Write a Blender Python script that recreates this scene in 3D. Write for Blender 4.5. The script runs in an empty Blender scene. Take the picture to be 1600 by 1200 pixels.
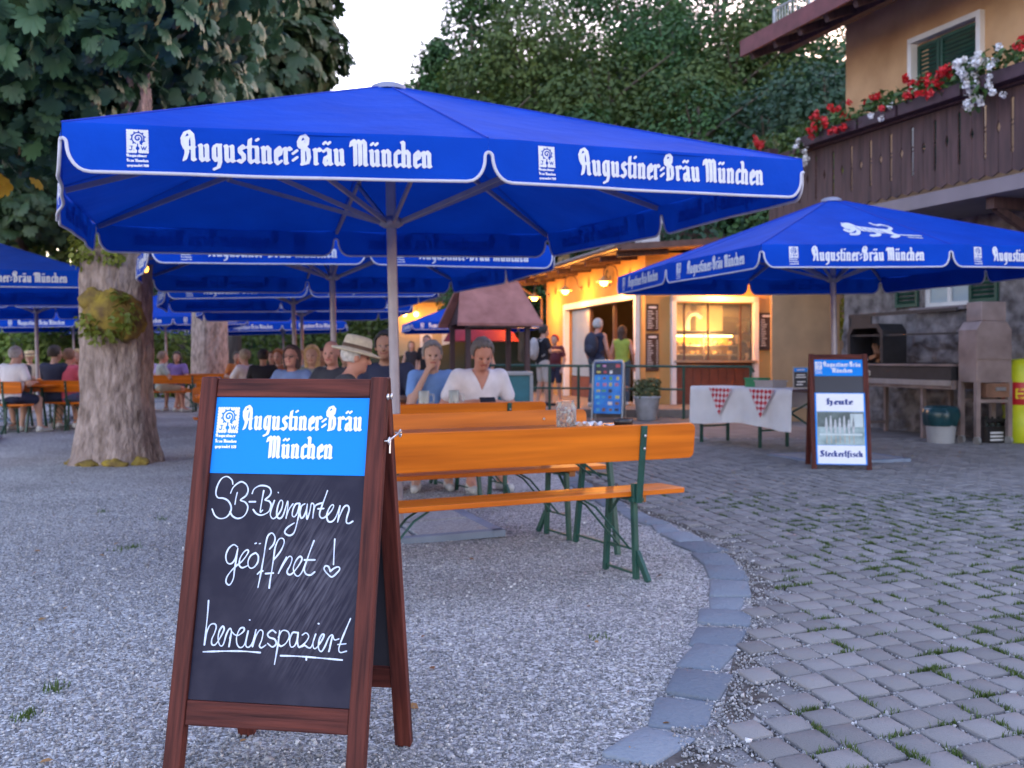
import bpy, bmesh, math, random
import numpy as np
from mathutils import Matrix, Vector, noise

R = math.radians
random.seed(7)
rng = np.random.default_rng(7)
scene = bpy.context.scene
COL = scene.collection

# ------------------------------------------------------------------ camera, sky, sun, exposure
CAM_H = 1.2
FPX = 1600.0            # focal length in pixels of the 1600 px wide photograph (36 mm lens)
HORIZON = 562.0
cam_d = bpy.data.cameras.new('camera')
cam = bpy.data.objects.new('camera', cam_d)
COL.objects.link(cam)
cam.location = (0, 0, CAM_H)
cam.rotation_euler = (R(90), 0, 0)
cam_d.lens = 36.0
cam_d.sensor_width = 36.0
cam_d.shift_y = -(600 - HORIZON) / 1600.0
cam_d.clip_end = 600
cam_d.dof.use_dof = True
cam_d.dof.focus_distance = 2.85
cam_d.dof.aperture_fstop = 5.0
scene.camera = cam

SUN_EL, SUN_ROT = 5.0, 35.0
world = bpy.data.worlds.new('World')
scene.world = world
world.use_nodes = True
wn = world.node_tree
sky = wn.nodes.new('ShaderNodeTexSky')
sky.sky_type = 'NISHITA'
sky.sun_disc = False
sky.sun_elevation = R(SUN_EL)
sky.sun_rotation = R(SUN_ROT)
sky.air_density = 1.0
sky.dust_density = 1.5
sky.ozone_density = 1.5
wn.nodes['Background'].inputs['Strength'].default_value = 0.15
tint = wn.nodes.new('ShaderNodeMix')        # dusk air: a little more violet than the clear-sky model
tint.data_type = 'RGBA'
tint.blend_type = 'MULTIPLY'
tint.inputs['Factor'].default_value = 1.0
tint.inputs['B'].default_value = (1.25, .96, 1.06, 1)
wn.links.new(sky.outputs['Color'], tint.inputs['A'])
wn.links.new(tint.outputs['Result'], wn.nodes['Background'].inputs['Color'])

sun_d = bpy.data.lights.new('sun', 'SUN')
sun_d.energy = 0.12
sun_d.angle = R(25)
sun_d.color = (1.0, 0.9, 0.8)
sun = bpy.data.objects.new('sun', sun_d)
COL.objects.link(sun)
# Nishita: rotation 0 puts the sun at +Y, positive turns it towards +X
_sd = Vector((math.sin(R(SUN_ROT)) * math.cos(R(SUN_EL)), math.cos(R(SUN_ROT)) * math.cos(R(SUN_EL)), math.sin(R(SUN_EL))))
sun.rotation_euler = (-_sd).to_track_quat('-Z', 'Y').to_euler()

scene.view_settings.view_transform = 'Standard'
scene.view_settings.look = 'None'
scene.view_settings.exposure = 3.42
scene.view_settings.gamma = 1.0
scene.view_settings.use_curve_mapping = False
scene.render.engine = 'CYCLES'
scene.cycles.use_denoising = True
scene.cycles.max_bounces = 6
scene.cycles.diffuse_bounces = 3
scene.cycles.glossy_bounces = 3
scene.cycles.transmission_bounces = 5
scene.cycles.transparent_max_bounces = 6
scene.cycles.sample_clamp_indirect = 6.0
scene.cycles.caustics_reflective = False
scene.cycles.caustics_refractive = False


def at(px, d, z=0.0):
    """world point at distance d seen at column px of the photograph"""
    return Vector(((px - 800) / FPX * d, d, z))


def ground(px, py):
    d = FPX * CAM_H / (py - HORIZON)
    return at(px, d)


# ------------------------------------------------------------------ materials
MATS = {}


def srgb(r, g, b):
    def f(c):
        c /= 255.0
        return c / 12.92 if c <= 0.04045 else ((c + 0.055) / 1.055) ** 2.4
    return (f(r), f(g), f(b))


def mat(name, col, rough=0.6, var=0.2, scale=6.0, col2=None, bump=0.0, bscale=60.0, metal=0.0,
        stretch=(1, 1, 1), transl=0.0, attr=None, spec=0.5, coat=0.0, detail=4.0, bstretch=None, bdist=0.01):
    if name in MATS:
        return MATS[name]
    m = bpy.data.materials.new(name)
    m.use_nodes = True
    nt = m.node_tree
    b = nt.nodes['Principled BSDF']
    tc = nt.nodes.new('ShaderNodeTexCoord')
    mp = nt.nodes.new('ShaderNodeMapping')
    mp.inputs['Scale'].default_value = stretch
    nt.links.new(tc.outputs['Object'], mp.inputs['Vector'])
    nz = nt.nodes.new('ShaderNodeTexNoise')
    nz.inputs['Scale'].default_value = scale
    nz.inputs['Detail'].default_value = detail
    nt.links.new(mp.outputs['Vector'], nz.inputs['Vector'])
    ramp = nt.nodes.new('ShaderNodeValToRGB')
    if col2 is None:
        ca = tuple(c * (1 - var) for c in col)
        cb = tuple(min(1, c * (1 + var)) for c in col)
    else:
        ca, cb = col, col2
    ramp.color_ramp.elements[0].position = 0.3
    ramp.color_ramp.elements[1].position = 0.7
    ramp.color_ramp.elements[0].color = (*ca, 1)
    ramp.color_ramp.elements[1].color = (*cb, 1)
    src = nz.outputs['Fac']
    if attr:
        at_ = nt.nodes.new('ShaderNodeAttribute')
        at_.attribute_name = attr
        mx = nt.nodes.new('ShaderNodeMath')
        mx.operation = 'MULTIPLY_ADD'
        mx.inputs[1].default_value = 0.7
        nt.links.new(at_.outputs['Fac'], mx.inputs[0])
        m2 = nt.nodes.new('ShaderNodeMath')
        m2.operation = 'MULTIPLY'
        m2.inputs[1].default_value = 0.3
        nt.links.new(nz.outputs['Fac'], m2.inputs[0])
        nt.links.new(m2.outputs[0], mx.inputs[2])
        src = mx.outputs[0]
        ramp.color_ramp.elements[0].position = 0.1
        ramp.color_ramp.elements[1].position = 0.9
    nt.links.new(src, ramp.inputs['Fac'])
    nt.links.new(ramp.outputs['Color'], b.inputs['Base Color'])
    b.inputs['Roughness'].default_value = rough
    b.inputs['Metallic'].default_value = metal
    b.inputs['Specular IOR Level'].default_value = spec
    if coat:
        b.inputs['Coat Weight'].default_value = coat
        b.inputs['Coat Roughness'].default_value = 0.15
    if bump:
        n2 = nt.nodes.new('ShaderNodeTexNoise')
        n2.inputs['Scale'].default_value = bscale
        n2.inputs['Detail'].default_value = 5
        mp2 = nt.nodes.new('ShaderNodeMapping')
        mp2.inputs['Scale'].default_value = bstretch or stretch
        nt.links.new(tc.outputs['Object'], mp2.inputs['Vector'])
        nt.links.new(mp2.outputs['Vector'], n2.inputs['Vector'])
        bp = nt.nodes.new('ShaderNodeBump')
        bp.inputs['Strength'].default_value = bump
        bp.inputs['Distance'].default_value = bdist
        nt.links.new(n2.outputs['Fac'], bp.inputs['Height'])
        nt.links.new(bp.outputs['Normal'], b.inputs['Normal'])
    if transl:
        tr = nt.nodes.new('ShaderNodeBsdfTranslucent')
        nt.links.new(ramp.outputs['Color'], tr.inputs['Color'])
        ms = nt.nodes.new('ShaderNodeMixShader')
        ms.inputs['Fac'].default_value = transl
        out = nt.nodes['Material Output']
        nt.links.new(b.outputs[0], ms.inputs[1])
        nt.links.new(tr.outputs[0], ms.inputs[2])
        nt.links.new(ms.outputs[0], out.inputs['Surface'])
    MATS[name] = m
    return m


def glow(name, col, strength):
    if name in MATS:
        return MATS[name]
    m = bpy.data.materials.new(name)
    m.use_nodes = True
    b = m.node_tree.nodes['Principled BSDF']
    b.inputs['Base Color'].default_value = (*col, 1)
    b.inputs['Emission Color'].default_value = (*col, 1)
    b.inputs['Emission Strength'].default_value = strength
    MATS[name] = m
    return m


def glass(name, col=(0.9, 0.95, 0.95), rough=0.03):
    if name in MATS:
        return MATS[name]
    m = bpy.data.materials.new(name)
    m.use_nodes = True
    nt = m.node_tree
    b = nt.nodes['Principled BSDF']
    b.inputs['Base Color'].default_value = (*col, 1)
    b.inputs['Roughness'].default_value = rough
    b.inputs['Specular IOR Level'].default_value = 0.6
    tr = nt.nodes.new('ShaderNodeBsdfTransparent')
    tr.inputs['Color'].default_value = (*col, 1)
    ms = nt.nodes.new('ShaderNodeMixShader')
    fr = nt.nodes.new('ShaderNodeFresnel')
    fr.inputs['IOR'].default_value = 1.5
    ad = nt.nodes.new('ShaderNodeMath')
    ad.operation = 'ADD'
    ad.inputs[1].default_value = 0.08
    nt.links.new(fr.outputs[0], ad.inputs[0])
    nt.links.new(ad.outputs[0], ms.inputs['Fac'])
    nt.links.new(tr.outputs[0], ms.inputs[1])
    nt.links.new(b.outputs[0], ms.inputs[2])
    nt.links.new(ms.outputs[0], nt.nodes['Material Output'].inputs['Surface'])
    MATS[name] = m
    return m


# ------------------------------------------------------------------ object helpers
def thing(name, label, cat, loc=(0, 0, 0), rotz=0.0, group=None, kind=None):
    o = bpy.data.objects.new(name, None)
    o.empty_display_size = 0.2
    COL.objects.link(o)
    o.location = loc
    o.rotation_euler = (0, 0, rotz)
    tag(o, label, cat, group, kind)
    return o


def tag(o, label=None, cat=None, group=None, kind=None):
    if label:
        o['label'] = label
    if cat:
        o['category'] = cat
    if group:
        o['group'] = group
    if kind:
        o['kind'] = kind
    return o


def link(name, me, mats, parent=None, label=None):
    o = bpy.data.objects.new(name, me)
    COL.objects.link(o)
    if mats is not None and len(me.materials) == 0:
        for m in (mats if isinstance(mats, (list, tuple)) else [mats]):
            me.materials.append(m)
    if parent is not None:
        o.parent = parent
    if label:
        o['label'] = label
    return o


def dup(root, loc, rotz, label=None, group=None, scale=None):
    def cp(o, parent):
        c = o.copy()
        COL.objects.link(c)
        if parent is not None:
            c.parent = parent
        for ch in list(o.children):
            cp(ch, c)
        return c
    r = cp(root, None)
    r.location = loc
    r.rotation_euler = (0, 0, rotz)
    if scale:
        r.scale = scale
    if label:
        r['label'] = label
    if group:
        r['group'] = group
    return r


def np_mesh(name, V, Fs, smooth=False, rnd=None, mi=None):
    """mesh from numpy arrays; Fs = list of index arrays (n,k); rnd = per-vertex float"""
    me = bpy.data.meshes.new(name)
    V = np.asarray(V, np.float32)
    me.vertices.add(len(V))
    me.vertices.foreach_set('co', V.ravel())
    Fs = [np.asarray(f, np.int32) for f in Fs if len(f)]
    nl = sum(f.size for f in Fs)
    nf = sum(len(f) for f in Fs)
    me.loops.add(nl)
    me.polygons.add(nf)
    me.loops.foreach_set('vertex_index', np.concatenate([f.ravel() for f in Fs]))
    tot = np.concatenate([np.full(len(f), f.shape[1], np.int32) for f in Fs])
    start = np.concatenate([[0], np.cumsum(tot)[:-1]]).astype(np.int32)
    me.polygons.foreach_set('loop_start', start)
    me.polygons.foreach_set('loop_total', tot)
    if smooth:
        me.polygons.foreach_set('use_smooth', np.ones(nf, bool))
    if mi is not None:
        me.polygons.foreach_set('material_index', np.asarray(mi, np.int32))
    if rnd is not None:
        a = me.attributes.new('rnd', 'FLOAT', 'POINT')
        a.data.foreach_set('value', np.asarray(rnd, np.float32))
    me.update(calc_edges=True)
    return me


class MB:
    """collects boxes, bars, tubes, lathes and prisms into ONE mesh"""

    def __init__(self):
        self.v, self.f, self.m, self.s = [], [], [], []

    def add(self, vs, fs, mi=0, smooth=False, M=None):
        o = len(self.v)
        for p in vs:
            p = Vector(p)
            self.v.append(M @ p if M else p)
        for f in fs:
            self.f.append([o + i for i in f])
            self.m.append(mi)
            self.s.append(smooth)
        return self

    def box(self, c, s, mi=0, M=None, rz=0.0):
        c = Vector(c)
        x, y, z = s[0] / 2, s[1] / 2, s[2] / 2
        vs = [Vector((sx * x, sy * y, sz * z)) for sz in (-1, 1) for sy in (-1, 1) for sx in (-1, 1)]
        if rz:
            rm = Matrix.Rotation(rz, 3, 'Z')
            vs = [rm @ v for v in vs]
        vs = [v + c for v in vs]
        fs = [(0, 2, 3, 1), (4, 5, 7, 6), (0, 1, 5, 4), (2, 6, 7, 3), (0, 4, 6, 2), (1, 3, 7, 5)]
        return self.add(vs, fs, mi, False, M)

    def bar(self, p0, p1, w, h, mi=0, up=(0, 0, 1), M=None):
        p0, p1 = Vector(p0), Vector(p1)
        d = (p1 - p0).normalized()
        up = Vector(up)
        if abs(d.dot(up)) > 0.98:
            up = Vector((0, 1, 0))
        s = d.cross(up).normalized()
        u = s.cross(d).normalized()
        vs = []
        for p in (p0, p1):
            for a, b in ((-1, -1), (1, -1), (1, 1), (-1, 1)):
                vs.append(p + s * (a * w / 2) + u * (b * h / 2))
        fs = [(0, 1, 2, 3), (7, 6, 5, 4), (0, 4, 5, 1), (1, 5, 6, 2), (2, 6, 7, 3), (3, 7, 4, 0)]
        return self.add(vs, fs, mi, False, M)

    def tube(self, pts, r, n=8, mi=0, caps=True, M=None, closed=False):
        pts = [Vector(p) for p in pts]
        k = len(pts)
        rs = r if isinstance(r, (list, tuple)) else [r] * k
        vs, fs = [], []
        prev = None
        for i, p in enumerate(pts):
            if closed:
                d = (pts[(i + 1) % k] - pts[i - 1])
            else:
                d = pts[min(i + 1, k - 1)] - pts[max(i - 1, 0)]
            d = d.normalized() if d.length > 1e-9 else Vector((0, 0, 1))
            if prev is None:
                a = Vector((0, 0, 1)) if abs(d.z) < 0.9 else Vector((1, 0, 0))
                s = d.cross(a).normalized()
            else:
                s = (prev - d * prev.dot(d))
                s = s.normalized() if s.length > 1e-6 else d.orthogonal().normalized()
            prev = s
            u = d.cross(s)
            for j in range(n):
                t = 2 * math.pi * j / n
                vs.append(p + (s * math.cos(t) + u * math.sin(t)) * rs[i])
        for i in range(k if closed else k - 1):
            for j in range(n):
                a, b = i * n + j, i * n + (j + 1) % n
                c, e = ((i + 1) % k) * n + (j + 1) % n, ((i + 1) % k) * n + j
                fs.append((a, b, c, e))
        self.add(vs, fs, mi, True, M)
        if caps and not closed:
            self.add(vs[:n], [tuple(range(n - 1, -1, -1))], mi, False, M)
            self.add(vs[-n:], [tuple(range(n))], mi, False, M)
        return self

    def lathe(self, prof, n=20, c=(0, 0, 0), mi=0, M=None, smooth=True):
        c = Vector(c)
        vs, fs = [], []
        for r, z in prof:
            for j in range(n):
                t = 2 * math.pi * j / n
                vs.append(c + Vector((r * math.cos(t), r * math.sin(t), z)))
        for i in range(len(prof) - 1):
            for j in range(n):
                fs.append((i * n + j, i * n + (j + 1) % n, (i + 1) * n + (j + 1) % n, (i + 1) * n + j))
        self.add(vs, fs, mi, smooth, M)
        if prof[0][0] > 1e-4:
            self.add(vs[:n], [tuple(range(n - 1, -1, -1))], mi, False, M)
        if prof[-1][0] > 1e-4:
            self.add(vs[-n:], [tuple(range(n))], mi, False, M)
        return self

    def prism(self, poly, z0, z1, mi=0, M=None):
        n = len(poly)
        vs = [(x, y, z0) for x, y in poly] + [(x, y, z1) for x, y in poly]
        fs = [tuple(range(n - 1, -1, -1)), tuple(range(n, 2 * n))]
        for i in range(n):
            j = (i + 1) % n
            fs.append((i, j, n + j, n + i))
        return self.add(vs, fs, mi, False, M)

    def blob(self, c, r, n=10, mi=0, M=None, jitter=0.0):
        c = Vector(c)
        r = r if isinstance(r, (tuple, list)) else (r, r, r)
        m = max(4, n // 2)
        vs, fs = [], []
        for i in range(m + 1):
            th = math.pi * i / m
            for j in range(n):
                ph = 2 * math.pi * j / n
                q = 1 + (random.uniform(-jitter, jitter) if 0 < i < m else 0)
                vs.append(c + Vector((r[0] * math.sin(th) * math.cos(ph) * q, r[1] * math.sin(th) * math.sin(ph) * q, r[2] * math.cos(th) * q)))
        for i in range(m):
            for j in range(n):
                fs.append((i * n + j, (i + 1) * n + j, (i + 1) * n + (j + 1) % n, i * n + (j + 1) % n))
        return self.add(vs, fs, mi, True, M)

    def mesh(self, name):
        me = bpy.data.meshes.new(name)
        me.from_pydata([tuple(p) for p in self.v], [], self.f)
        me.polygons.foreach_set('material_index', self.m)
        me.polygons.foreach_set('use_smooth', self.s)
        me.update()
        return me

    def build(self, name, mats, parent=None, bevel=0.0, label=None, loc=None, rotz=0.0):
        o = link(name, self.mesh(name), mats, parent, label)
        if bevel:
            md = o.modifiers.new('bevel', 'BEVEL')
            md.width = bevel
            md.segments = 2
            md.limit_method = 'ANGLE'
            md.angle_limit = R(40)
        if loc is not None:
            o.location = loc
            o.rotation_euler = (0, 0, rotz)
        return o


# ------------------------------------------------------------------ flat lettering: 2-D fields turned into clean single-layer meshes
class Ink:
    def __init__(self, w, h, cell, x0=0.0, y0=0.0):
        self.nx, self.ny = int(w / cell) + 2, int(h / cell) + 2
        self.cell, self.x0, self.y0 = cell, x0, y0
        self.F = np.full((self.nx, self.ny), 1.0)
        self.X = x0 + np.arange(self.nx)[:, None] * cell
        self.Y = y0 + np.arange(self.ny)[None, :] * cell

    def _win(self, xa, xb, ya, yb):
        i0 = max(0, int((xa - self.x0) / self.cell) - 2)
        i1 = min(self.nx, int((xb - self.x0) / self.cell) + 3)
        j0 = max(0, int((ya - self.y0) / self.cell) - 2)
        j1 = min(self.ny, int((yb - self.y0) / self.cell) + 3)
        return (slice(i0, i1), slice(j0, j1)) if i1 > i0 and j1 > j0 else None

    def _put(self, win, d, cut):
        if cut:
            self.F[win] = np.maximum(self.F[win], -d)
        else:
            self.F[win] = np.minimum(self.F[win], d)

    def line(self, pts, r, cut=False):
        r0 = r
        for (ax, ay), (bx, by) in zip(pts[:-1], pts[1:]):
            w = self._win(min(ax, bx) - r0 * 2, max(ax, bx) + r0 * 2, min(ay, by) - r0 * 2, max(ay, by) + r0 * 2)
            if not w:
                continue
            X, Y = self.X[w[0]], self.Y[:, w[1]]
            dx, dy = bx - ax, by - ay
            L = dx * dx + dy * dy + 1e-12
            t = np.clip(((X - ax) * dx + (Y - ay) * dy) / L, 0, 1)
            self._put(w, np.hypot(X - ax - t * dx, Y - ay - t * dy) - r, cut)

    def dot(self, x, y, r, cut=False):
        self.line([(x, y), (x + 1e-4, y)], r, cut)

    def rect(self, xa, ya, xb, yb, cut=False):
        w = self._win(xa - .02, xb + .02, ya - .02, yb + .02)
        if w:
            X, Y = self.X[w[0]], self.Y[:, w[1]]
            self._put(w, np.maximum(np.maximum(xa - X, X - xb), np.maximum(ya - Y, Y - yb)), cut)

    def nib(self, pts, n, r, cut=False):
        nx, ny = n
        for (ax, ay), (bx, by) in zip(pts[:-1], pts[1:]):
            dx, dy = bx - ax, by - ay
            cr = dx * ny - dy * nx
            Ld, Ln = math.hypot(dx, dy) + 1e-9, math.hypot(nx, ny) + 1e-9
            if abs(cr) < 0.45 * Ld * Ln:
                s = .55 if dx * nx + dy * ny > 0 else -.55
                self.line([(ax - s * nx, ay - s * ny), (bx + s * nx, by + s * ny)], r * 1.5, cut)
                continue
            pad = 2 * r
            w = self._win(min(ax, bx) - abs(nx) - pad, max(ax, bx) + abs(nx) + pad, min(ay, by) - abs(ny) - pad, max(ay, by) + abs(ny) + pad)
            if not w:
                continue
            X, Y = self.X[w[0]] - ax, self.Y[:, w[1]] - ay
            s = (X * ny - Y * nx) / cr
            t = (dx * Y - dy * X) / cr
            d1 = (np.abs(t) - 1) * abs(cr) / Ld
            d2 = np.maximum(-s, s - 1) * abs(cr) / Ln
            self._put(w, np.hypot(np.maximum(d1, 0), np.maximum(d2, 0)) + np.minimum(np.maximum(d1, d2), 0) - r, cut)

    def tris(self):
        """(verts2d, list of face arrays)"""
        F, nx, ny, c = self.F, self.nx, self.ny, self.cell
        F = np.where(np.abs(F) < 1e-9, 1e-9, F)
        S = F < 0
        V, idx = [], {}

        def corner(i, j):
            k = (0, i, j)
            if k not in idx:
                idx[k] = len(V)
                V.append((self.x0 + i * c, self.y0 + j * c))
            return idx[k]

        def edge(i, j, v):
            k = (1 + v, i, j)
            if k not in idx:
                a, b = F[i, j], (F[i, j + 1] if v else F[i + 1, j])
                t = a / (a - b)
                idx[k] = len(V)
                V.append((self.x0 + (i + (0 if v else t)) * c, self.y0 + (j + (t if v else 0)) * c))
            return idx[k]
        full = S[:-1, :-1] & S[1:, :-1] & S[:-1, 1:] & S[1:, 1:]
        part = (S[:-1, :-1] | S[1:, :-1] | S[:-1, 1:] | S[1:, 1:]) & ~full
        faces = []
        for j in range(ny - 1):
            i = 0
            row = full[:, j]
            while i < nx - 1:
                if row[i]:
                    k = i
                    while k < nx - 1 and row[k]:
                        k += 1
                    faces.append([corner(i, j), corner(k, j), corner(k, j + 1), corner(i, j + 1)])
                    i = k
                else:
                    i += 1
        for i, j in np.argwhere(part):
            ring = [(i, j), (i + 1, j), (i + 1, j + 1), (i, j + 1)]
            ed = [(i, j, 0), (i + 1, j, 1), (i, j + 1, 0), (i, j, 1)]
            poly = []
            for q in range(4):
                a, b = ring[q], ring[(q + 1) % 4]
                if S[a]:
                    poly.append(corner(*a))
                if S[a] != S[b]:
                    poly.append(edge(*ed[q]))
            if len(poly) >= 3:
                faces.append(poly)
        return V, faces

    def mesh(self, name, fn=None):
        """fn maps (x, y) to a 3-D point; default lies in the XZ plane facing -Y"""
        V, F = self.tris()
        me = bpy.data.meshes.new(name)
        fn = fn or (lambda x, y: (x, 0, y))
        me.from_pydata([fn(x, y) for x, y in V], [], F)
        me.update()
        return me


def spline(pts, n=5):
    """Catmull-Rom through the points"""
    P = [np.array(p, float) for p in pts]
    if len(P) < 3:
        return [tuple(p) for p in P]
    P = [2 * P[0] - P[1]] + P + [2 * P[-1] - P[-2]]
    out = []
    for i in range(1, len(P) - 2):
        a, b, c, d = P[i - 1:i + 3]
        for k in range(n):
            t = k / n
            out.append(tuple(0.5 * (2 * b + (c - a) * t + (2 * a - 5 * b + 4 * c - d) * t * t + (3 * b - a - 3 * c + d) * t ** 3)))
    out.append(tuple(P[-2]))
    return out


def _stem(x, top=.88, b=.1):
    return [(x - .07, top + .02), (x, top - .06), (x, b + .04), (x + .08, b - .02)]


GL = {   # blackletter pen strokes: (advance, strokes); x-height is 1
    'A': (1.0, [[(.1, .78), (.0, 1.0), (.0, 1.3), (.14, 1.52), (.38, 1.6), (.6, 1.42), (.66, 1.1), (.66, .16), (.76, .08)], [(.3, 1.3), (.24, 1.05), (.24, .45), (.1, .1)], [(.24, .72), (.66, .72)]]),
    'B': (.98, [[(.12, .98), (.02, 1.1), (.04, 1.35), (.18, 1.55), (.42, 1.6), (.62, 1.42), (.58, 1.15), (.42, 1.0)], [(.28, 1.3), (.28, .1)], [(.42, .98), (.66, .82), (.7, .4), (.6, .14), (.2, .08)]]),
    'M': (1.3, [[(.0, 1.15), (.06, 1.35), (.18, 1.42), (.28, 1.3), (.28, .1)], [(.3, 1.28), (.5, 1.42), (.64, 1.28), (.64, .1)], [(.66, 1.28), (.86, 1.42), (1.0, 1.28), (1.0, .16), (1.09, .08)]]),
    'G': (.98, [[(.66, 1.3), (.5, 1.46), (.2, 1.4), (.04, 1.0), (.06, .4), (.24, .08), (.5, .1), (.68, .3), (.66, .8), (.44, .86)], [(.34, 1.3), (.32, .4)]]),
    'H': (1.02, [[(.2, 1.48), (.2, .1), (.06, .0)], [(.2, .72), (.46, .95), (.68, .8), (.7, .15), (.56, -.2)], [(.2, 1.46), (.36, 1.5)], [(.2, 1.1), (.02, .95)]]),
    'S': (.95, [[(.74, 1.25), (.6, 1.45), (.34, 1.46), (.16, 1.24), (.24, .98), (.6, .74), (.68, .36), (.48, .08), (.2, .08), (.06, .3)], [(.4, 1.35), (.36, .5)]]),
    'i': (.46, [_stem(.2), [(.2, 1.26), (.26, 1.3)]]),
    'n': (.88, [_stem(.2), [(.2, .74), (.44, .92), (.6, .78), (.6, .14), (.68, .08)]]),
    'u': (.88, [[(.13, .9), (.2, .82), (.2, .2), (.32, .08), (.54, .22)], _stem(.6)]),
    'e': (.68, [[(.2, .76), (.2, .2), (.34, .07), (.54, .2)], [(.2, .76), (.4, .92), (.54, .74), (.5, .56), (.24, .44)]]),
    'r': (.64, [_stem(.2), [(.22, .76), (.44, .92), (.56, .82)]]),
    's': (.7, [[(.54, .8), (.4, .92), (.24, .8), (.26, .62), (.5, .42), (.52, .22), (.36, .07), (.14, .16)]]),
    't': (.54, [[(.26, 1.28), (.22, 1.0), (.22, .2), (.34, .07), (.48, .16)], [(.06, .88), (.42, .88)]]),
    'g': (.86, [[(.56, .9), (.36, .92), (.2, .76), (.2, .26), (.34, .1), (.58, .28)], [(.6, .92), (.6, .0), (.5, -.24), (.22, -.34)]]),
    'a': (.86, [[(.18, .8), (.36, .92), (.56, .84), (.58, .16), (.68, .08)], [(.5, .56), (.26, .46), (.2, .22), (.32, .07), (.54, .22)]]),
    'c': (.6, [[(.52, .8), (.38, .92), (.2, .76), (.2, .2), (.34, .07), (.52, .18)]]),
    'h': (.88, [[(.1, 1.42), (.2, 1.34), (.2, .14), (.28, .08)], [(.2, .74), (.44, .92), (.6, .76), (.6, .14), (.68, .06)]]),
    'k': (.84, [[(.1, 1.42), (.2, 1.34), (.2, .14), (.28, .08)], [(.22, .72), (.46, .92), (.52, .7), (.26, .54)], [(.34, .5), (.56, .14), (.66, .08)]]),
    'l': (.48, [[(.1, 1.42), (.2, 1.34), (.2, .2), (.32, .08)]]),
    'f': (.56, [[(.52, 1.34), (.36, 1.42), (.22, 1.24), (.22, -.2)], [(.08, .86), (.44, .86)]]),
    'd': (.84, [[(.54, .84), (.36, .92), (.2, .76), (.2, .2), (.34, .07), (.56, .22)], [(.34, 1.4), (.56, 1.15), (.6, .9), (.6, .12)]]),
    'q': (.52, [[(.5, 1.34), (.34, 1.42), (.2, 1.24), (.2, -.2)]]),      # long s
    '=': (.52, [[(.12, .28), (.34, .42)], [(.12, .64), (.34, .78)]]),
    '-': (.5, [[(.1, .45), (.36, .58)]]),
    '1': (.4, [[(.08, 1.1), (.2, 1.25), (.2, .08)]]),
    '2': (.62, [[(.1, 1.05), (.3, 1.25), (.48, 1.0), (.1, .1), (.52, .1)]]),
    '3': (.6, [[(.1, 1.15), (.4, 1.2), (.3, .75), (.48, .45), (.3, .08), (.08, .2)]]),
    '8': (.6, [[(.3, .7), (.12, 1.0), (.3, 1.24), (.46, 1.0), (.3, .7), (.1, .35), (.3, .06), (.5, .35), (.3, .7)]]),
    ' ': (.42, []),
}


def bl_width(text, xs):
    return sum(GL[{'ä': 'a', 'ü': 'u', 'ö': 'a'}.get(c, c)][0] for c in text) * xs


def bl_write(ink, text, x, y, xh, xs=.8, nibw=.088, rr=.047, cut=False):
    """write blackletter; xh = x-height in metres; xs = condensing"""
    for ch in text:
        base = {'ä': 'a', 'ü': 'u'}.get(ch, ch)
        adv, strokes = GL[base]
        if ch in 'äü':
            strokes = strokes + [[(.2, 1.22), (.26, 1.28)], [(.52, 1.22), (.58, 1.28)]]
        for st in strokes:
            pts = [(x + px * xh * xs, y + py * xh) for px, py in st]
            ink.nib(pts, (nibw * xh * xs, .035 * xh), rr * xh, cut)
        x += adv * xh * xs
    return x


def emblem_ink(s, cell, small=True):
    """stamp emblem, s = stamp width; bottom at 0 with three text lines under the stamp"""
    H = 1.14 * s
    y0 = .72 * s if small else 0
    ink = Ink(s * 1.1, y0 + H + .06 * s, cell, -.03 * s, -.03 * s)
    ink.rect(0, y0, s, y0 + H)
    nt = 9
    for k in range(nt + 1):
        q = k / nt
        for (x, y) in ((q * s, y0), (q * s, y0 + H), (0, y0 + q * H), (s, y0 + q * H)):
            ink.dot(x, y, .03 * s, cut=True)
    cx, cy, r = .52 * s, y0 + .72 * s, .27 * s
    ring = [(cx + r * math.cos(a), cy + r * math.sin(a)) for a in np.linspace(R(-70), R(245), 30)]
    ink.line(ring, .03 * s, cut=True)
    for k in range(9):
        a = R(-60 + k * 36)
        ink.dot(cx + r * 1.22 * math.cos(a), cy + r * 1.22 * math.sin(a), .035 * s, cut=True)
    sp = [(cx + (.2 - .16 * t) * s * math.cos(5.2 + t * 8), cy + (.2 - .16 * t) * s * math.sin(5.2 + t * 8)) for t in np.linspace(0, 1, 22)]
    ink.line(sp, .035 * s, cut=True)
    ink.line([(cx - .02 * s, cy - r), (cx - .02 * s, y0 + .02 * s)], .028 * s, cut=True)
    ink.dot(cx - .02 * s, y0 + .24 * s, .085 * s, cut=True)
    # J. W.
    ink.line([(.16 * s, y0 + .34 * s), (.3 * s, y0 + .34 * s)], .016 * s, True)
    ink.line(spline([(.24 * s, y0 + .34 * s), (.24 * s, y0 + .2 * s), (.2 * s, y0 + .15 * s), (.13 * s, y0 + .18 * s)]), .022 * s, True)
    ink.dot(.33 * s, y0 + .16 * s, .022 * s, True)
    ink.line([(.66 * s, y0 + .34 * s), (.72 * s, y0 + .16 * s), (.77 * s, y0 + .33 * s), (.82 * s, y0 + .16 * s), (.89 * s, y0 + .34 * s)], .02 * s, True)
    ink.dot(.92 * s, y0 + .16 * s, .02 * s, True)
    if small:
        for k, (t, w) in enumerate((('Augustiner-', 1.0), ('Bräu München', 1.0), ('gegründet 1328', 1.0))):
            xh = .105 * s
            xs = (.97 * s) / (bl_width(t, 1.0) * xh)
            bl_write(ink, t, .01 * s, (.54 - .235 * k) * s, xh, xs, .15, .03)
    return ink
# ------------------------------------------------------------------ shared materials
M_GRAVEL = None


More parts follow.
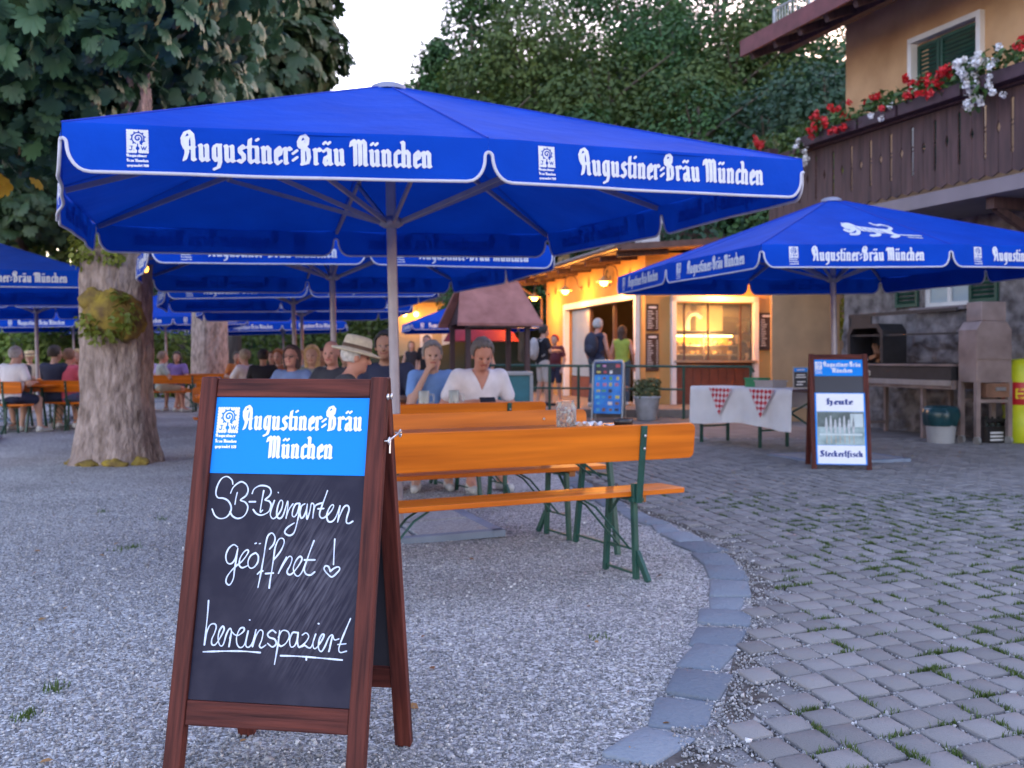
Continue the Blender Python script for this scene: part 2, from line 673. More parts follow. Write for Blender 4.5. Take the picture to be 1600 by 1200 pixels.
def gravel_material():
    m = bpy.data.materials.new('gravel')
    m.use_nodes = True
    nt = m.node_tree
    b = nt.nodes['Principled BSDF']
    tc = nt.nodes.new('ShaderNodeTexCoord')
    vo = nt.nodes.new('ShaderNodeTexVoronoi')
    vo.inputs['Scale'].default_value = 85
    nt.links.new(tc.outputs['Object'], vo.inputs['Vector'])
    sep = nt.nodes.new('ShaderNodeSeparateColor')
    nt.links.new(vo.outputs['Color'], sep.inputs['Color'])
    cr = nt.nodes.new('ShaderNodeValToRGB')
    cr.color_ramp.elements[0].color = (.13, .13, .135, 1)
    cr.color_ramp.elements[1].color = (.74, .72, .70, 1)
    e = cr.color_ramp.elements.new(.5)
    e.color = (.35, .34, .345, 1)
    nt.links.new(sep.outputs[0], cr.inputs['Fac'])
    nz = nt.nodes.new('ShaderNodeTexNoise')
    nz.inputs['Scale'].default_value = .8
    nz.inputs['Detail'].default_value = 6
    nt.links.new(tc.outputs['Object'], nz.inputs['Vector'])
    r2 = nt.nodes.new('ShaderNodeValToRGB')
    r2.color_ramp.elements[0].position = .35
    r2.color_ramp.elements[1].position = .65
    r2.color_ramp.elements[0].color = (.74, .72, .71, 1)
    r2.color_ramp.elements[1].color = (1, 1, 1, 1)
    nt.links.new(nz.outputs['Fac'], r2.inputs['Fac'])
    mx = nt.nodes.new('ShaderNodeMix')
    mx.data_type = 'RGBA'
    mx.blend_type = 'MULTIPLY'
    mx.inputs['Factor'].default_value = 1
    nt.links.new(cr.outputs['Color'], mx.inputs['A'])
    nt.links.new(r2.outputs['Color'], mx.inputs['B'])
    nt.links.new(mx.outputs['Result'], b.inputs['Base Color'])
    b.inputs['Roughness'].default_value = .85
    bp = nt.nodes.new('ShaderNodeBump')
    bp.inputs['Strength'].default_value = .7
    bp.inputs['Distance'].default_value = .006
    bp.invert = True
    nt.links.new(vo.outputs['Distance'], bp.inputs['Height'])
    nt.links.new(bp.outputs['Normal'], b.inputs['Normal'])
    return m


# ------------------------------------------------------------------ ground, paving, kerb
def smooth01(x):
    x = np.clip(x, 0, 1)
    return x * x * (3 - 2 * x)


def hill_z(x, y):
    """the wooded slope behind the beer garden, and an added far bank"""
    side = smooth01((x + 12) / 14.0)
    return np.maximum(smooth01((y - 34) / 12.0) * np.maximum(0, (y - 34)) * .42 * side, smooth01((y - 63) / 12.0) * 6.5)  # second term: bank added across the far end to block low sky glow


gx = np.linspace(-160, 160, 161)
gy = np.linspace(-40, 240, 141)   # one sheet to the horizon
GX, GY = np.meshgrid(gx, gy, indexing='ij')
GZ = hill_z(GX, np.minimum(GY, 120))
idx = np.arange(161 * 141).reshape(161, 141)
q = np.stack([idx[:-1, :-1], idx[1:, :-1], idx[1:, 1:], idx[:-1, 1:]], -1).reshape(-1, 4)
cy_ = (GY[:-1, :-1] + GY[1:, 1:]).ravel() / 2
mi_ = np.where(cy_ > 36, 1, 0)
mg = gravel_material()
m_earth = mat('forest_earth', (.03, .035, .015), .95, .4, .5)
tag(link('ground', np_mesh('ground', np.stack([GX, GY, GZ], -1).reshape(-1, 3), [q], True, mi=mi_), [mg, m_earth]), kind='structure')

KERB = [(1012, 1168), (1066, 1117), (1089, 1070), (1107, 1028), (1121, 997), (1133, 967), (1135, 944), (1139, 922), (1133, 895), (1118, 876), (1092, 856), (1066, 841), (1040, 827), (1015, 816), (994, 807)]
kc = [ground(*p) for p in KERB]
kc = [kc[0] + (kc[0] - kc[1]) * k for k in (4.6, 3.4, 2.2, 1.1)] + kc
kline = [(p.x, p.y) for p in kc]
last = Vector((kline[-1][0] - kline[-2][0], kline[-1][1] - kline[-2][1], 0)).normalized()
for k in range(1, 22):
    kline.append((kline[-1][0] + last.x * .32 + .012 * k * .5, kline[-1][1] + last.y * .32 + .02))


def kerb_x(y):
    """x of the kerb line nearest the camera side at distance y"""
    best = None
    for (x, yy) in kline:
        if best is None or abs(yy - y) < abs(best[1] - y):
            best = (x, yy)
    return best[0]


def rounded_stone(mb_v, mb_f, cx, cy, hx, hy, ang, ztop, jit, rg, zb=-.03, ang2=None, rad=.12, til=.008):
    """a worn paving block: bevelled top, slightly irregular outline"""
    n = 12
    base = []
    for (sx, sy) in ((-1, -1), (1, -1), (1, 1), (-1, 1)):
        jx, jy = rg.uniform(-jit, jit), rg.uniform(-jit, jit)
        c = np.array([sx * (hx + jx), sy * (hy + jy)])
        r = rad * min(hx, hy) * 2
        base += [c - np.array([0, sy * r]) if sx * sy > 0 else c - np.array([sx * r, 0]),
                 c - .28 * r * np.array([sx, sy]),
                 c - np.array([sx * r, 0]) if sx * sy > 0 else c - np.array([0, sy * r])]
    base = np.array(base)
    # order corners counter-clockwise
    a = np.arctan2(base[:, 1], base[:, 0])
    base = base[np.argsort(a)]
    ca, sa = math.cos(ang), math.sin(ang)
    rings = [(1.0, zb), (1.0, ztop - .009), (.985, ztop - .003), (.955, ztop), ]
    tilt = rg.normal(0, til, 2)
    cb, sb = (-sa, ca) if ang2 is None else (math.cos(ang2), math.sin(ang2))
    o = len(mb_v)
    for s, z in rings:
        for bx, by in base * s:
            mb_v.append((cx + bx * ca + by * cb, cy + bx * sa + by * sb, z + (tilt[0] * bx + tilt[1] * by if z > 0 else 0)))
    for i in range(3):
        for j in range(n):
            mb_f.append((o + i * n + j, o + i * n + (j + 1) % n, o + (i + 1) * n + (j + 1) % n, o + (i + 1) * n + j))
    mb_f.append(tuple(o + 3 * n + j for j in range(n)))


m_pave = mat('granite_block', (.175, .167, .168), .88, .3, 170.0, (.268, .255, .255), bump=1.0, bscale=170, attr='rnd', bdist=.006, spec=.25)
m_kerb = mat('slate_kerb', (.125, .148, .185), .85, .2, 40.0, (.225, .255, .30), bump=1.0, bscale=45, attr='rnd', bdist=.012, spec=.25)
m_asph = mat('yard_paving', (.13, .12, .12), .85, .25, 3.0, bump=.4, bscale=90)

rg = np.random.default_rng(3)
pv, pf, prn = [], [], []
ua, va = R(24), R(103)
U = np.array([math.cos(ua), math.sin(ua)]) * .148
W = np.array([math.cos(va), math.sin(va)]) * .157
joints = []
o0 = np.array([1.3, 4.2])
wobx = rg.normal(0, .006, (400,))
for i in range(-85, 130):
    for j in range(-60, 125):
        c = o0 + U * (i + .05 * math.sin(j * 1.7)) + W * (j + .06 * math.sin(i * .8 + 1)) + rg.normal(0, .004, 2)
        if not (2.3 < c[1] < 15.5) or c[0] < kerb_x(c[1]) + .165 or c[0] > 11:
            continue
        if c[0] > (c[1] * .58 + 1.6):
            continue
        n0 = len(pv)
        edge_ = c[0] < kerb_x(c[1]) + .33
        rounded_stone(pv, pf, c[0], c[1], .0645 + rg.normal(0, .0022), .0685 + rg.normal(0, .0022), ua + rg.normal(0, .015), .017 + rg.normal(0, .0015) - (.012 if edge_ and rg.random() < .6 else 0), .005, rg, ang2=va + rg.normal(0, .015), rad=.07, til=.005)
        prn += [rg.random()] * (len(pv) - n0)
        if c[1] < 9:
            joints.append((c + U * .5, va, c))
            joints.append((c + W * .5, ua, c))
byk = {}
for f in pf:
    byk.setdefault(len(f), []).append(f)
tag(link('paving', np_mesh('paving', pv, list(byk.values()), False, prn), m_pave), kind='structure')

kv, kf, krn = [], [], []
for k in range(len(kline) - 1):
    (x, y), (x2, y2) = kline[k], kline[k + 1]
    xa, ya = kline[max(0, k - 1)]
    a = math.atan2(y2 - ya, x2 - xa)
    L = .5 * (math.hypot(x2 - x, y2 - y) + math.hypot(x - xa, y - ya)) if k else math.hypot(x2 - x, y2 - y)
    n0 = len(kv)
    rounded_stone(kv, kf, x, y, max(.07, L / 2 - .011), (.092 + rg.normal(0, .011)), a + rg.normal(0, .08), .012 + rg.normal(0, .002), .02, rg, rad=.10, til=.012)
    krn += [rg.random()] * (len(kv) - n0)
byk = {}
for f in kf:
    byk.setdefault(len(f), []).append(f)
tag(link('kerb', np_mesh('kerb', kv, list(byk.values()), False, krn), m_kerb), kind='structure')

# yard beyond the granite blocks (in front of the house and the kiosk) and the low kiosk terrace
yd = MB()
yd.add([(3.2, 15.6, .006), (14, 15.6, .006), (14, 34, .006), (-1.5, 34, .006), (.9, 18, .006)], [(0, 1, 2, 3, 4)])
tag(yd.build('yard', m_asph), kind='structure')
tr_ = MB()
tr_.prism([(.4, 21.2), (4.7, 21.2), (6.0, 22.4), (6.0, 33), (-1.2, 33)], .0, .17)
tag(tr_.build('terrace', mat('terrace_slab', (.2, .17, .15), .85, .2, 4, bump=.2, bscale=60), bevel=.015), kind='structure')

bed = MB()
bed.add([(kerb_x(y_) + .12, y_, .002) for y_ in np.linspace(2.2, 15.4, 34)] + [(y_ * .58 + 1.7, y_, .002) for y_ in np.linspace(15.4, 2.2, 34)], [(i, 67 - i, 66 - i, i + 1) for i in range(33)])
tag(bed.build('paving_bed', mat('joint_soil', (.05, .04, .035), .95, .3, 20, (.13, .11, .10), bump=.6, bscale=60)), kind='structure')
# loose pebbles on the gravel and in the joints: nobody could count them
octa = np.array([(1, 0, 0), (-1, 0, 0), (0, 1, 0), (0, -1, 0), (0, 0, 1), (0, 0, -1)], float)
octf = np.array([(0, 2, 4), (2, 1, 4), (1, 3, 4), (3, 0, 4), (2, 0, 5), (1, 2, 5), (3, 1, 5), (0, 3, 5)])


def rand_rot(n, rgn):
    qn = rgn.normal(size=(n, 4))
    qn /= np.linalg.norm(qn, axis=1)[:, None]
    w, x, y, z = qn.T
    return np.stack([1 - 2 * (y * y + z * z), 2 * (x * y - z * w), 2 * (x * z + y * w),
                     2 * (x * y + z * w), 1 - 2 * (x * x + z * z), 2 * (y * z - x * w),
                     2 * (x * z - y * w), 2 * (y * z + x * w), 1 - 2 * (x * x + y * y)], -1).reshape(n, 3, 3)


def instances(tv, tf, pos, rot, sc, rgn, jitter=0.0):
    n, k = len(pos), len(tv)
    base = np.repeat(tv[None], n, 0)
    if jitter:
        base = base * (1 + rgn.uniform(-jitter, jitter, (n, k, 1)))
    sc = np.asarray(sc)
    base = base * (sc[:, None, None] if sc.ndim == 1 else sc[:, None, :])
    V = np.einsum('nij,nkj->nki', rot, base) + pos[:, None, :]
    Fs = [(np.arange(n)[:, None, None] * k + f[None]).reshape(-1, f.shape[1]) for f in tf]
    return V.reshape(-1, 3), Fs


def scatter(n, y0, y1, rgn):
    y = y0 * (y1 / y0) ** rgn.random(n)
    x = (rgn.random(n) * 1.08 - .54) * y
    return x, y


pos = []
kxs = np.array([kerb_x(v) for v in np.linspace(1, 16, 400)])


def kx(y):
    return kxs[np.clip(((y - 1) / 15 * 399).astype(int), 0, 399)]


x, y = scatter(95000, 2.55, 9.5, rg)
on = (x < kx(y) - .085 + rg.normal(0, .012, len(x))) | ((x > kx(y) + .1) & (x < kx(y) + .22 + rg.normal(0, .08, len(x))))
x, y = x[on], y[on]
PB = [np.stack([x, y, np.where(x > kx(y), .005, 0) + rg.uniform(0, .004, len(x))], -1)]
x, y = scatter(60000, 2.55, 8, rg)
on = (x > kx(y) + .09) & (x < kx(y) + .20 + rg.normal(0, .09, len(x)))
PB.append(np.stack([x[on], y[on], rg.uniform(.004, .010, on.sum())], -1))
for (p, a, c) in joints:
    near = p[0] < kerb_x(p[1]) + 1.3
    m = int(rg.integers(26, 44) if near else rg.integers(10, 24))
    t = rg.uniform(-.095, .095, m)
    w_ = rg.normal(0, .007, m)
    PB.append(np.stack([p[0] + math.cos(a) * t - math.sin(a) * w_, p[1] + math.sin(a) * t + math.cos(a) * w_, rg.uniform(.004, .011, m)], -1))
PB = np.concatenate(PB)
n = len(PB)
sz = np.clip(rg.lognormal(math.log(.0050), .36, n), .0028, .016)
scl = np.stack([sz * rg.uniform(.8, 1.35, n), sz * rg.uniform(.7, 1.1, n), sz * rg.uniform(.5, .85, n)], -1)
V, Fs = instances(octa, [octf], PB, rand_rot(n, rg), scl, rg, .25)
rnd = np.repeat(np.clip(rg.beta(2, 2.4, n), 0, 1), 6)


def pebble_mat():
    m = mat('pebble', (.07, .07, .075), .75, .2, 30, (.80, .78, .76), attr='rnd')
    nt = m.node_tree
    rp = [k for k in nt.nodes if k.type == 'VALTORGB'][0]
    e = rp.color_ramp.elements.new(.45)
    e.color = (.27, .262, .27, 1)
    e = rp.color_ramp.elements.new(.62)
    e.color = (.40, .38, .37, 1)
    return m


tag(link('pebbles', np_mesh('pebbles', V, Fs, False, rnd), pebble_mat()), 'loose grey pebbles strewn over the gravel and in the paving joints', 'pebbles', kind='stuff')

# grass in the joints and a few weeds in the gravel
blade = np.array([(-.5, 0, 0), (.5, 0, 0), (.25, .12, .6), (-.25, .12, .6), (0, .4, 1.0)], float)
bf = [np.array([(0, 1, 2, 3)]), np.array([(3, 2, 4)])]
GP = []
for (p, a, c) in joints:
    far = p[0] - kerb_x(p[1])
    pr = .05 + .40 * min(1, max(0, far - .25) / 1.1)
    if rg.random() < pr:
        m = int(rg.integers(20, 90))
        c0 = rg.uniform(-.09, .09)
        t = rg.normal(c0, .035, m)
        w_ = rg.normal(0, .007, m)
        GP.append(np.stack([p[0] + math.cos(a) * t - math.sin(a) * w_, p[1] + math.sin(a) * t + math.cos(a) * w_, np.full(m, .004)], -1))
for (px, py, m) in ((85, 1078, 60), (40, 1120, 45), (207, 856, 40), (188, 860, 20), (940, 998, 20), (160, 800, 25), (250, 812, 25)):
    c = ground(px, py)
    GP.append(np.stack([rg.normal(c.x, .025, m), rg.normal(c.y, .03, m), np.zeros(m)], -1))
GP = np.concatenate(GP)
n = len(GP)
th = rg.uniform(0, 2 * math.pi, n)
rot = np.zeros((n, 3, 3))
rot[:, 0, 0], rot[:, 0, 1], rot[:, 1, 0], rot[:, 1, 1], rot[:, 2, 2] = np.cos(th), -np.sin(th), np.sin(th), np.cos(th), 1
hh = rg.uniform(.012, .034, n)
V, Fs = instances(blade, bf, GP, rot, np.stack([rg.uniform(.004, .009, n), hh * 1.1, hh], -1), rg)
m_grass = mat('grass', (.035, .07, .012), .6, .3, 10, (.10, .16, .03), attr='rnd', transl=.3)
tag(link('grass', np_mesh('grass', V, Fs, False, np.repeat(rg.random(n), 5)), m_grass), 'short grass and weeds growing in the joints between paving blocks', 'grass', kind='stuff')


# ------------------------------------------------------------------ trees
def leaf_cloud(blobs, n, leaf, rgn, shell=.72, droop=.2, tmpl=None, tf=None, lumps=.0):
    """leaves scattered through the outer part of a set of ellipsoids; returns V, Fs, rnd"""
    B = np.array(blobs, float)
    area = (B[:, 3] * B[:, 4] * B[:, 5]) ** (2 / 3)
    k = rgn.choice(len(B), n, p=area / area.sum())
    d = rgn.normal(size=(n, 3))
    d /= np.linalg.norm(d, axis=1)[:, None]
    r = shell + (1.06 - shell) * rgn.random(n) ** .6
    P = B[k, :3] + d * B[k, 3:6] * r[:, None]
    keep = np.ones(n, bool)
    for b in B:
        q = ((P - b[:3]) / b[3:6])
        keep &= (q * q).sum(1) > (shell * .9) ** 2
    P, d = P[keep], d[keep]
    n = len(P)
    nrm = d + rgn.normal(0, .45, (n, 3)) + np.array([0, 0, .55])
    nrm /= np.linalg.norm(nrm, axis=1)[:, None]
    t = d + rgn.normal(0, .6, (n, 3)) - np.array([0, 0, droop])
    t -= nrm * (t * nrm).sum(1)[:, None]
    t /= np.linalg.norm(t, axis=1)[:, None] + 1e-9
    s = np.cross(t, nrm)
    rot = np.stack([s, t, nrm], -1)
    sz = leaf * rgn.uniform(.65, 1.3, n)
    V, Fs = instances(tmpl, tf, P, rot, sz, rgn)
    # clumps: neighbouring leaves share a tint
    cl = .5 + .5 * np.sin(P[:, 0] * 1.7 / leaf * .12 + 3 * np.sin(P[:, 2] * .8) + P[:, 1] * 1.3)
    rnd = np.clip(.45 * cl + .55 * rgn.random(n), 0, 1)
    return V, Fs, np.repeat(rnd, len(tmpl))


T_LEAF = np.array([(0, 0, 0), (.3, .35, .06), (0, .45, -.03), (-.3, .35, .06), (.22, .75, .02), (-.22, .75, .02), (0, 1.0, -.12)], float)
T_LF = [np.array([(0, 1, 2), (0, 2, 3), (4, 6, 2), (6, 5, 2)]), ]
T_LF = [np.array([(0, 1, 4, 2), (0, 2, 5, 3)]), np.array([(2, 4, 6), (2, 6, 5)])]


def chestnut_leaf():
    vs, q4, q3 = [], [], []
    for a, L in ((-75, .62), (-48, .82), (-22, .97), (0, 1.0), (22, .97), (48, .82), (75, .62)):
        ca, sa = math.cos(R(a)), math.sin(R(a))
        o = len(vs)
        for (w, l, z) in ((0, .06, .0), (.15, .62, -.07), (0, .6, -.02), (-.15, .62, -.07), (.135, .84, -.14), (-.135, .84, -.14), (0, 1.0, -.2)):
            x, y = w, l * L
            vs.append((x * ca + y * sa, -x * sa + y * ca, z * L))
        q4 += [(o, o + 1, o + 4, o + 2), (o, o + 2, o + 5, o + 3)]
        q3 += [(o + 2, o + 4, o + 6), (o + 2, o + 6, o + 5)]
    return np.array(vs), [np.array(q4), np.array(q3)]


C_LEAF, C_LF = chestnut_leaf()
m_chest = mat('chestnut_leaf', (.030, .088, .042), .5, .3, 4, (.095, .205, .10), attr='rnd', transl=.10, spec=.4)
m_chest2 = mat('chestnut_leaf_far', (.022, .055, .022), .55, .3, 4, (.06, .11, .04), attr='rnd', transl=.25)
m_leafs = [mat('beech_leaf', (.016, .060, .016), .6, .3, 3, (.066, .155, .036), attr='rnd', transl=.3),
           mat('maple_leaf', (.030, .068, .014), .6, .3, 3, (.115, .165, .034), attr='rnd', transl=.3),
           mat('dark_leaf', (.012, .042, .022), .6, .3, 3, (.040, .095, .045), attr='rnd', transl=.25)]
m_hedge = mat('hedge_leaf', (.085, .15, .02), .6, .3, 3, (.22, .30, .05), attr='rnd', transl=.35)
m_bark = mat('bark', (.15, .105, .085), .92, .3, 13, (.44, .34, .30), bump=1.0, bscale=22, stretch=(1, 1, .42), bdist=.06, detail=10)
m_bark_d = mat('bark_dark', (.07, .055, .045), .9, .3, 7, (.15, .12, .10), bump=.8, bscale=14, stretch=(1, 1, .25), bdist=.03)
m_moss = mat('moss', (.11, .065, .03), .95, .3, 7, (.32, .23, .03), bump=.8, bscale=50)


def trunk_mesh(name, r, h, flare=1.45, seed=0, top=.7, n=40, lean=(0, 0)):
    rs = np.random.default_rng(seed)
    zs = np.concatenate([[-.1], np.linspace(0, 1, 14) ** 1.6 * .9, np.linspace(.95, h, int(16 * n / 40))])
    ph = rs.uniform(0, 6.28, 8)
    V, F = [], []
    for z in zs:
        t = max(0, 1 - z / .95)
        base = r * (1 + (flare - 1) * t ** 2.2) * (1 + (top - 1) * max(0, z) / h)
        for j in range(n):
            a = 2 * math.pi * j / n
            ridge = .035 * math.sin(7 * a + ph[0] + .5 * math.sin(z * 1.3)) + .03 * math.sin(4 * a + ph[1] - z * .3) + .012 * math.sin(17 * a + ph[2] + z * 2) + rs.normal(0, .006)
            root = .14 * t ** 2.2 * max(0, math.sin(3 * a + ph[3])) + .12 * t ** 2.2 * max(0, math.sin(5 * a + ph[4]))
            q_ = Vector((math.cos(a) * 5.5, math.sin(a) * 5.5, z * 2.6 + seed))
            ridge += .045 * noise.noise(q_) + .03 * noise.noise(q_ * 2.3) + .024 * noise.noise(q_ * 5.1)
            rr = base * (1 + ridge + root)
            V.append((rr * math.cos(a) + lean[0] * z, rr * math.sin(a) + lean[1] * z, z))
    m = len(zs)
    F = [(i * n + j, i * n + (j + 1) % n, (i + 1) * n + (j + 1) % n, (i + 1) * n + j) for i in range(m - 1) for j in range(n)]
    return np_mesh(name, V, [F], True)


def limbs_mb(specs):
    mb = MB()
    for (p0, p1, r0, r1) in specs:
        p0, p1 = Vector(p0), Vector(p1)
        pts, rs = [], []
        for i in range(6):
            t = i / 5
            p = p0.lerp(p1, t) + Vector((random.uniform(-.12, .12), random.uniform(-.12, .12), .35 * math.sin(t * 3.14) * .6)) * (1 if 0 < i < 5 else 0)
            pts.append(p)
            rs.append(r0 + (r1 - r0) * t)
        mb.tube(pts, rs, 8)
    return mb


# the big chestnut with the mossy burl
T1 = ground(182, 722)
t1 = thing('chestnut_tree', 'big pale barked chestnut tree with a mossy burl, on the gravel behind the large chalkboard', 'tree', T1)
tr = link('trunk', trunk_mesh('trunk', .40, 4.6, 1.10, 5, .94, 120), m_bark, t1)
lm = limbs_mb([((0, 0, 4.2), (-2.6, -.8, 6.6), .26, .07), ((0, 0, 4.3), (2.4, .4, 7.0), .24, .06), ((0, 0, 4.4), (.3, -2.4, 6.8), .22, .06), ((0, 0, 4.4), (-.4, 2.2, 7.4), .25, .06), ((-1.2, -.4, 5.5), (-3.8, -2.2, 5.6), .1, .03), ((1.2, .2, 5.7), (3.0, -1.2, 5.6), .1, .03), ((0, 0, 4.4), (0, 0, 9), .27, .08)])
lm.build('limb', m_bark, t1)
mb = MB()
mb.blob((.07, -.27, 1.72), (.34, .30, .30), 40)
mb.blob((.22, -.28, 1.60), (.2, .22, .2), 30)
mb.blob((-.1, -.30, 1.86), (.18, .22, .16), 30)
for v in mb.v:
    d_ = (v - Vector((.07, -.1, 1.72))).normalized()
    v += d_ * (.05 * noise.noise(v * 9) + .035 * noise.noise(v * 22))
burl = mb.build('burl', m_moss, tr)
V, Fs, rn = leaf_cloud([(.28, -.50, 1.7, .16, .1, .2), (.05, -.54, 1.48, .22, .08, .1), (-.1, -.5, 1.62, .14, .12, .1), (.2, -.5, 1.9, .1, .08, .06), (-.12, -.22, 2.62, .3, .3, .3), (-.25, -.26, 2.42, .18, .2, .16), (.1, -.3, 2.4, .2, .2, .14)], 1000, .08, rg, .3, .3, T_LEAF, T_LF)
link('shoots', np_mesh('shoots', V, Fs, False, rn), mat('shoot_leaf', (.08, .12, .015), .5, .3, 5, (.24, .27, .04), attr='rnd', transl=.35), tr)
mb = MB()
for (a, rr, s) in ((-1.9, .52, .14), (-1.2, .56, .16), (-2.6, .5, .12), (-.7, .56, .1)):
    mb.blob((rr * math.cos(a) * .93, rr * math.sin(a) * .93, .02), (s, .07, .05), 22)
for v in mb.v:
    v += Vector((noise.noise(v * 11), noise.noise(v * 11 + Vector((5, 0, 0))), noise.noise(v * 11 + Vector((9, 0, 0))))) * .05
mb.build('moss', m_moss, tr)
cb = [(-1.4, .5, 7.6, 3.5, 4.6, 3.4), (-.6, -.9, 4.35, 1.1, .9, .8), (-1.6, -1.3, 4.1, 1.0, .8, .7), (-3.2, -.8, 6.3, 2.6, 2.4, 2.4), (-2.0, -1.6, 5.7, 2.2, 2.0, 1.9), (-.1, -1.6, 6.2, 2.0, 2.2, 2.0), (.6, -1.0, 6.4, 1.5, 2.0, 1.7),
      (-4.8, .8, 5.8, 2.0, 2.2, 2.2), (-3.4, -1.6, 5.0, 1.6, 1.4, 1.4), (-.8, -2.2, 5.0, 1.5, 1.3, 1.2), (-2.2, -.6, 4.5, 1.8, 1.5, 1.0), (.6, -1.8, 5.2, 1.1, 1.2, 1.0), (-1.2, 1.6, 5.2, 2.2, 2.2, 1.6)]
V, Fs, rn = leaf_cloud(cb, 30000, .19, rg, .66, .12, C_LEAF, C_LF)
link('crown', np_mesh('crown', V, Fs, False, rn), m_chest, t1)
V, Fs, rn = leaf_cloud([(-1.2, -1.3, 3.35, .5, .4, .25), (-.8, -.9, 3.2, .3, .3, .2), (.1, -.8, 2.95, .2, .2, .15)], 26, .2, rg, .3, .8, C_LEAF, C_LF)
link('yellow_leaves', np_mesh('yellow_leaves', V, Fs, False, rn), mat('yellow_leaf', (.40, .22, .015), .5, .3, 4, (.60, .38, .03), attr='rnd', transl=.3), t1)

# second chestnut, further back
T2 = ground(327, 634)
t2 = thing('chestnut_tree', 'second chestnut trunk with dark airy crown, standing between the rows of blue parasols', 'tree', T2)
link('trunk', trunk_mesh('trunk', .47, 6, 1.4, 9, .85), m_bark, t2)
limbs_mb([((0, 0, 5.6), (-2.8, -.8, 9), .28, .08), ((0, 0, 5.6), (2.8, .4, 9.5), .26, .07), ((0, 0, 5.8), (.3, -2.4, 9), .22, .06), ((0, 0, 5.6), (0, 0, 12), .3, .08)]).build('limb', m_bark_d, t2)
cb = [(-1.2, 0, 10.2, 4.0, 4.5, 4.0), (1.3, -1, 8.4, 2.0, 2.4, 2.0), (-2.2, -1.5, 8.3, 3.0, 2.6, 2.2), (1.2, 0, 11.8, 2.0, 2.4, 2.4), (.4, -2, 7.4, 2.4, 2.0, 1.4), (2.6, -.2, 9.3, .95, 1.6, .9), (2.0, 0, 7.4, .9, 1.2, .8), (2.5, 0, 10.9, .8, 1.2, .7)]
V, Fs, rn = leaf_cloud(cb, 9000, .36, rg, .6, .4, C_LEAF, C_LF)
link('crown', np_mesh('crown', V, Fs, False, rn), m_chest2, t2)


def tree(x, y, h, w, kind, label, nleaf, leaf, tr_r=.2, zb=None, low=.25, group=None, z0=None):
    z = float(hill_z(np.array(x), np.array(y))) if z0 is None else z0
    t = thing('deciduous_tree', label, 'tree', (x, y, z), 0, group)
    rs = np.random.default_rng(int(abs(x * 31 + y * 17)) + 1)
    mb = MB()
    mb.tube([(0, 0, -.3), (0, 0, h * .25), (.1, 0, h * .55), (.05, .1, h * .85)], [tr_r * 1.3, tr_r, tr_r * .7, tr_r * .25], 8)
    for k in range(6):
        a, zz = k * 1.1, h * (.3 + .08 * k)
        mb.tube([(0, 0, zz), (w * .25 * math.cos(a), w * .25 * math.sin(a), zz + h * .1), (w * .42 * math.cos(a), w * .42 * math.sin(a), zz + h * .16)], [tr_r * .4, tr_r * .25, tr_r * .1], 6)
    mb.build('trunk', m_bark_d, t)
    bl = [(0, 0, h * .62, w * .36, w * .36, h * .33)]
    for k in range(13):
        a = rs.uniform(0, 6.28)
        f = rs.uniform(low, .95)
        rr = w * .5 * math.sin(min(1, (1.05 - f) * 1.5 + .1) * 1.57) * rs.uniform(.5, .85)
        s = w * rs.uniform(.13, .24)
        bl.append((rr * math.cos(a), rr * math.sin(a), h * f, s, s, s * rs.uniform(.6, .95)))
    V, Fs, rn = leaf_cloud(bl, nleaf, leaf, rs, .55, .25, T_LEAF, T_LF)
    link('crown', np_mesh('crown', V, Fs, False, rn), m_leafs[kind], t)
    return t


FOREST = [  # px column, distance, top row in the photograph, crown width, kind
    (578, 60, 140, 2.6, 2), (672, 52, 50, 4.0, 0), (735, 55, -30, 6.5, 0), (768, 47, 120, 6, 1), (790, 60, -120, 10, 2), (835, 50, 20, 9, 1), (880, 44, 170, 7, 0),
    (900, 58, -60, 10, 0), (950, 48, 60, 9, 1), (985, 54, -60, 10, 0), (1010, 42, 190, 7, 2), (1050, 50, -10, 9, 0), (1090, 43, 110, 8, 0), (1120, 56, -120, 10, 2),
    (1150, 47, 20, 9, 1), (1200, 41, 120, 8, 2), (1230, 50, -40, 10, 0), (1290, 42, 60, 9, 2), (1340, 46, 0, 10, 0), (1170, 38, 240, 6, 0), (1095, 38, 260, 6, 2), (940, 39, 250, 6, 2), (820, 40, 240, 7, 0), (725, 44, 200, 6, 0), (636, 48, 150, 2.8, 2), (1260, 38, 190, 5, 1)]
KN = ['mid green', 'olive green', 'dark green']
for k, (px, d, py, w, kd) in enumerate(FOREST):
    p = at(px, d)
    z0 = float(hill_z(np.array(p.x), np.array(p.y)))
    top = CAM_H + (HORIZON - py) / FPX * d
    tree(p.x, p.y, max(4, top - z0), w, kd, '%s broadleaf tree on the wooded slope above the kiosk' % KN[kd], 7500 if py > 100 else 10500, .24, .22, low=.12, group='trees on the wooded slope: ' + KN[kd])
for k, (px, d, py, w, kd, lab) in enumerate([
        (15, 40, 235, 9, 1, 'loose pale green tree at the left edge, beyond the parasols'), (95, 46, 230, 8, 0, 'mid green tree behind the big mossy trunk, sky showing through'),
        (-60, 44, 150, 10, 0, 'tall tree beyond the left edge parasol'), (240, 60, 300, 10, 2, 'dark tree far behind the second chestnut trunk'), (430, 62, 300, 11, 2, 'dark tree far behind the rows of parasols'), (560, 66, 330, 7, 2, 'dark tree far away under the large parasol rim')]):
    p = at(px, d)
    tree(p.x, p.y, CAM_H + (HORIZON - py) / FPX * d, w, kd, lab, 3200, .4, .25, low=.1, z0=0)


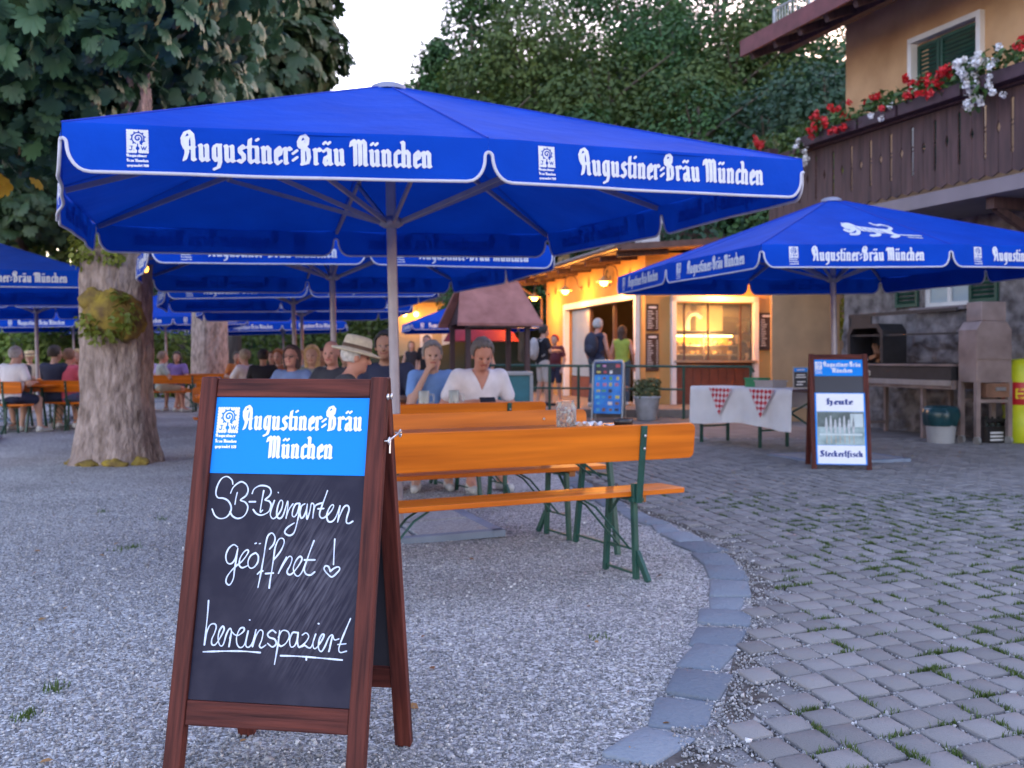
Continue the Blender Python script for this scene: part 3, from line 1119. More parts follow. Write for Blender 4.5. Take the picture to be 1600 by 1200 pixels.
def trunk_only(px, py, r, h, lab):
    t = thing('park_tree', lab, 'tree', ground(px, py))
    link('trunk', trunk_mesh('trunk', r, h, 1.3, px, .8, 20), m_bark_d, t)
    d = FPX * CAM_H / (py - HORIZON)
    V, Fs, rn = leaf_cloud([(0, 0, h + 1.6, 3, 3, 2.2), (1.2, -1, h + .6, 1.5, 1.5, 1.0), (-1.3, -.6, h + .7, 1.5, 1.5, 1.0)], 1500, .36, rg, .5, .3, C_LEAF, C_LF)
    link('crown', np_mesh('crown', V, Fs, False, rn), m_chest2, t)


trunk_only(364, 614, .33, 6, 'slim dark trunk just right of the second chestnut')
trunk_only(28, 612, .42, 6, 'dark trunk by the hedge at the left, behind the leftmost guests')
trunk_only(278, 606, .3, 6.5, 'distant trunk left of the second chestnut, among guests')


def hedge(x0, x1, y, h, t, lab, n, m=m_hedge):
    o = thing('hedge', lab, 'hedge', ((x0 + x1) / 2, y, 0))
    L = x1 - x0
    k = int(L / (h * .8)) + 1
    bl = [(-L / 2 + (i + .5) * L / k, rg.uniform(-.2, .2), h * .45, L / k * .75, t, h * rg.uniform(.5, .62)) for i in range(k)]
    V, Fs, rn = leaf_cloud(bl, n, .22, rg, .6, .2, T_LEAF, T_LF)
    link('foliage', np_mesh('foliage', V, Fs, False, rn), m, o)
    mb = MB()
    for i in range(k * 2):
        mb.tube([(-L / 2 + (i + .5) * L / k / 2, 0, 0), (-L / 2 + (i + .6) * L / k / 2, .1, h * .6)], [.05, .02], 6)
    mb.build('stem', m_bark_d, o)


hedge(-20, -10.6, 33, 2.3, .9, 'bright green hedge at the far left behind the seated guests', 6500)
hedge(-12, 1.5, 44, 3.4, 1.2, 'tall dark green hedge closing the far end of the beer garden', 7000, mat('hedge_leaf_dark', (.05, .095, .015), .6, .3, 3, (.14, .19, .035), attr='rnd', transl=.3))
hedge(-34, -12.5, 50, 3.6, 1.3, 'long dark hedge far behind the left guests', 7000, MATS['hedge_leaf_dark'])
hedge(-16, 4, 60, 6.5, 1.6, 'high dark green hedge added behind the lower one to cover bright sky gaps', 9000, MATS['hedge_leaf_dark'])  # added backing row, hides the sky glow showing through the lower hedge
# a few dry leaves blown over the gravel
n = 70
x, y = scatter(n, 2.7, 12, rg)
on = x < kx(y)
P = np.stack([x, y, np.full(n, .012)], -1)[on]
th = rg.uniform(0, 6.28, len(P))
tl_ = rg.normal(0, .25, len(P))
rot = np.stack([np.stack([np.cos(th), -np.sin(th), 0 * th], -1), np.stack([np.sin(th), np.cos(th), 0 * th], -1), np.stack([tl_, tl_ * .5, 1 + 0 * th], -1)], 1)
V, Fs = instances(T_LEAF - np.array([0, .5, 0]), T_LF, P, rot, rg.uniform(.022, .05, len(P)), rg)
tag(link('fallen_leaves', np_mesh('fallen_leaves', V, Fs, False, np.repeat(rg.random(len(P)), 7)), mat('dry_leaf', (.16, .05, .015), .7, .3, 10, (.38, .22, .08), attr='rnd')), 'dry brown leaves blown over the gravel', 'leaves', kind='stuff')
# ------------------------------------------------------------------ the house on the right
m_stone = mat('stone_plaster', (.055, .045, .048), .92, .4, 4.5, (.30, .27, .275), bump=1.0, bscale=6, detail=10, bdist=.05)
m_ochre = mat('ochre_plaster', (.45, .262, .135), .9, .1, 1.4, (.64, .40, .22), bump=.3, bscale=60)
m_brown = mat('dark_brown_wood', (.045, .024, .026), .65, .3, 5, (.10, .054, .054), bump=.3, bscale=20, stretch=(3, 3, .3))
m_fascia = mat('red_brown_board', (.14, .035, .04), .6, .3, 4)
m_white = mat('white_paint', (.74, .73, .74), .5, .06, 4)
m_green = mat('green_paint', (.012, .055, .04), .45, .2, 5, (.02, .085, .06))
m_tile = mat('roof_tile', (.10, .06, .055), .8, .3, 5, (.16, .10, .09), bump=.5, bscale=15)
m_zinc = mat('galvanised', (.45, .46, .46), .45, .15, 8, metal=.7)
m_pane = mat('window_pane', (.05, .06, .07), .08, .2, 2, spec=.8)
m_curtain = mat('curtain', (.5, .5, .52), .9, .15, 8, stretch=(6, 6, .4))
m_slab = mat('balcony_soffit', (.22, .19, .21), .9, .15, 1.5, bump=.2, bscale=20)

HC = Vector((6.1, 18.8, 0))
HA = R(-70.7)
house = thing('house', 'ochre plastered house with stone ground floor and flower balcony, at the right', 'house', HC, HA)


def wall_with_holes(mb, x0, x1, z0, z1, y0, y1, holes, mi=0):
    """wall slab between y0 (outer) and y1 cut round rectangular holes (xa, xb, za, zb)"""
    xs = sorted({x0, x1, *[h[0] for h in holes], *[h[1] for h in holes]})
    for a, b in zip(xs[:-1], xs[1:]):
        hs = sorted([(h[2], h[3]) for h in holes if h[0] <= a + 1e-6 and h[1] >= b - 1e-6])
        z = z0
        for (za, zb) in hs:
            if za > z + 1e-4:
                mb.box(((a + b) / 2, (y0 + y1) / 2, (z + za) / 2), (b - a, y1 - y0, za - z), mi)
            z = zb
        if z1 > z + 1e-4:
            mb.box(((a + b) / 2, (y0 + y1) / 2, (z + z1) / 2), (b - a, y1 - y0, z1 - z), mi)
    return mb


mb = MB()
wall_with_holes(mb, 0, 10, -.1, 3.62, 0, .45, [(2.0, 3.05, 2.06, 3.15)])
mb.box((.225, 3.2, 1.76), (.45, 5.5, 3.72))
mb.build('ground_floor_wall', m_stone, house)
mb = MB()
wall_with_holes(mb, .02, 10, 3.62, 7.9, .02, .42, [(1.75, 3.35, 4.1, 6.55)])
mb.box((.22, 3.2, 5.76), (.4, 5.4, 4.28))
mb.build('upper_wall', m_ochre, house)


nx_, nz_ = 150, 84
vs_ = []
for j in range(nz_ + 1):
    for i in range(nx_ + 1):
        x, z = .02 + 7.9 * i / nx_, 2.0 * j / nz_
        p_ = Vector((x * 2.1, z * 2.9, 3.3))
        d_, pts_ = noise.voronoi(p_)
        h_ = min(.05, .10 * (d_[1] - d_[0])) + .035 * noise.noise(p_ * 2.4) + .02 * noise.noise(p_ * 6)
        fade = min(1, (2.0 - z) / .35)
        vs_.append((x, -.012 - max(0, .025 + h_) * fade, z))
mb = MB()
mb.add(vs_, [(j * (nx_ + 1) + i, j * (nx_ + 1) + i + 1, (j + 1) * (nx_ + 1) + i + 1, (j + 1) * (nx_ + 1) + i) for j in range(nz_) for i in range(nx_)], smooth=True)
mb.build('rubble_face', m_stone, house)


def shutter(parent, x0, x1, z0, z1, y, label=None):
    mb = MB()
    w = .055
    mb.box((x0 + w / 2, y, (z0 + z1) / 2), (w, .04, z1 - z0)).box((x1 - w / 2, y, (z0 + z1) / 2), (w, .04, z1 - z0))
    for z in (z0 + w / 2, (z0 + z1) / 2, z1 - w / 2):
        mb.box(((x0 + x1) / 2, y, z), (x1 - x0 - 2 * w - .002, .038, w))
    z = z0 + w + .03
    while z < z1 - w - .02:
        if abs(z - (z0 + z1) / 2) > .05:
            M = Matrix.Translation(((x0 + x1) / 2, y, z)) @ Matrix.Rotation(R(35), 4, 'X')
            mb.box((0, 0, 0), (x1 - x0 - 2 * w, .010, .05), M=M)
        z += .07
    return mb.build('shutter', m_green, parent)


def casement(parent, x0, x1, z0, z1, y, fw=.07, curtain=True):
    w = MB()
    for (c, s) in ((((x0 + x1) / 2, y, z1 - fw / 2), (x1 - x0, .09, fw)), (((x0 + x1) / 2, y, z0 + fw / 2), (x1 - x0, .09, fw)),
                   ((x0 + fw / 2, y, (z0 + z1) / 2), (fw, .09, z1 - z0 - 2 * fw)), ((x1 - fw / 2, y, (z0 + z1) / 2), (fw, .09, z1 - z0 - 2 * fw)),
                   (((x0 + x1) / 2, y, (z0 + z1) / 2), (fw * .9, .085, z1 - z0 - 2 * fw))):
        w.box(c, s)
    win = w.build('window', m_white, parent, bevel=.006)
    p = MB()
    p.box(((x0 + x1) / 2, y + .01, (z0 + z1) / 2), (x1 - x0 - fw, .012, z1 - z0 - fw))
    p.build('pane', glass('window_glass', (.8, .85, .88)), win)
    if curtain:
        c = MB()
        n = 40
        for side in ((x0 + fw, (x0 + x1) / 2 - .12), ((x0 + x1) / 2 + .16, x1 - fw)):
            vs = []
            for i in range(n):
                t = i / (n - 1)
                xx = side[0] + (side[1] - side[0]) * t
                vs += [(xx, y + .12 + .02 * math.sin(t * 30), z0), (xx, y + .12 + .02 * math.sin(t * 30), z1)]
            c.add(vs, [(2 * i, 2 * i + 2, 2 * i + 3, 2 * i + 1) for i in range(n - 1)], smooth=True)
        c.build('curtain', m_curtain, win)
    return win


w = casement(house, 2.0, 3.05, 2.06, 3.15, .12)
mb = MB()
mb.box((2.5, -.05, 2.02), (1.2, .22, .06))
mb.build('sill', m_slab, w)
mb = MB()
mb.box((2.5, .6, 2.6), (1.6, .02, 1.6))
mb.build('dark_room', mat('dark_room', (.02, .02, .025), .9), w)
shutter(house, 1.42, 1.96, 2.08, 3.15, -.035)
shutter(house, 3.09, 3.66, 2.08, 3.15, -.035)
mb = MB()
fw = .09
for (c, s) in (((2.55, .0, 6.505), (1.6, .16, fw)), ((1.795, .0, 5.28), (fw, .16, 2.36)), ((3.305, .0, 5.28), (fw, .16, 2.36))):
    mb.box(c, s)
w = mb.build('window', m_white, house, bevel=.008)
mb = MB()
mb.box((2.55, .30, 5.3), (1.42, .02, 2.3))
mb.build('pane', m_pane, w)
shutter(w, 1.86, 2.36, 4.15, 6.42, .06)
shutter(w, 2.42, 3.24, 4.15, 6.42, .03)

# roof
mb = MB()
sl = .42
ye, yr, ze = -1.45, 4.2, 6.98


def rz_(y):
    return ze + (y - ye) * sl


mb.add([(-1.1, ye, ze), (10.5, ye, ze), (10.5, yr, rz_(yr)), (-1.1, yr, rz_(yr)), (-1.1, ye, ze + .2), (10.5, ye, ze + .2), (10.5, yr, rz_(yr) + .2), (-1.1, yr, rz_(yr) + .2)],
       [(0, 3, 2, 1), (4, 5, 6, 7), (0, 1, 5, 4), (2, 3, 7, 6), (0, 4, 7, 3), (1, 2, 6, 5)])
roof = mb.build('roof', m_tile, house)
x = -.9
while x < 10.3:
    mb = MB()
    mb.bar((x, ye + .06, ze - .08), (x, .0, rz_(0) - .14), .1, .14)
    mb.build('rafter', m_brown, roof)
    x += .75
mb = MB()
mb.box((4.7, -.75, rz_(-.75) - .2), (11, .16, .18))
mb.build('purlin', m_brown, roof)
mb = MB()
mb.bar((-1.13, ye - .02, ze + .1), (10.5, ye - .02, ze + .1), .05, .3)
mb.bar((-1.13, ye, ze + .1), (-1.13, yr, rz_(yr) + .1), .05, .3)
mb.build('fascia', m_fascia, roof)
mb = MB()
zg = rz_(ye + .5) + .2
mb.tube([(-.75, ye + .45, zg + .02), (10, ye + .45, zg + .02)], .015, 6)
mb.tube([(-.75, ye + .45, zg + .36), (10, ye + .45, zg + .36)], .018, 6)
x = -.75
while x < 10:
    mb.tube([(x, ye + .45, zg - .06), (x, ye + .45, zg + .36)], .008, 5)
    x += .09
for x in (-.75, .35, 1.5, 2.7):
    mb.box((x, ye + .45, zg + .15), (.05, .03, .46))
mb.build('snow_guard', m_zinc, roof)

# balcony: slab, plank railing with slits and lozenges, rail
mb = MB()
mb.box((4.6, -.68, 3.52), (9.9, 1.38, .2))
balcony = mb.build('balcony', m_slab, house)
mb = MB()
PW, BY = .235, -1.3


def plank(x, kl, kr):
    """plank outline; kl / kr = cut on the left / right edge: 's' slit, 'd' lozenge"""
    z0, z1, h = 3.68, 4.78, PW / 2 - .004
    L = [(-h, z0 + .03)]
    Rr = [(h, z0 + .03)]

    def side(k, s):
        if k == 's':
            return [(s * h, 3.92), (s * (h - .012), 3.93), (s * (h - .03), 3.97), (s * (h - .014), 4.0), (s * (h - .024), 4.02), (s * (h - .024), 4.28), (s * (h - .008), 4.3), (s * (h - .03), 4.33), (s * (h - .008), 4.36), (s * (h - .024), 4.38), (s * (h - .024), 4.6), (s * (h - .03), 4.64), (s * h, 4.67)]
        return [(s * h, 4.22), (s * (h - .036), 4.31), (s * h, 4.4)]
    pts = [(-h, z0 + .025), (0, z0 - .02), (h, z0 + .025)] + side(kr, 1) + [(h, z1), (-h, z1)] + side(kl, -1)[::-1]
    n = len(pts)
    vs = [(x + a, BY - .013, z) for a, z in pts] + [(x + a, BY + .013, z) for a, z in pts]
    fs = [tuple(range(n)), tuple(range(2 * n - 1, n - 1, -1))] + [(i, n + i, n + (i + 1) % n, (i + 1) % n) for i in range(n)]
    mb.add(vs, fs)


x, k = -.33, 0
while x < 9.4:
    plank(x, 'sd'[k % 2], 'ds'[k % 2])
    x += PW
    k += 1
for zz in (3.78, 4.74):
    mb.box((4.5, BY + .05, zz), (9.9, .05, .07))
for i in range(5):
    mb.box((-.42, -1.16 + i * .235, 4.23), (.026, .222, 1.08))
mb.build('plank_railing', m_brown, balcony)
mb = MB()
mb.box((4.52, BY, 4.84), (9.98, .16, .1))
mb.box((-.44, -.62, 4.84), (.14, 1.22, .1))
mb.build('handrail', m_brown, balcony, bevel=.01)
for xx in (-.3, 2.2, 4.7, 7.2):
    mb = MB()
    mb.bar((xx, -1.2, 3.34), (xx, .0, 3.34), .14, .16)
    mb.bar((xx, -1.1, 3.28), (xx, .02, 2.7), .1, .1)
    mb.build('bracket', m_brown, balcony)

# flower boxes hung on the handrail
m_box = mat('flower_box_wood', (.05, .025, .035), .6, .3, 6)
m_ger = mat('geranium_leaf', (.03, .08, .015), .5, .3, 8, (.09, .17, .04), attr='rnd', transl=.2)
m_red = mat('red_blossom', (.45, .008, .012), .5, .3, 20, (.72, .02, .03), attr='rnd')
m_wht = mat('white_blossom', (.7, .7, .72), .5, .1, 20, (.85, .85, .86), attr='rnd')
petal = np.array([(-.5, -.5, 0), (.5, -.5, .1), (.5, .5, 0), (-.5, .5, .12)], float)


def blossom(centres, r, rgn):
    P, Rr = [], []
    for c in centres:
        k = 26
        d = rgn.normal(size=(k, 3))
        d /= np.linalg.norm(d, axis=1)[:, None]
        P.append(np.array(c) + d * r * rgn.uniform(.6, 1.0, (k, 1)))
    P = np.concatenate(P)
    n = len(P)
    return instances(petal, [np.array([(0, 1, 2, 3)])], P, rand_rot(n, rgn), rgn.uniform(.6, 1.1, n) * r * .75, rgn), rgn.random(n)


def flower_box(x0, x1, reds, whites, label, droop=0):
    y = BY - .14
    L = x1 - x0
    t = thing('flower_box', label, 'flower box', HC + Matrix.Rotation(HA, 3, 'Z') @ Vector(((x0 + x1) / 2, y, 4.82)), HA, 'flower boxes on the balcony handrail')
    mb = MB()
    mb.box((0, 0, .09), (L, .2, .18))
    mb.build('trough', m_box, t, bevel=.01)
    k = int(L / .16) + 1
    bl = [(-L / 2 + (i + .5) * L / k, rg.uniform(-.05, .03), .26 + rg.uniform(-.03, .1), .16, .16, .14) for i in range(k)]
    if droop:
        bl += [(droop + rg.uniform(-.1, .1), -.16, .05 - .12 * i, .12, .08, .1) for i in range(3)]
    V, Fs, rn = leaf_cloud(bl, int(230 * L) + 60, .09, rg, .4, .2, T_LEAF, T_LF)
    link('foliage', np_mesh('foliage', V, Fs, False, rn), m_ger, t)
    for nm, lst, m in (('red_blossoms', reds, m_red), ('white_blossoms', whites, m_wht)):
        if lst:
            (V, Fs), rn = blossom(lst, .050, rg)
            link(nm, np_mesh(nm, V, Fs, False, np.repeat(rn, 4)), m, t)


def rb(n, x0, x1, z0=.2, z1=.5):
    return [(rg.uniform(x0, x1), rg.uniform(-.28, -.03), rg.uniform(z0, z1)) for _ in range(int(n * 1.25))]


flower_box(-.72, -.1, rb(7, -.2, .3, .1, .45), rb(3, -.35, -.2, .1, .3), 'short flower box with red geraniums at the far end of the balcony')
flower_box(.75, 2.3, rb(20, -.35, .6, .05, .5), rb(10, -.8, -.5, -.35, .15), 'flower box with red geraniums and white trailing blossoms, left of the ochre wall corner', -.65)
flower_box(2.36, 3.2, rb(4, -.3, .3, .15, .45), rb(3, .0, .4, .0, .3), 'sparse flower box with few blossoms, left of the green shuttered upper window')
flower_box(3.26, 4.5, rb(26, -.5, .6, .1, .5), [], 'flower box full of red geraniums under the green shuttered upper window')
flower_box(4.56, 6.0, rb(10, .2, .7, .3, .6), rb(28, -.7, -.05, -.25, .5), 'flower box with a big trailing bunch of white blossoms, nearest on the balcony', -.4)
# young climbing tree shoots at the house corner
V, Fs, rn = leaf_cloud([(0, 0, 3.6, .7, .5, .8), (-.5, 0, 4.5, .5, .4, .4), (-1.0, 0, 5.0, .6, .3, .2), (.2, 0, 2.4, .5, .5, .9), (.1, 0, 5.2, .35, .35, .5)], 700, .2, rg, .3, .3, T_LEAF, T_LF)
ct = thing('young_tree', 'young yellow green tree beside the ochre house corner, above the balcony end', 'tree', at(1288, 22.5))
link('crown', np_mesh('crown', V, Fs, False, rn), MATS['shoot_leaf'], ct)
mb = MB()
mb.tube([(0, 0, 0), (.05, 0, 2), (0, 0, 4.8)], [.06, .05, .02], 8)
mb.build('trunk', m_bark_d, ct)

# ------------------------------------------------------------------ the kiosk
m_kwall = mat('kiosk_plaster', (.44, .245, .08), .9, .08, 1.5, (.56, .33, .12), bump=.25, bscale=50)
m_cream = mat('cream_plaster', (.46, .35, .20), .9, .08, 1.5, (.54, .42, .26), bump=.2, bscale=50)
m_redp = mat('red_brown_panel', (.16, .05, .035), .6, .2, 4, (.22, .075, .05))
m_iwall = mat('interior_wall', (.20, .14, .09), .8, .3, 1.2)
m_steel = mat('brushed_steel', (.46, .45, .44), .38, .12, 20, metal=.85, stretch=(1, 1, 8))
m_menu = mat('menu_board', (.05, .028, .025), .7, .2, 5)
m_chalk = mat('chalk', (.72, .72, .74), .9, .12, 60)
m_bulb = glow('warm_bulb', (1.0, .45, .09), 2.2)
m_case = glow('case_light', (1.0, .66, .25), 1.2)
WARM = (1.0, .38, .055)

KP = Vector((3.06, 23.5, .17))
KA = R(13.9)
kiosk = thing('kiosk', 'ochre garden kiosk with lit serving window and wide open door, behind the green railing', 'kiosk', KP, KA)
KM = Matrix.Translation(KP) @ Matrix.Rotation(KA, 4, 'Z')
mb = MB()
wall_with_holes(mb, .0, 3.3, -.2, 3.5, 0, .2, [(.62, 2.8, -.2, 2.36)])
Ml = Matrix.Rotation(R(90), 4, 'Z')          # local x runs along +y of the kiosk
lw = MB()
wall_with_holes(lw, .202, 8.3, -.2, 3.55, -.2, 0, [(.35, 6.2, -.2, 2.54)])
mb.add([Ml @ v for v in lw.v], lw.f)
mb.build('wall', m_kwall, kiosk)
mb = MB()
mb.box((5.2, 4.2, 1.6), (.1, 8.4, 3.6)).box((2.7, 8.35, 1.6), (5.2, .1, 3.6)).box((2.7, 4.2, 3.3), (5, 8.1, .06)).box((2.7, 4.2, -.03), (5, 8.1, .06)).box((4.25, .1, 1.6), (1.88, .2, 3.7))
mb.build('interior', m_iwall, kiosk)
mb = MB()
mb.add([(-.95, -1.0, 3.42), (5.5, -1.0, 3.95), (5.5, 9.0, 3.95), (-.95, 9.0, 3.42), (-.95, -1.0, 3.56), (5.5, -1.0, 4.1), (5.5, 9.0, 4.1), (-.95, 9.0, 3.56)],
       [(0, 3, 2, 1), (4, 5, 6, 7), (0, 1, 5, 4), (2, 3, 7, 6), (0, 4, 7, 3), (1, 2, 6, 5)])
krf = mb.build('roof', m_tile, kiosk)
mb = MB()
mb.tube([(-1.02, -1.0, 3.5), (-1.02, 9.0, 3.5)], .07, 8)
mb.tube([(-1.02, 8.6, 3.46), (-.5, 8.6, 3.1), (-.12, 8.42, 2.9), (-.12, 8.42, .1)], .045, 8)
mb.build('gutter', mat('copper_gutter', (.13, .08, .07), .5, .2, 5, metal=.3), krf)
for i in range(9):
    mb = MB()
    mb.bar((-.9, -.6 + i * 1.15, 3.36), (.3, -.6 + i * 1.15, 3.46), .09, .12)
    mb.build('rafter', m_brown, krf)
mb = MB()
mb.box((2.2, 5.5, 4.3), (.55, .55, 1.2)).box((2.2, 5.5, 4.95), (.75, .75, .1)).box((2.2, 5.5, 5.1), (.6, .6, .12))
mb.build('chimney', mat('chimney_plaster', (.5, .5, .52), .9, .1), krf, bevel=.01)
# serving window
mb = MB()
for (c, s) in (((.67, -.03, 1.15), (.12, .14, 2.72)), ((2.75, -.03, 1.15), (.12, .14, 2.72)), ((1.71, -.03, 2.44), (2.2, .14, .14))):
    mb.box(c, s)
win = mb.build('serving_window', m_white, kiosk, bevel=.01)
mb = MB()
mb.box((1.71, .08, .42), (1.96, .06, 1.1))
for i in range(9):
    mb.box((.85 + i * .215, .045, .42), (.17, .02, 1.0))
mb.build('lower_panel', m_redp, win)
mb = MB()
mb.box((1.71, -.02, .99), (2.06, .3, .05))
mb.build('counter', m_steel, win)
for a in (1.0, 1.6, 2.42):
    mb = MB()
    mb.box((a, .10, 1.68), (.035, .04, 1.34))
    mb.build('mullion', m_brown, win)
mb = MB()
mb.box((1.71, .10, 1.68), (1.95, .01, 1.33))
mb.build('pane', glass('window_glass'), win)
# cupboard hood over the display
mb = MB()
mb.box((1.15, 1.35, 2.05), (.9, .5, .62)).box((2.1, 1.35, 2.05), (.7, .5, .62))
mb.build('wall_cupboard', mat('cupboard', (.50, .42, .30), .5, .06, 3), kiosk)
mb = MB()
mb.tube([(1.42, .9, 1.75), (1.42, .9, 2.0), (1.5, .9, 2.14), (1.68, .9, 2.16), (1.8, .9, 2.06)], .07, 10)
mb.build('vent_pipe', m_white, kiosk)
# door frame on the left wall
mb = MB()
for (c, s) in (((-.03, .42, 1.2), (.16, .14, 2.8)), ((-.03, 6.13, 1.2), (.16, .14, 2.8)), ((-.03, 3.27, 2.53), (.16, 5.57, .16))):
    mb.box(c, s)
dr = mb.build('door', m_white, kiosk, bevel=.01)
for yy in (2.4, 4.3):
    mb = MB()
    mb.box((.12, yy, 1.15), (.08, .1, 2.58))
    mb.build('mullion', m_brown, dr)
mb = MB()
mb.box((.12, 5.2, 1.5), (.012, 1.7, 1.85))
mb.build('pane', glass('window_glass'), dr)
mb = MB()
mb.box((.12, 5.2, .28), (.05, 1.7, .56))
mb.build('lower_panel', m_redp, dr)
# decorative painted letters over the door, half worn away
ink = Ink(2.6, .9, .012, -.1, -.25)
bl_write(ink, 'Ge', 0, 0, .30, .85)
lt = link('door_lettering', ink.mesh('door_lettering', lambda x, y: (-.205, 2.2 - x, 2.82 + y)), mat('sign_letter', (.05, .03, .015), .7, .2, 5), kiosk)
# inside: counter with lit display
ct = thing('sales_counter', 'steel sales counter with a lit food display inside the open kiosk door', 'counter', KM @ Vector((2.3, 3.4, 0)), KA)
mb = MB()
mb.box((0, 0, .45), (.7, 5.2, .9))
mb.build('body', m_redp, ct)
mb = MB()
mb.box((0, 0, .93), (.86, 5.4, .05))
mb.build('worktop', m_steel, ct)
mb = MB()
mb.box((0, -1.4, 1.0), (.5, 1.0, .06)).box((0, -1.4, 1.42), (.5, 1.0, .03))
mb.build('lit_display', m_case, ct)
mb = MB()
for (a, b) in ((-.26, -1.9), (.26, -1.9), (-.26, -.9), (.26, -.9)):
    mb.bar((a, b, .95), (a, b, 1.45), .025, .025)
mb.build('display_frame', m_steel, ct)
lampin = thing('ceiling_lamp', 'warm round lamp glowing inside the open kiosk door', 'lamp', KM @ Vector((2.4, 4.6, 2.9)), KA)
mb = MB()
mb.blob((0, 0, 0), .13, 14)
mb.build('globe', m_bulb, lampin)
mb = MB()
mb.tube([(0, 0, .1), (0, 0, .4)], .012, 6)
mb.build('rod', m_brown, lampin)
mb = MB()
for z in (1.35, 1.8):
    mb.box((5.0, 3.6, z), (.3, 4.2, .04))
mb.box((5.1, 3.6, .8), (.12, 4.6, 1.4))
ws = mb.build('wall_shelf', m_brown, kiosk)
rs_ = np.random.default_rng(11)
for k in range(26):
    mb = MB()
    r_, h_ = rs_.uniform(.04, .09), rs_.uniform(.12, .34)
    mb.lathe([(r_, 0), (r_, h_ * .7), (r_ * .5, h_ * .9), (r_ * .5, h_)], 10)
    o = mb.build('bottle', mat('shelf_ware_%d' % (k % 4), [(.5, .42, .3), (.10, .05, .02), (.35, .12, .03), (.06, .12, .06)][k % 4], .3), None)
    o.location = KM @ Vector((4.95, 1.7 + (k % 13) * .3 + rs_.uniform(-.05, .05), 1.37 if k < 13 else 1.82))
    tag(o, 'small jar or bottle on the dark wall shelf inside the kiosk', 'bottle', 'jars and bottles on the kiosk wall shelf')
mb = MB()
mb.add([(1.4, 2.2, 2.75), (4.6, 2.2, 2.75), (4.6, 5.6, 2.75), (1.4, 5.6, 2.75), (2.2, 2.8, 2.25), (4.6, 2.8, 2.1), (4.6, 5.0, 2.1), (2.2, 5.0, 2.25)], [(0, 1, 5, 4), (1, 2, 6, 5), (2, 3, 7, 6), (3, 0, 4, 7), (4, 5, 6, 7)])
mb.build('extractor_hood', mat('hood_steel', (.16, .14, .13), .5, .2, 6, metal=.4), kiosk)
# display case behind the serving window
dc = thing('display_case', 'brightly lit glass display case with shelves of pastries in the serving window', 'display case', KM @ Vector((1.66, .75, 0)), KA)
dc.scale = (1.32, 1, 1)
mb = MB()
mb.box((0, 0, .45), (1.4, .6, .9))
mb.build('base', m_steel, dc)
sh = MB()
for z in (.93, 1.15, 1.37):
    sh.box((0, .03, z), (1.36, .5, .02))
sh.build('shelf', m_steel, dc)
mb = MB()
mb.box((0, .02, 1.60), (1.3, .12, .04))
mb.build('light_strip', glow('case_strip', (1.0, .48, .09), 4.0), dc)
mb = MB()
mb.box((0, .30, 1.27), (1.38, .02, .72))
mb.build('back_panel', mat('case_back', (.75, .36, .07), .6, .1, 4), dc)
mb = MB()
for a in (-.69, 0, .69):
    mb.bar((a, -.29, .9), (a, -.29, 1.64), .022, .022)
mb.box((0, -.29, 1.64), (1.42, .03, .03))
mb.build('frame', m_brown, dc)
m_bun = mat('pastry', (.42, .20, .06), .6, .25, 12, (.62, .36, .12))
pm = MB()
pm.blob((0, 0, .045), (.075, .055, .05), 10, jitter=.06)
bun = pm.mesh('bread_roll')
k = 0
for z in (.94, 1.16, 1.38):
    for i in range(9):
        o = link('bread_roll', bun, m_bun)
        o.location = KM @ Vector((1.66 + (i - 4) * .195 + rg.uniform(-.03, .03), .72 + rg.uniform(-.08, .08), z))
        o.rotation_euler = (0, 0, rg.uniform(0, 3))
        tag(o, 'golden baked roll lying on a shelf of the lit display case', 'bread roll', 'rolls in the lit display case')
# wall lamps


def wall_lamp(px, py, pz, out, label):
    """swan-neck lamp; out = outward unit vector in kiosk axes"""
    w0 = KM @ Vector((px, py, pz))
    od = (Matrix.Rotation(KA, 3, 'Z') @ Vector(out))
    ang = math.atan2(od.y, od.x)
    t = thing('wall_lamp', label, 'wall lamp', w0, ang, 'swan neck lamps on the kiosk wall')
    mb = MB()
    mb.lathe([(.07, 0), (.07, .02), (.03, .03)], 12, M=Matrix.Rotation(R(90), 4, 'Y'))
    arc = [(.12 + .17 * (1 - math.cos(a)), 0, .16 + .17 * math.sin(a)) for a in np.linspace(0, math.pi, 10)]
    mb.tube([(0, 0, 0), (.08, 0, .03), (.12, 0, .10)] + arc + [(.46, 0, .02)], .013, 8)
    mb.build('neck', m_brown, t)
    mb = MB()
    mb.lathe([(.03, .06), (.05, .02), (.19, -.06), (.20, -.075), (.185, -.07), (.045, .0)], 20, (.46, 0, 0))
    mb.build('shade', mat('enamel_shade', (.5, .36, .2), .4, .1), t)
    mb = MB()
    mb.blob((.46, 0, -.085), (.10, .10, .085), 16)
    mb.build('bulb', m_bulb, t)
    ld = bpy.data.lights.new('lamp_light', 'POINT')
    ld.energy = LAMP_W
    ld.color = WARM
    ld.shadow_soft_size = .12
    lo = bpy.data.objects.new('lamp_light', ld)
    COL.objects.link(lo)
    lo.location = w0 + od * .46 + Vector((0, 0, -.26))


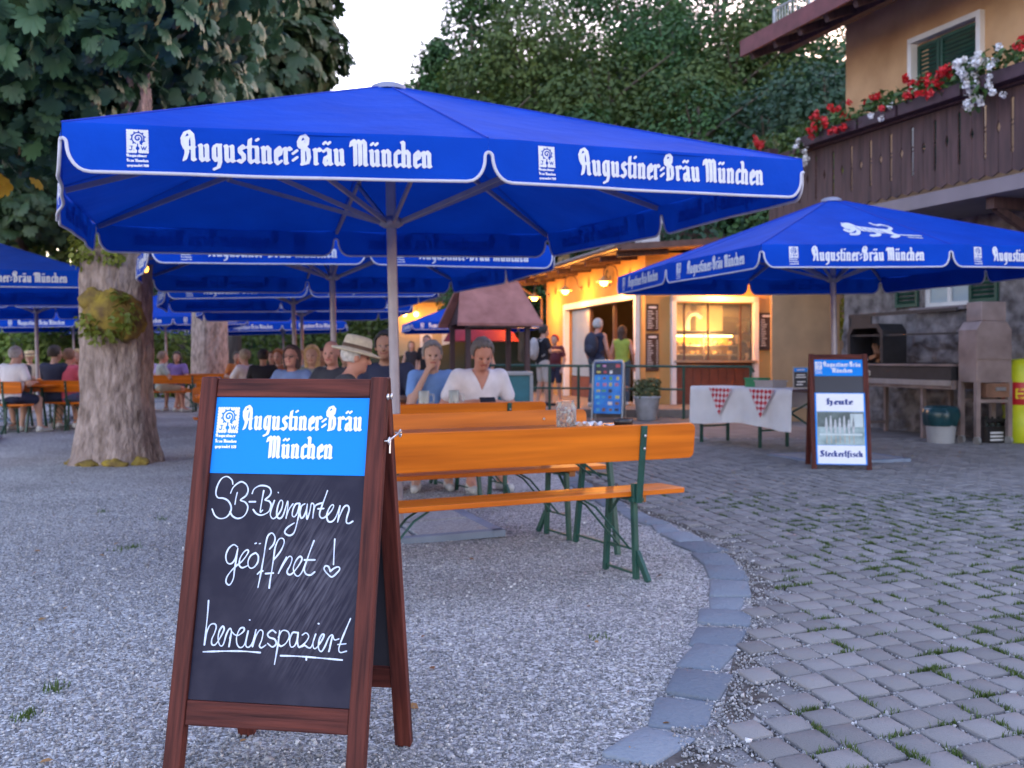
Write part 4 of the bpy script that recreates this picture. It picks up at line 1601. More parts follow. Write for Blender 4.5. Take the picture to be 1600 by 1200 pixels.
LAMP_W = 20
wall_lamp(-.2, 7.3, 2.95, (-1, 0, 0), 'lit swan neck lamp at the far corner of the kiosk, left one')
wall_lamp(-.2, 4.15, 2.95, (-1, 0, 0), 'lit swan neck lamp above the middle of the kiosk door')
wall_lamp(-.2, 1.0, 2.95, (-1, 0, 0), 'lit swan neck lamp near the painted letters, partly behind the right parasol')
wall_lamp(1.75, .0, 2.95, (0, -1, 0), 'lit swan neck lamp over the serving window, behind the right parasol')
for (p, e) in (((2.4, 4.4, 2.6), 26), ((1.66, .35, 1.5), 13)):
    ld = bpy.data.lights.new('room_light', 'POINT')
    ld.energy = e
    ld.color = (1.0, .50, .14)
    ld.shadow_soft_size = .15
    lo = bpy.data.objects.new('room_light', ld)
    COL.objects.link(lo)
    lo.location = KM @ Vector(p)


def menu(px, pz, w, h, lab, seed, wall='front'):
    t = thing('menu_board', lab, 'menu board', KM @ Vector((px, -.02, pz)), KA, 'dark menu boards on the kiosk')
    mb = MB()
    mb.box((0, -.01, 0), (w, .03, h))
    mb.build('board', m_menu, t, bevel=.005)
    rs = np.random.default_rng(seed)
    ink = Ink(w, h, .008, -w / 2, -h / 2)
    z = h / 2 - .1
    ink.line([(-w * .25, z + .02), (w * .25, z + .02)], .022)
    z -= .07
    while z > -h / 2 + .05:
        ink.line([(-w * .4, z), (-w * .4 + w * rs.uniform(.25, .5), z)], .008)
        ink.line([(w * .3, z), (w * .4, z)], .008)
        z -= .055
    link('chalk_lines', ink.mesh('chalk_lines', lambda x, y: (x, -.028, y)), m_chalk, t)


menu(.16, 2.0, .30, .62, 'upper dark menu board beside the kiosk door corner', 1)
menu(.16, 1.2, .32, .86, 'lower dark menu board beside the kiosk door corner', 2)
menu(3.02, 1.7, .34, .88, 'dark menu board to the right of the serving window', 3)

# windowless annex between kiosk and house
an = thing('annex', 'plain ochre annex wall between the kiosk and the stone house corner', 'annex', (5.02, 19.75, 0))
mb = MB()
mb.prism([(0, 0), (1.3, 0), (1.5, 4.2), (1.02, 4.2)], 0, 3.4)
mb.build('wall', mat('annex_plaster', (.33, .21, .12), .9, .12, 2, (.46, .29, .16), bump=.3, bscale=40), an)
mb = MB()
mb.prism([(-.08, -.12), (1.34, -.12), (1.55, 4.2), (.98, 4.2)], 3.4, 3.54)
mb.build('roof', m_tile, an)

# inn behind: low cream range with lamps, upper floor with green shutters
inn = thing('inn', 'long cream inn building with white door frames, far behind the roofed well', 'building', at(618, 42))
mb = MB()
wall_with_holes(mb, 0, 8.4, 0, 3.6, 0, .3, [(1.0, 1.5, .1, 2.5), (1.9, 2.4, .1, 2.5), (3.4, 4.6, .9, 2.5), (5.2, 6.6, .1, 2.7)])
mb.build('wall', m_cream, inn)
for (a, b) in ((1.0, 1.5), (1.9, 2.4)):
    d = MB()
    d.box(((a + b) / 2, .05, 1.3), (b - a, .1, 2.4))
    d.build('door', m_white, inn, bevel=.01)
w = casement(inn, 3.4, 4.6, .9, 2.5, .1, .09, False)
mb = MB()
mb.box((5.9, .1, 1.4), (1.4, .08, 2.6))
mb.build('gate', m_brown, inn)
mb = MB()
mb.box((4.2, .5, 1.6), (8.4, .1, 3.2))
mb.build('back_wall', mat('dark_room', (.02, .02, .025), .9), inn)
mb = MB()
mb.add([(-.6, -.9, 3.5), (9, -.9, 3.5), (9, 5, 6.6), (-.6, 5, 6.6), (-.6, -.9, 3.66), (9, -.9, 3.66), (9, 5, 6.76), (-.6, 5, 6.76)], [(0, 3, 2, 1), (4, 5, 6, 7), (0, 1, 5, 4), (2, 3, 7, 6), (0, 4, 7, 3), (1, 2, 6, 5)])
mb.build('roof', m_tile, inn)
for k, x in enumerate((.35, .82, 1.5)):
    t = thing('facade_lamp', 'small warm lamp glowing on the cream inn wall', 'wall lamp', at(618, 42) + Vector((x + .05 + .3 * (k == 2), -.25, 3.05)), 0, 'warm lamps on the inn wall')
    mb = MB()
    mb.blob((0, 0, 0), .11, 12)
    mb.build('globe', m_bulb, t)
    mb = MB()
    mb.tube([(0, .25, .1), (0, .1, .2), (0, 0, .12)], .02, 6)
    mb.build('arm', m_brown, t)
    ld = bpy.data.lights.new('lamp_light', 'POINT')
    ld.energy = 2.5
    ld.color = WARM
    ld.shadow_soft_size = .15
    lo = bpy.data.objects.new('lamp_light', ld)
    COL.objects.link(lo)
    lo.location = at(618, 42) + Vector((x + .05 + .3 * (k == 2), -.5, 2.9))
gh = thing('guest_house', 'timbered upper storey with green shutters, rising behind the kiosk roof', 'building', at(872, 38))
mb = MB()
wall_with_holes(mb, 0, 5.2, 0, 5.6, 0, .3, [(.9, 1.7, 4.5, 5.4), (2.6, 3.4, 4.5, 5.4)])
mb.build('wall', m_cream, gh)
for a in (.9, 2.6):
    casement(gh, a, a + .8, 4.5, 5.4, .1, .07, False)
    shutter(gh, a - .48, a - .02, 4.5, 5.4, -.03)
    shutter(gh, a + .82, a + 1.28, 4.5, 5.4, -.03)
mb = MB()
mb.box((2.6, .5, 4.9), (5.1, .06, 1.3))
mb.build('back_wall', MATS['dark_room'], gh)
mb = MB()
mb.add([(-.7, -1, 5.55), (6, -1, 5.55), (6, 4, 7.6), (-.7, 4, 7.6), (-.7, -1, 5.75), (6, -1, 5.75), (6, 4, 7.8), (-.7, 4, 7.8)], [(0, 3, 2, 1), (4, 5, 6, 7), (0, 1, 5, 4), (2, 3, 7, 6), (0, 4, 7, 3), (1, 2, 6, 5)])
mb.build('roof', m_tile, gh)
# ------------------------------------------------------------------ parasols
m_blue = mat('blue_canvas', (.001, .050, .43), .75, .06, 2.2, (.002, .070, .54), bump=.5, bscale=4.5, transl=.2, spec=.12, bdist=.03, detail=6)
m_pipe = mat('white_piping', (.50, .50, .58), .7, .08, 10)
m_print = mat('white_print', (.62, .64, .72), .7, .08, 20)
m_alu = mat('grey_pole', (.30, .28, .33), .4, .1, 10, metal=.35)
m_plate = mat('base_slab', (.16, .20, .27), .7, .2, 3, (.24, .29, .38), bump=.3, bscale=40)
m_conc = mat('exposed_gravel_slab', (.25, .25, .26), .9, .35, 60, (.5, .5, .5), bump=.8, bscale=90)
ZV, HV, ZA = 2.12, .225, 3.13
ZT = ZV + HV
HALF, MID = 2.0, 2.14
RIM = [(-HALF, -HALF), (0, -MID), (HALF, -HALF), (MID, 0), (HALF, HALF), (0, MID), (-HALF, HALF), (-MID, 0)]


def hem(u, L):
    u = min(u, L - u)
    if u < .02:
        return .098 - .026 * math.sqrt(max(0, 1 - (u / .02) ** 2))
    s = min(1, (u - .02) / .10)
    return .098 + (HV - .098) * (1 - (1 - s) ** 2) ** .5 if s < 1 else HV


def wob(u, v):
    return .006 * math.sin(u * 4.1 + .7) + .012 * (v / HV) * math.sin(u * 2.3 + 1.9) + .005 * math.sin(u * 9 + v * 14)


def make_parasol():
    root = thing('parasol', 'tmp', 'parasol')
    mb = MB()
    for (a, b) in ((-1, -1), (1, -1), (1, 1), (-1, 1)):
        mb.box((a * .27, b * .27, .022), (.5, .5, .04), 1)
    for k in range(4):
        M = Matrix.Rotation(k * math.pi / 2, 4, 'Z')
        mb.box((0, -.555, .022), (1.2, .08, .044), 0, M=M)
    mb.build('base', [m_plate, m_conc], root)
    mb = MB()
    mb.tube([(0, 0, .02), (0, 0, ZA - .02)], .036, 16)
    mb.tube([(0, 0, .02), (0, 0, .5)], .045, 16)
    mb.build('pole', m_alu, root)
    mb = MB()
    mb.lathe([(.05, 2.13), (.085, 2.15), (.085, 2.19), (.05, 2.21)], 16)
    mb.build('hub', m_alu, root)
    mb = MB()
    mb.lathe([(.05, 2.86), (.09, 2.88), (.09, 2.93), (.05, 2.95)], 16)
    mb.build('rib_hub', m_alu, root)
    # canopy: eight gently sagging facets and the hanging valance
    mb = MB()
    P = [Vector((x, y, ZT)) for x, y in RIM]
    A = Vector((0, 0, ZA))
    NU, NV = 10, 8
    for i in range(8):
        p, q_ = P[i], P[(i + 1) % 8]
        vs, fs = [], []
        for v in range(NV + 1):
            for u in range(NU + 1):
                a, b = u / NU, v / NV
                e = p.lerp(q_, a)
                w = A.lerp(e, b)
                w = w + Vector((0, 0, -.045 * math.sin(math.pi * a) * b * (1.25 - b) * 1.6 + .0))
                vs.append(w)
        for v in range(NV):
            for u in range(NU):
                c = v * (NU + 1) + u
                fs.append((c, c + NU + 1, c + NU + 2, c + 1))
        mb.add(vs, fs, smooth=True)
    pipe = MB()
    panels = []
    for i in range(8):
        p, q_ = P[i], P[(i + 1) % 8]
        t = (q_ - p)
        L = t.length
        t.normalize()
        nrm = Vector((t.y, -t.x, 0))
        panels.append((p.copy(), t.copy(), nrm.copy(), L))
        us = sorted({0, .004, .009, .014, .018, .02, .0202, .021, .0225, .025, .03, .036, .045, .055, .07, .09, .12} | {L - k for k in (0, .004, .009, .014, .018, .02, .0202, .021, .0225, .025, .03, .036, .045, .055, .07, .09, .12)} | set(np.linspace(.15, L - .15, 26)))
        vs, fs = [], []
        NR = 6
        for u in us:
            h = hem(u, L)
            for r in range(NR + 1):
                v = h * r / NR
                taper = min(1, u / .12, (L - u) / .12)
                sag = -.03 * math.sin(math.pi * u / L) * 0
                vs.append(p + t * u + nrm * (wob(u, v) * taper + .012 * (1 - (1 - v / HV) ** 2)) + Vector((0, 0, -v + sag)))
        for c in range(len(us) - 1):
            for r in range(NR):
                a = c * (NR + 1) + r
                fs.append((a, a + 1, a + NR + 2, a + NR + 1))
        mb.add(vs, fs, smooth=True)
        pipe.tube([vs[c * (NR + 1) + NR] for c in range(len(us))], .009, 6)
    canopy = mb.build('canopy', m_blue, root)
    sm = MB()
    for i in range(8):
        sm.tube([A.lerp(P[i], t_) + Vector((0, 0, .002)) for t_ in (.05, .3, .6, 1)], .006, 6)
    sm.build('seam', mat('blue_seam', (.001, .03, .36), .8, .05, 5), canopy)
    pipe.build('piping', m_pipe, canopy)
    mb = MB()
    mb.lathe([(.12, ZA - .035), (.12, ZA - .005), (.08, ZA + .012), (.0001, ZA + .018)], 20)
    mb.build('cap', mat('grey_cap', (.22, .24, .34), .6), root)
    for i in range(8):
        p = P[i]
        d = Vector((p.x, p.y, 0)).normalized()
        e = p - d * .03 + Vector((0, 0, -.02))
        a = Vector((0, 0, 2.91)) + d * .08
        mid = a.lerp(e, .5)
        r = MB()
        r.bar(a + Vector((0, 0, .0)), e, .022, .034)
        r.build('rib', m_alu, root)
        s = MB()
        s.bar(Vector((0, 0, 2.17)) + d * .08, mid + Vector((0, 0, -.03)), .02, .03)
        s.blob(mid + Vector((0, 0, -.02)), .025, 8)
        s.build('strut', m_alu, root)
    # printed lettering and emblem, one mesh for all eight panels
    L0 = panels[0][3]
    xh = .090
    text = 'Augustiner=Bräu München'
    xs = 1.19 / (bl_width(text, 1.0) * xh)
    ink = Ink(1.36, .26, .004, .46, -.05)
    bl_write(ink, text, .525, 0, xh, xs)
    ZB = -.165

    def fn(x, y):
        v = -(ZB + y)
        return (x, -(wob(x, v) + .012 * (1 - (1 - v / HV) ** 2)) - .004, ZB + y)
    lm = ink.mesh('lettering', fn)
    lm.materials.append(m_print)
    s = .098
    ek = emblem_ink(s, .0026)
    em = ek.mesh('emblem', lambda x, y: (.275 + x, -(wob(.275 + x, .205 - y) + .012 * (1 - (1 - (.205 - y) / HV) ** 2)) - .004, -.205 + y))
    em.materials.append(m_print)
    for i in range(8):
        p, t, nrm, L = panels[i]
        a = math.atan2(t.y, t.x)
        for nm, me in (('lettering', lm), ('emblem', em)):
            o = link(nm, me, None, canopy)
            o.location = p
            o.rotation_euler = (0, 0, a)
    return root


par = make_parasol()
par['label'] = 'large blue parasol nearest the camera, above the near benches'
par['group'] = 'blue brewery parasols'
par.location = (-.81, 7.26, 0)
par.rotation_euler = (0, 0, R(20))


def tilt(o, rot, dx, dy):
    """lean the mast: its top moves dx, dy degrees"""
    o.rotation_euler = (Matrix.Rotation(R(dx), 3, 'Y') @ Matrix.Rotation(R(-dy), 3, 'X') @ Matrix.Rotation(R(rot), 3, 'Z')).to_euler()


tilt(par, 20, -1.1, -.9)


def pcopy(px, d, rot, label):
    o = dup(par, at(px, d), R(rot), label)
    tilt(o, rot, -1.2 + .5 * math.sin(px), .3 * math.sin(d))
    return o


rp = pcopy(1289 + 18, 12.3, 14.2, 'blue parasol on the right with white lion print, above the fish sign')
pcopy(524, 12.0, 19, 'second blue parasol, directly behind the largest one, its lower rim lettering showing')
pcopy(464, 17.2, 18, 'third blue parasol in the row, pole standing left of the second pole')
pcopy(474, 21.9, 17, 'fourth blue parasol in the row, only its lower rim visible below the third')
p5 = pcopy(445, 34.5, 12, 'distant light blue parasol with its whole roof showing, right of the second chestnut')
pcopy(-75, 15.0, 20, 'blue parasol at the left edge above the left benches, its pole out of view')
pcopy(60, 20.5, 14, 'blue parasol behind the left edge one, its pole standing by the men on the left')
pcopy(262, 29.5, 24, 'blue parasol between the two chestnut trunks')
pcopy(190, 37, 5, 'farthest small blue parasol seen between the chestnut trunks')
pcopy(735, 33.0, 10, 'blue parasol behind the roofed well')
pcopy(118, 31, 25, 'blue parasol just left of the big mossy trunk, far back')

# lion print on the right parasol (also on one distant canopy)


def lion(parent):
    ink = Ink(1.0, .5, .006, 0, 0)
    ink.line(spline([(.12, .36), (.22, .34), (.34, .30), (.5, .25), (.62, .22)]), .06)
    ink.line(spline([(.08, .40), (.14, .42), (.2, .4), (.24, .34)]), .05)
    for (a, b, c) in (((.2, .3), (.12, .24), (.06, .28)), ((.26, .28), (.2, .18), (.12, .17)), ((.5, .22), (.44, .14), (.36, .13)), ((.6, .2), (.66, .12), (.58, .08))):
        ink.line(spline([a, b, c]), .028)
    ink.line(spline([(.66, .24), (.76, .3), (.72, .38), (.62, .38), (.58, .44)]), .02)
    for k in range(4):
        ink.line([(.05 + .045 * k, .46 - .012 * k), (.10 + .05 * k, .38)], .014)
    ink.line([(.7, .12), (.9, .08)], .012)
    ink.line([(.74, .06), (.86, .03)], .010)
    for k in range(5):
        ink.line([(.26 + .07 * k, .36 - .025 * k), (.30 + .07 * k, .22 - .02 * k)], .008, cut=True)
    p, q_ = Vector((*RIM[0], ZT)), Vector((*RIM[1], ZT))
    A = Vector((0, 0, ZA))

    def fn(x, y):
        a = .44 + x * .56
        b = .93 - y * .80 - .02
        e = p.lerp(q_, a)
        w = A.lerp(e, b)
        return w + Vector((0, 0, -.045 * math.sin(math.pi * a) * b * (1.25 - b) * 1.6 + .008))
    cn = [c for c in parent.children if c.name.startswith('canopy')][0]
    link('lion_print', ink.mesh('lion_print', fn), m_print, cn)


lion(rp)
lion(p5)

# string light bulbs hanging under the parasol rims
for (px, py, d, lab) in ((228, 420, 11.3, 'small orange bulb glowing beside the mossy trunk, under the second parasol rim'), (365, 493, 26, 'tiny orange bulb glowing at the second chestnut trunk')):
    t = thing('light_bulb', lab, 'bulb', at(px, d, CAM_H + (HORIZON - py) / FPX * d))
    mb = MB()
    mb.blob((0, 0, 0), (.028, .028, .04), 12)
    mb.build('globe', glow('string_bulb', (1.0, .30, .03), 1.6), t)
    mb = MB()
    mb.lathe([(.02, .03), (.02, .07), (.008, .08)], 10)
    mb.tube([(0, 0, .08), (.01, 0, .22), (.0, .0, .4)], .006, 6)
    mb.build('socket', m_brown, t)

# red sunshade far behind the well
t = thing('red_sunshade', 'small red sunshade far behind the roofed well', 'sunshade', at(752, 31))
mb = MB()
mb.lathe([(1.15, 1.75), (1.0, 2.0), (.6, 2.25), (.0001, 2.4)], 16)
mb.build('canopy', mat('red_canvas', (.22, .015, .03), .8, .1, 4), t)
mb = MB()
mb.tube([(0, 0, 0), (0, 0, 2.4)], .03, 8)
mb.build('pole', m_alu, t)

# ------------------------------------------------------------------ beer tables and benches
m_wood = mat('orange_lacquered_pine', (.40, .085, .003), .36, .12, 2.6, (.72, .18, .008), bump=.06, bscale=6, stretch=(.35, 7, 7), spec=.28, detail=6)
m_beige_w = mat('raw_block', (.35, .12, .02), .5, .2, 6)
m_steelg = mat('green_steel', (.006, .045, .035), .4, .2, 12, (.012, .075, .055), bump=.1, bscale=40)
m_bolt = mat('zinc_bolt', (.6, .6, .6), .3, .1, 10, metal=.9)


def rounded_board(name, L, w, th, parent, c, rx=0.0, rad=.03, axis='xy'):
    """board of length L (x) and width w, corners rounded in its own plane"""
    pts = []
    for (sx, sy) in ((1, 1), (-1, 1), (-1, -1), (1, -1)):
        a0 = {(1, 1): 0, (-1, 1): 90, (-1, -1): 180, (1, -1): 270}[(sx, sy)]
        for k in range(6):
            a = R(a0 + 18 * k)
            pts.append((sx * (L / 2 - rad) + rad * math.cos(a), sy * (w / 2 - rad) + rad * math.sin(a)))
    mb = MB()
    M = Matrix.Translation(c) @ Matrix.Rotation(rx, 4, 'X')
    mb.prism(pts, -th / 2, th / 2, M=M)
    return mb.build(name, m_wood, parent, bevel=.004)


def make_bench():
    r = thing('beer_bench', 'tmp', 'bench')
    rounded_board('seat', 2.2, .25, .028, r, (0, .02, .466))
    back = rounded_board('backrest', 2.2, .195, .026, r, (0, -.165, .752), R(96), .035)
    bl = MB()
    for sx in (-1, 1):
        for z in (.79, .72):
            bl.lathe([(.009, 0), (.009, .004), (.004, .007)], 10, M=Matrix.Translation((sx * .75, -.148 - (z - .75) * .1, z)) @ Matrix.Rotation(R(-90), 4, 'X'))
            bl.lathe([(.008, 0), (.008, .004), (.003, .007)], 10, M=Matrix.Translation((sx * .75, -.197 - (z - .75) * .1, z)) @ Matrix.Rotation(R(90), 4, 'X'))
    bl.build('bolt', m_bolt, back)
    for sx in (-1, 1):
        x = sx * .75
        mb = MB()
        mb.bar((x, .15, .44), (x, .19, .0), .034, .028, up=(1, 0, 0))
        mb.bar((x, -.09, .47), (x, -.115, .0), .034, .028, up=(1, 0, 0))
        mb.bar((x + .005, -.115, .15), (x + .012, -.215, .0), .04, .022, up=(1, 0, 0))
        mb.bar((x, -.115, .03), (x, .185, .03), .014, .014)
        mb.bar((x, -.1, .435), (x, .15, .435), .03, .02)
        mb.bar((x, .15, .33), (x, .05, .43), .014, .014)
        mb.tube([(x, .05, .16), (x - sx * .22, .05, .40), (x - sx * .30, .05, .445)], .007, 6)
        mb.tube([(x, -.05, .16), (x - sx * .22, -.05, .40), (x - sx * .30, -.05, .445)], .007, 6)
        mb.bar((x, -.1, .16), (x, .16, .16), .012, .012)
        mb.build('leg', m_steelg, r, bevel=.003)
        mb = MB()
        mb.bar((x, -.142, .42), (x, -.193, .843), .012, .038, up=(1, 0, 0))
        mb.box((x, -.115, .475), (.052, .03, .10))
        mb.box((x, -.116, .435), (.075, .04, .02))
        mb.build('back_support', m_steelg, r, bevel=.002)
        mb = MB()
        mb.box((x + sx * .06, .02, .432), (.05, .22, .038))
        mb.build('cleat', m_beige_w, r, bevel=.004)
    return r


def make_table():
    r = thing('beer_table', 'tmp', 'table')
    rounded_board('tabletop', 2.2, .52, .028, r, (0, 0, .762), 0, .02)
    for sx in (-1, 1):
        x = sx * .75
        mb = MB()
        mb.bar((x, -.12, .74), (x, -.25, 0), .036, .03, up=(1, 0, 0))
        mb.bar((x, .12, .74), (x, .25, 0), .036, .03, up=(1, 0, 0))
        mb.bar((x, -.24, .05), (x, .24, .05), .014, .014)
        mb.bar((x, -.2, .735), (x, .2, .735), .036, .022)
        mb.bar((x, -.17, .48), (x, .17, .48), .016, .016)
        for yy in (-.06, .06):
            mb.tube([(x, yy, .46), (x - sx * .34, yy, .70), (x - sx * .42, yy, .742)], .008, 6)
        mb.build('leg', m_steelg, r, bevel=.003)
    return r


bench = make_bench()
table = make_table()
E27 = R(27.7)


def place(proto, p, rot, label, group, first):
    if first:
        proto.location = p
        proto.rotation_euler = (0, 0, rot)
        proto['label'] = label
        proto['group'] = group
        return proto
    return dup(proto, p, rot, label, group)


GB, GT = 'orange beer benches with backrests', 'orange beer tables'
place(bench, (-.039, 5.35, 0), E27, 'nearest orange bench, seen from behind, on the gravel right of the big chalkboard', GB, True)
place(table, (-.129, 6.17, 0), E27, 'nearest orange table carrying the jar and the ashtray', GT, True)


def bset(px, d, rot, lt, lb1, lb2, c=None, gap=.62):
    """a table with a bench on both sides, backrests outwards"""
    o = c or at(px, d)
    Rm = Matrix.Rotation(R(rot), 3, 'Z')
    place(table, o, R(rot), lt, GT, False)
    if lb1:
        place(bench, o + Rm @ Vector((0, -gap, 0)), R(rot), lb1, GB, False)
    if lb2:
        place(bench, o + Rm @ Vector((0, gap, 0)), R(rot + 180), lb2, GB, False)
    return o, Rm


place(bench, (-.372, 6.62, 0), E27 + math.pi, 'orange bench facing the camera across the nearest table, rounded end beside the jar', GB, False)
S2, RM2 = bset(0, 0, 27.7, 'orange table where the man in the white V neck shirt looks at his phone', 'orange bench seen from behind, in front of the man with the phone', 'orange bench on which the man in the white V neck shirt sits', Vector((-1.06, 8.86, 0)))
S3, RM3 = bset(452, 12.6, 20, 'orange table where the woman with glasses sits, behind the big chalkboard', 'orange bench in front of the woman with glasses', 'orange bench under the woman with glasses', None)
S4, RM4 = bset(408, 18.6, 15, 'orange table at the man with black shirt, right of the second chestnut', 'orange bench carrying the man in black with his back turned', 'orange bench across from the man in black', None)
S5, RM5 = bset(-2, 17.4, -14, 'orange table at the left edge under the left parasol', 'orange bench at the left edge with the white shirted man on it', 'orange bench on the far side of the left edge table', None)
S6, RM6 = bset(92, 18.2, -14, 'orange table in front of the man in navy, left of the mossy trunk', 'orange bench carrying the man in navy left of the mossy trunk', 'orange bench under the person in pink', None)
S7, RM7 = bset(258, 24, 8, 'orange table between the chestnut trunks', 'orange bench with the man in the patterned shirt between the trunks', 'orange bench behind the table between the trunks', None)
S8, RM8 = bset(352, 26.5, 8, 'distant orange table beside the second chestnut trunk', 'distant orange bench beside the second chestnut trunk', None, None)
S9, RM9 = bset(500, 15.8, 22, 'orange table behind the man with the straw hat', None, 'orange bench of the blond woman behind the straw hat', None)

# things on the nearest table
e_, n_ = Vector((math.cos(E27), math.sin(E27), 0)), Vector((-math.sin(E27), math.cos(E27), 0))
T0 = Vector((-.129, 6.17, .777))
jar = thing('glass_jar', 'clear glass jar filled with small coloured pebbles, on the nearest table', 'jar', T0 + e_ * .50 + n_ * -.05)
mb = MB()
mb.lathe([(.0001, .004), (.058, .004), (.062, .012), (.062, .125), (.05, .145), (.048, .165), (.052, .168)], 24)
mb.build('glass', glass('jar_glass', (.93, .95, .96)), jar)
mb = MB()
for k in range(130):
    a, rr = random.uniform(0, 6.28), .05 * math.sqrt(random.random())
    mb.blob((rr * math.cos(a), rr * math.sin(a), random.uniform(.015, .12)), random.uniform(.007, .012), 6, mi=k % 4, jitter=.2)
st = mb.build('pebble_filling', [mat('peb_a', (.5, .2, .08), .5), mat('peb_b', (.6, .55, .5), .5), mat('peb_c', (.25, .12, .10), .5), mat('peb_d', (.55, .35, .22), .5)], jar)
st['kind'] = 'stuff'
for (s, nn, a, lab) in ((.62, -.10, .3, 'crumpled white napkin beside the glass jar on the nearest table'), (.74, -.05, -.2, 'flat white paper napkin between the jar and the ashtray')):
    t = thing('paper_napkin', lab, 'napkin', T0 + e_ * s + n_ * nn, E27 + a)
    mb = MB()
    vs = [((i / 7 - .5) * .17, (j / 5 - .5) * .11, .008 + (.016 if s < .7 else .005) * (math.sin(i * 1.9 + j) + 1 + random.uniform(-.3, .3))) for j in range(6) for i in range(8)]
    mb.add(vs, [(j * 8 + i, j * 8 + i + 1, (j + 1) * 8 + i + 1, (j + 1) * 8 + i) for j in range(5) for i in range(7)], smooth=False)
    mb.build('sheet', mat('paper', (.75, .75, .78), .8, .05, 10), t)
t = thing('ashtray', 'round black ashtray on the nearest table end', 'ashtray', T0 + e_ * .93 + n_ * -.04)
mb = MB()
mb.lathe([(.0001, .004), (.058, .004), (.066, .04), (.06, .043), (.05, .016), (.0001, .014)], 20)
mb.build('bowl', mat('black_plastic', (.015, .014, .016), .35, .1, 6), t)


def mug(p, lab, beer=True):
    t = thing('beer_mug', lab, 'mug', p)
    mb = MB()
    mb.lathe([(.0001, 0), (.045, 0), (.047, .02), (.047, .15), (.044, .15), (.042, .03), (.0001, .02)], 16)
    mb.tube([(.045, 0, .12), (.085, 0, .115), (.09, 0, .06), (.047, 0, .03)], .008, 8)
    mb.build('glass', glass('jar_glass'), t)
    mb = MB()
    mb.lathe([(.0001, .022), (.041, .022), (.041, .11), (.0001, .11)], 14)
    mb.build('beer', mat('beer', (.6, .3, .03), .1, .1, 4), t)


for (S, Rm, u, v, lab) in ((S2, RM2, .62, .02, 'half full beer mug beside the man in the blue shirt'), (S2, RM2, .3, -.05, 'beer mug on the table at the foot of the large parasol pole'), (S3, RM3, .5, 0, 'beer mug next to the woman with glasses'), (S5, RM5, .55, 0, 'beer mug on the left edge table'), (S6, RM6, .1, 0, 'beer mug in front of the man in navy')):
    mug(S + Rm @ Vector((u, v, .777)), lab)

# ------------------------------------------------------------------ folding boards
m_frame = mat('red_brown_stained_wood', (.030, .007, .007), .62, .3, 4.0, (.14, .034, .024), bump=.25, bscale=9, stretch=(14, 14, .9), detail=7, spec=.2)
m_frame_h = mat('red_brown_stained_rail', (.030, .007, .007), .62, .3, 4.0, (.14, .034, .024), bump=.25, bscale=9, stretch=(.9, 14, 14), detail=7, spec=.2)
m_black = mat('blackboard', (.017, .017, .026), .5, .15, 3, (.026, .026, .038))
m_sky = mat('light_blue_print', (.0, .235, .80), .55, .03, 4, spec=.2)
m_pwhite = mat('print_white', (.78, .80, .85), .5, .03, 20)
m_navy = mat('navy_print', (.01, .035, .22), .5, .1, 10)
m_marker = mat('chalk_marker', (.52, .60, .80), .8, .12, 90, (.74, .80, .92))


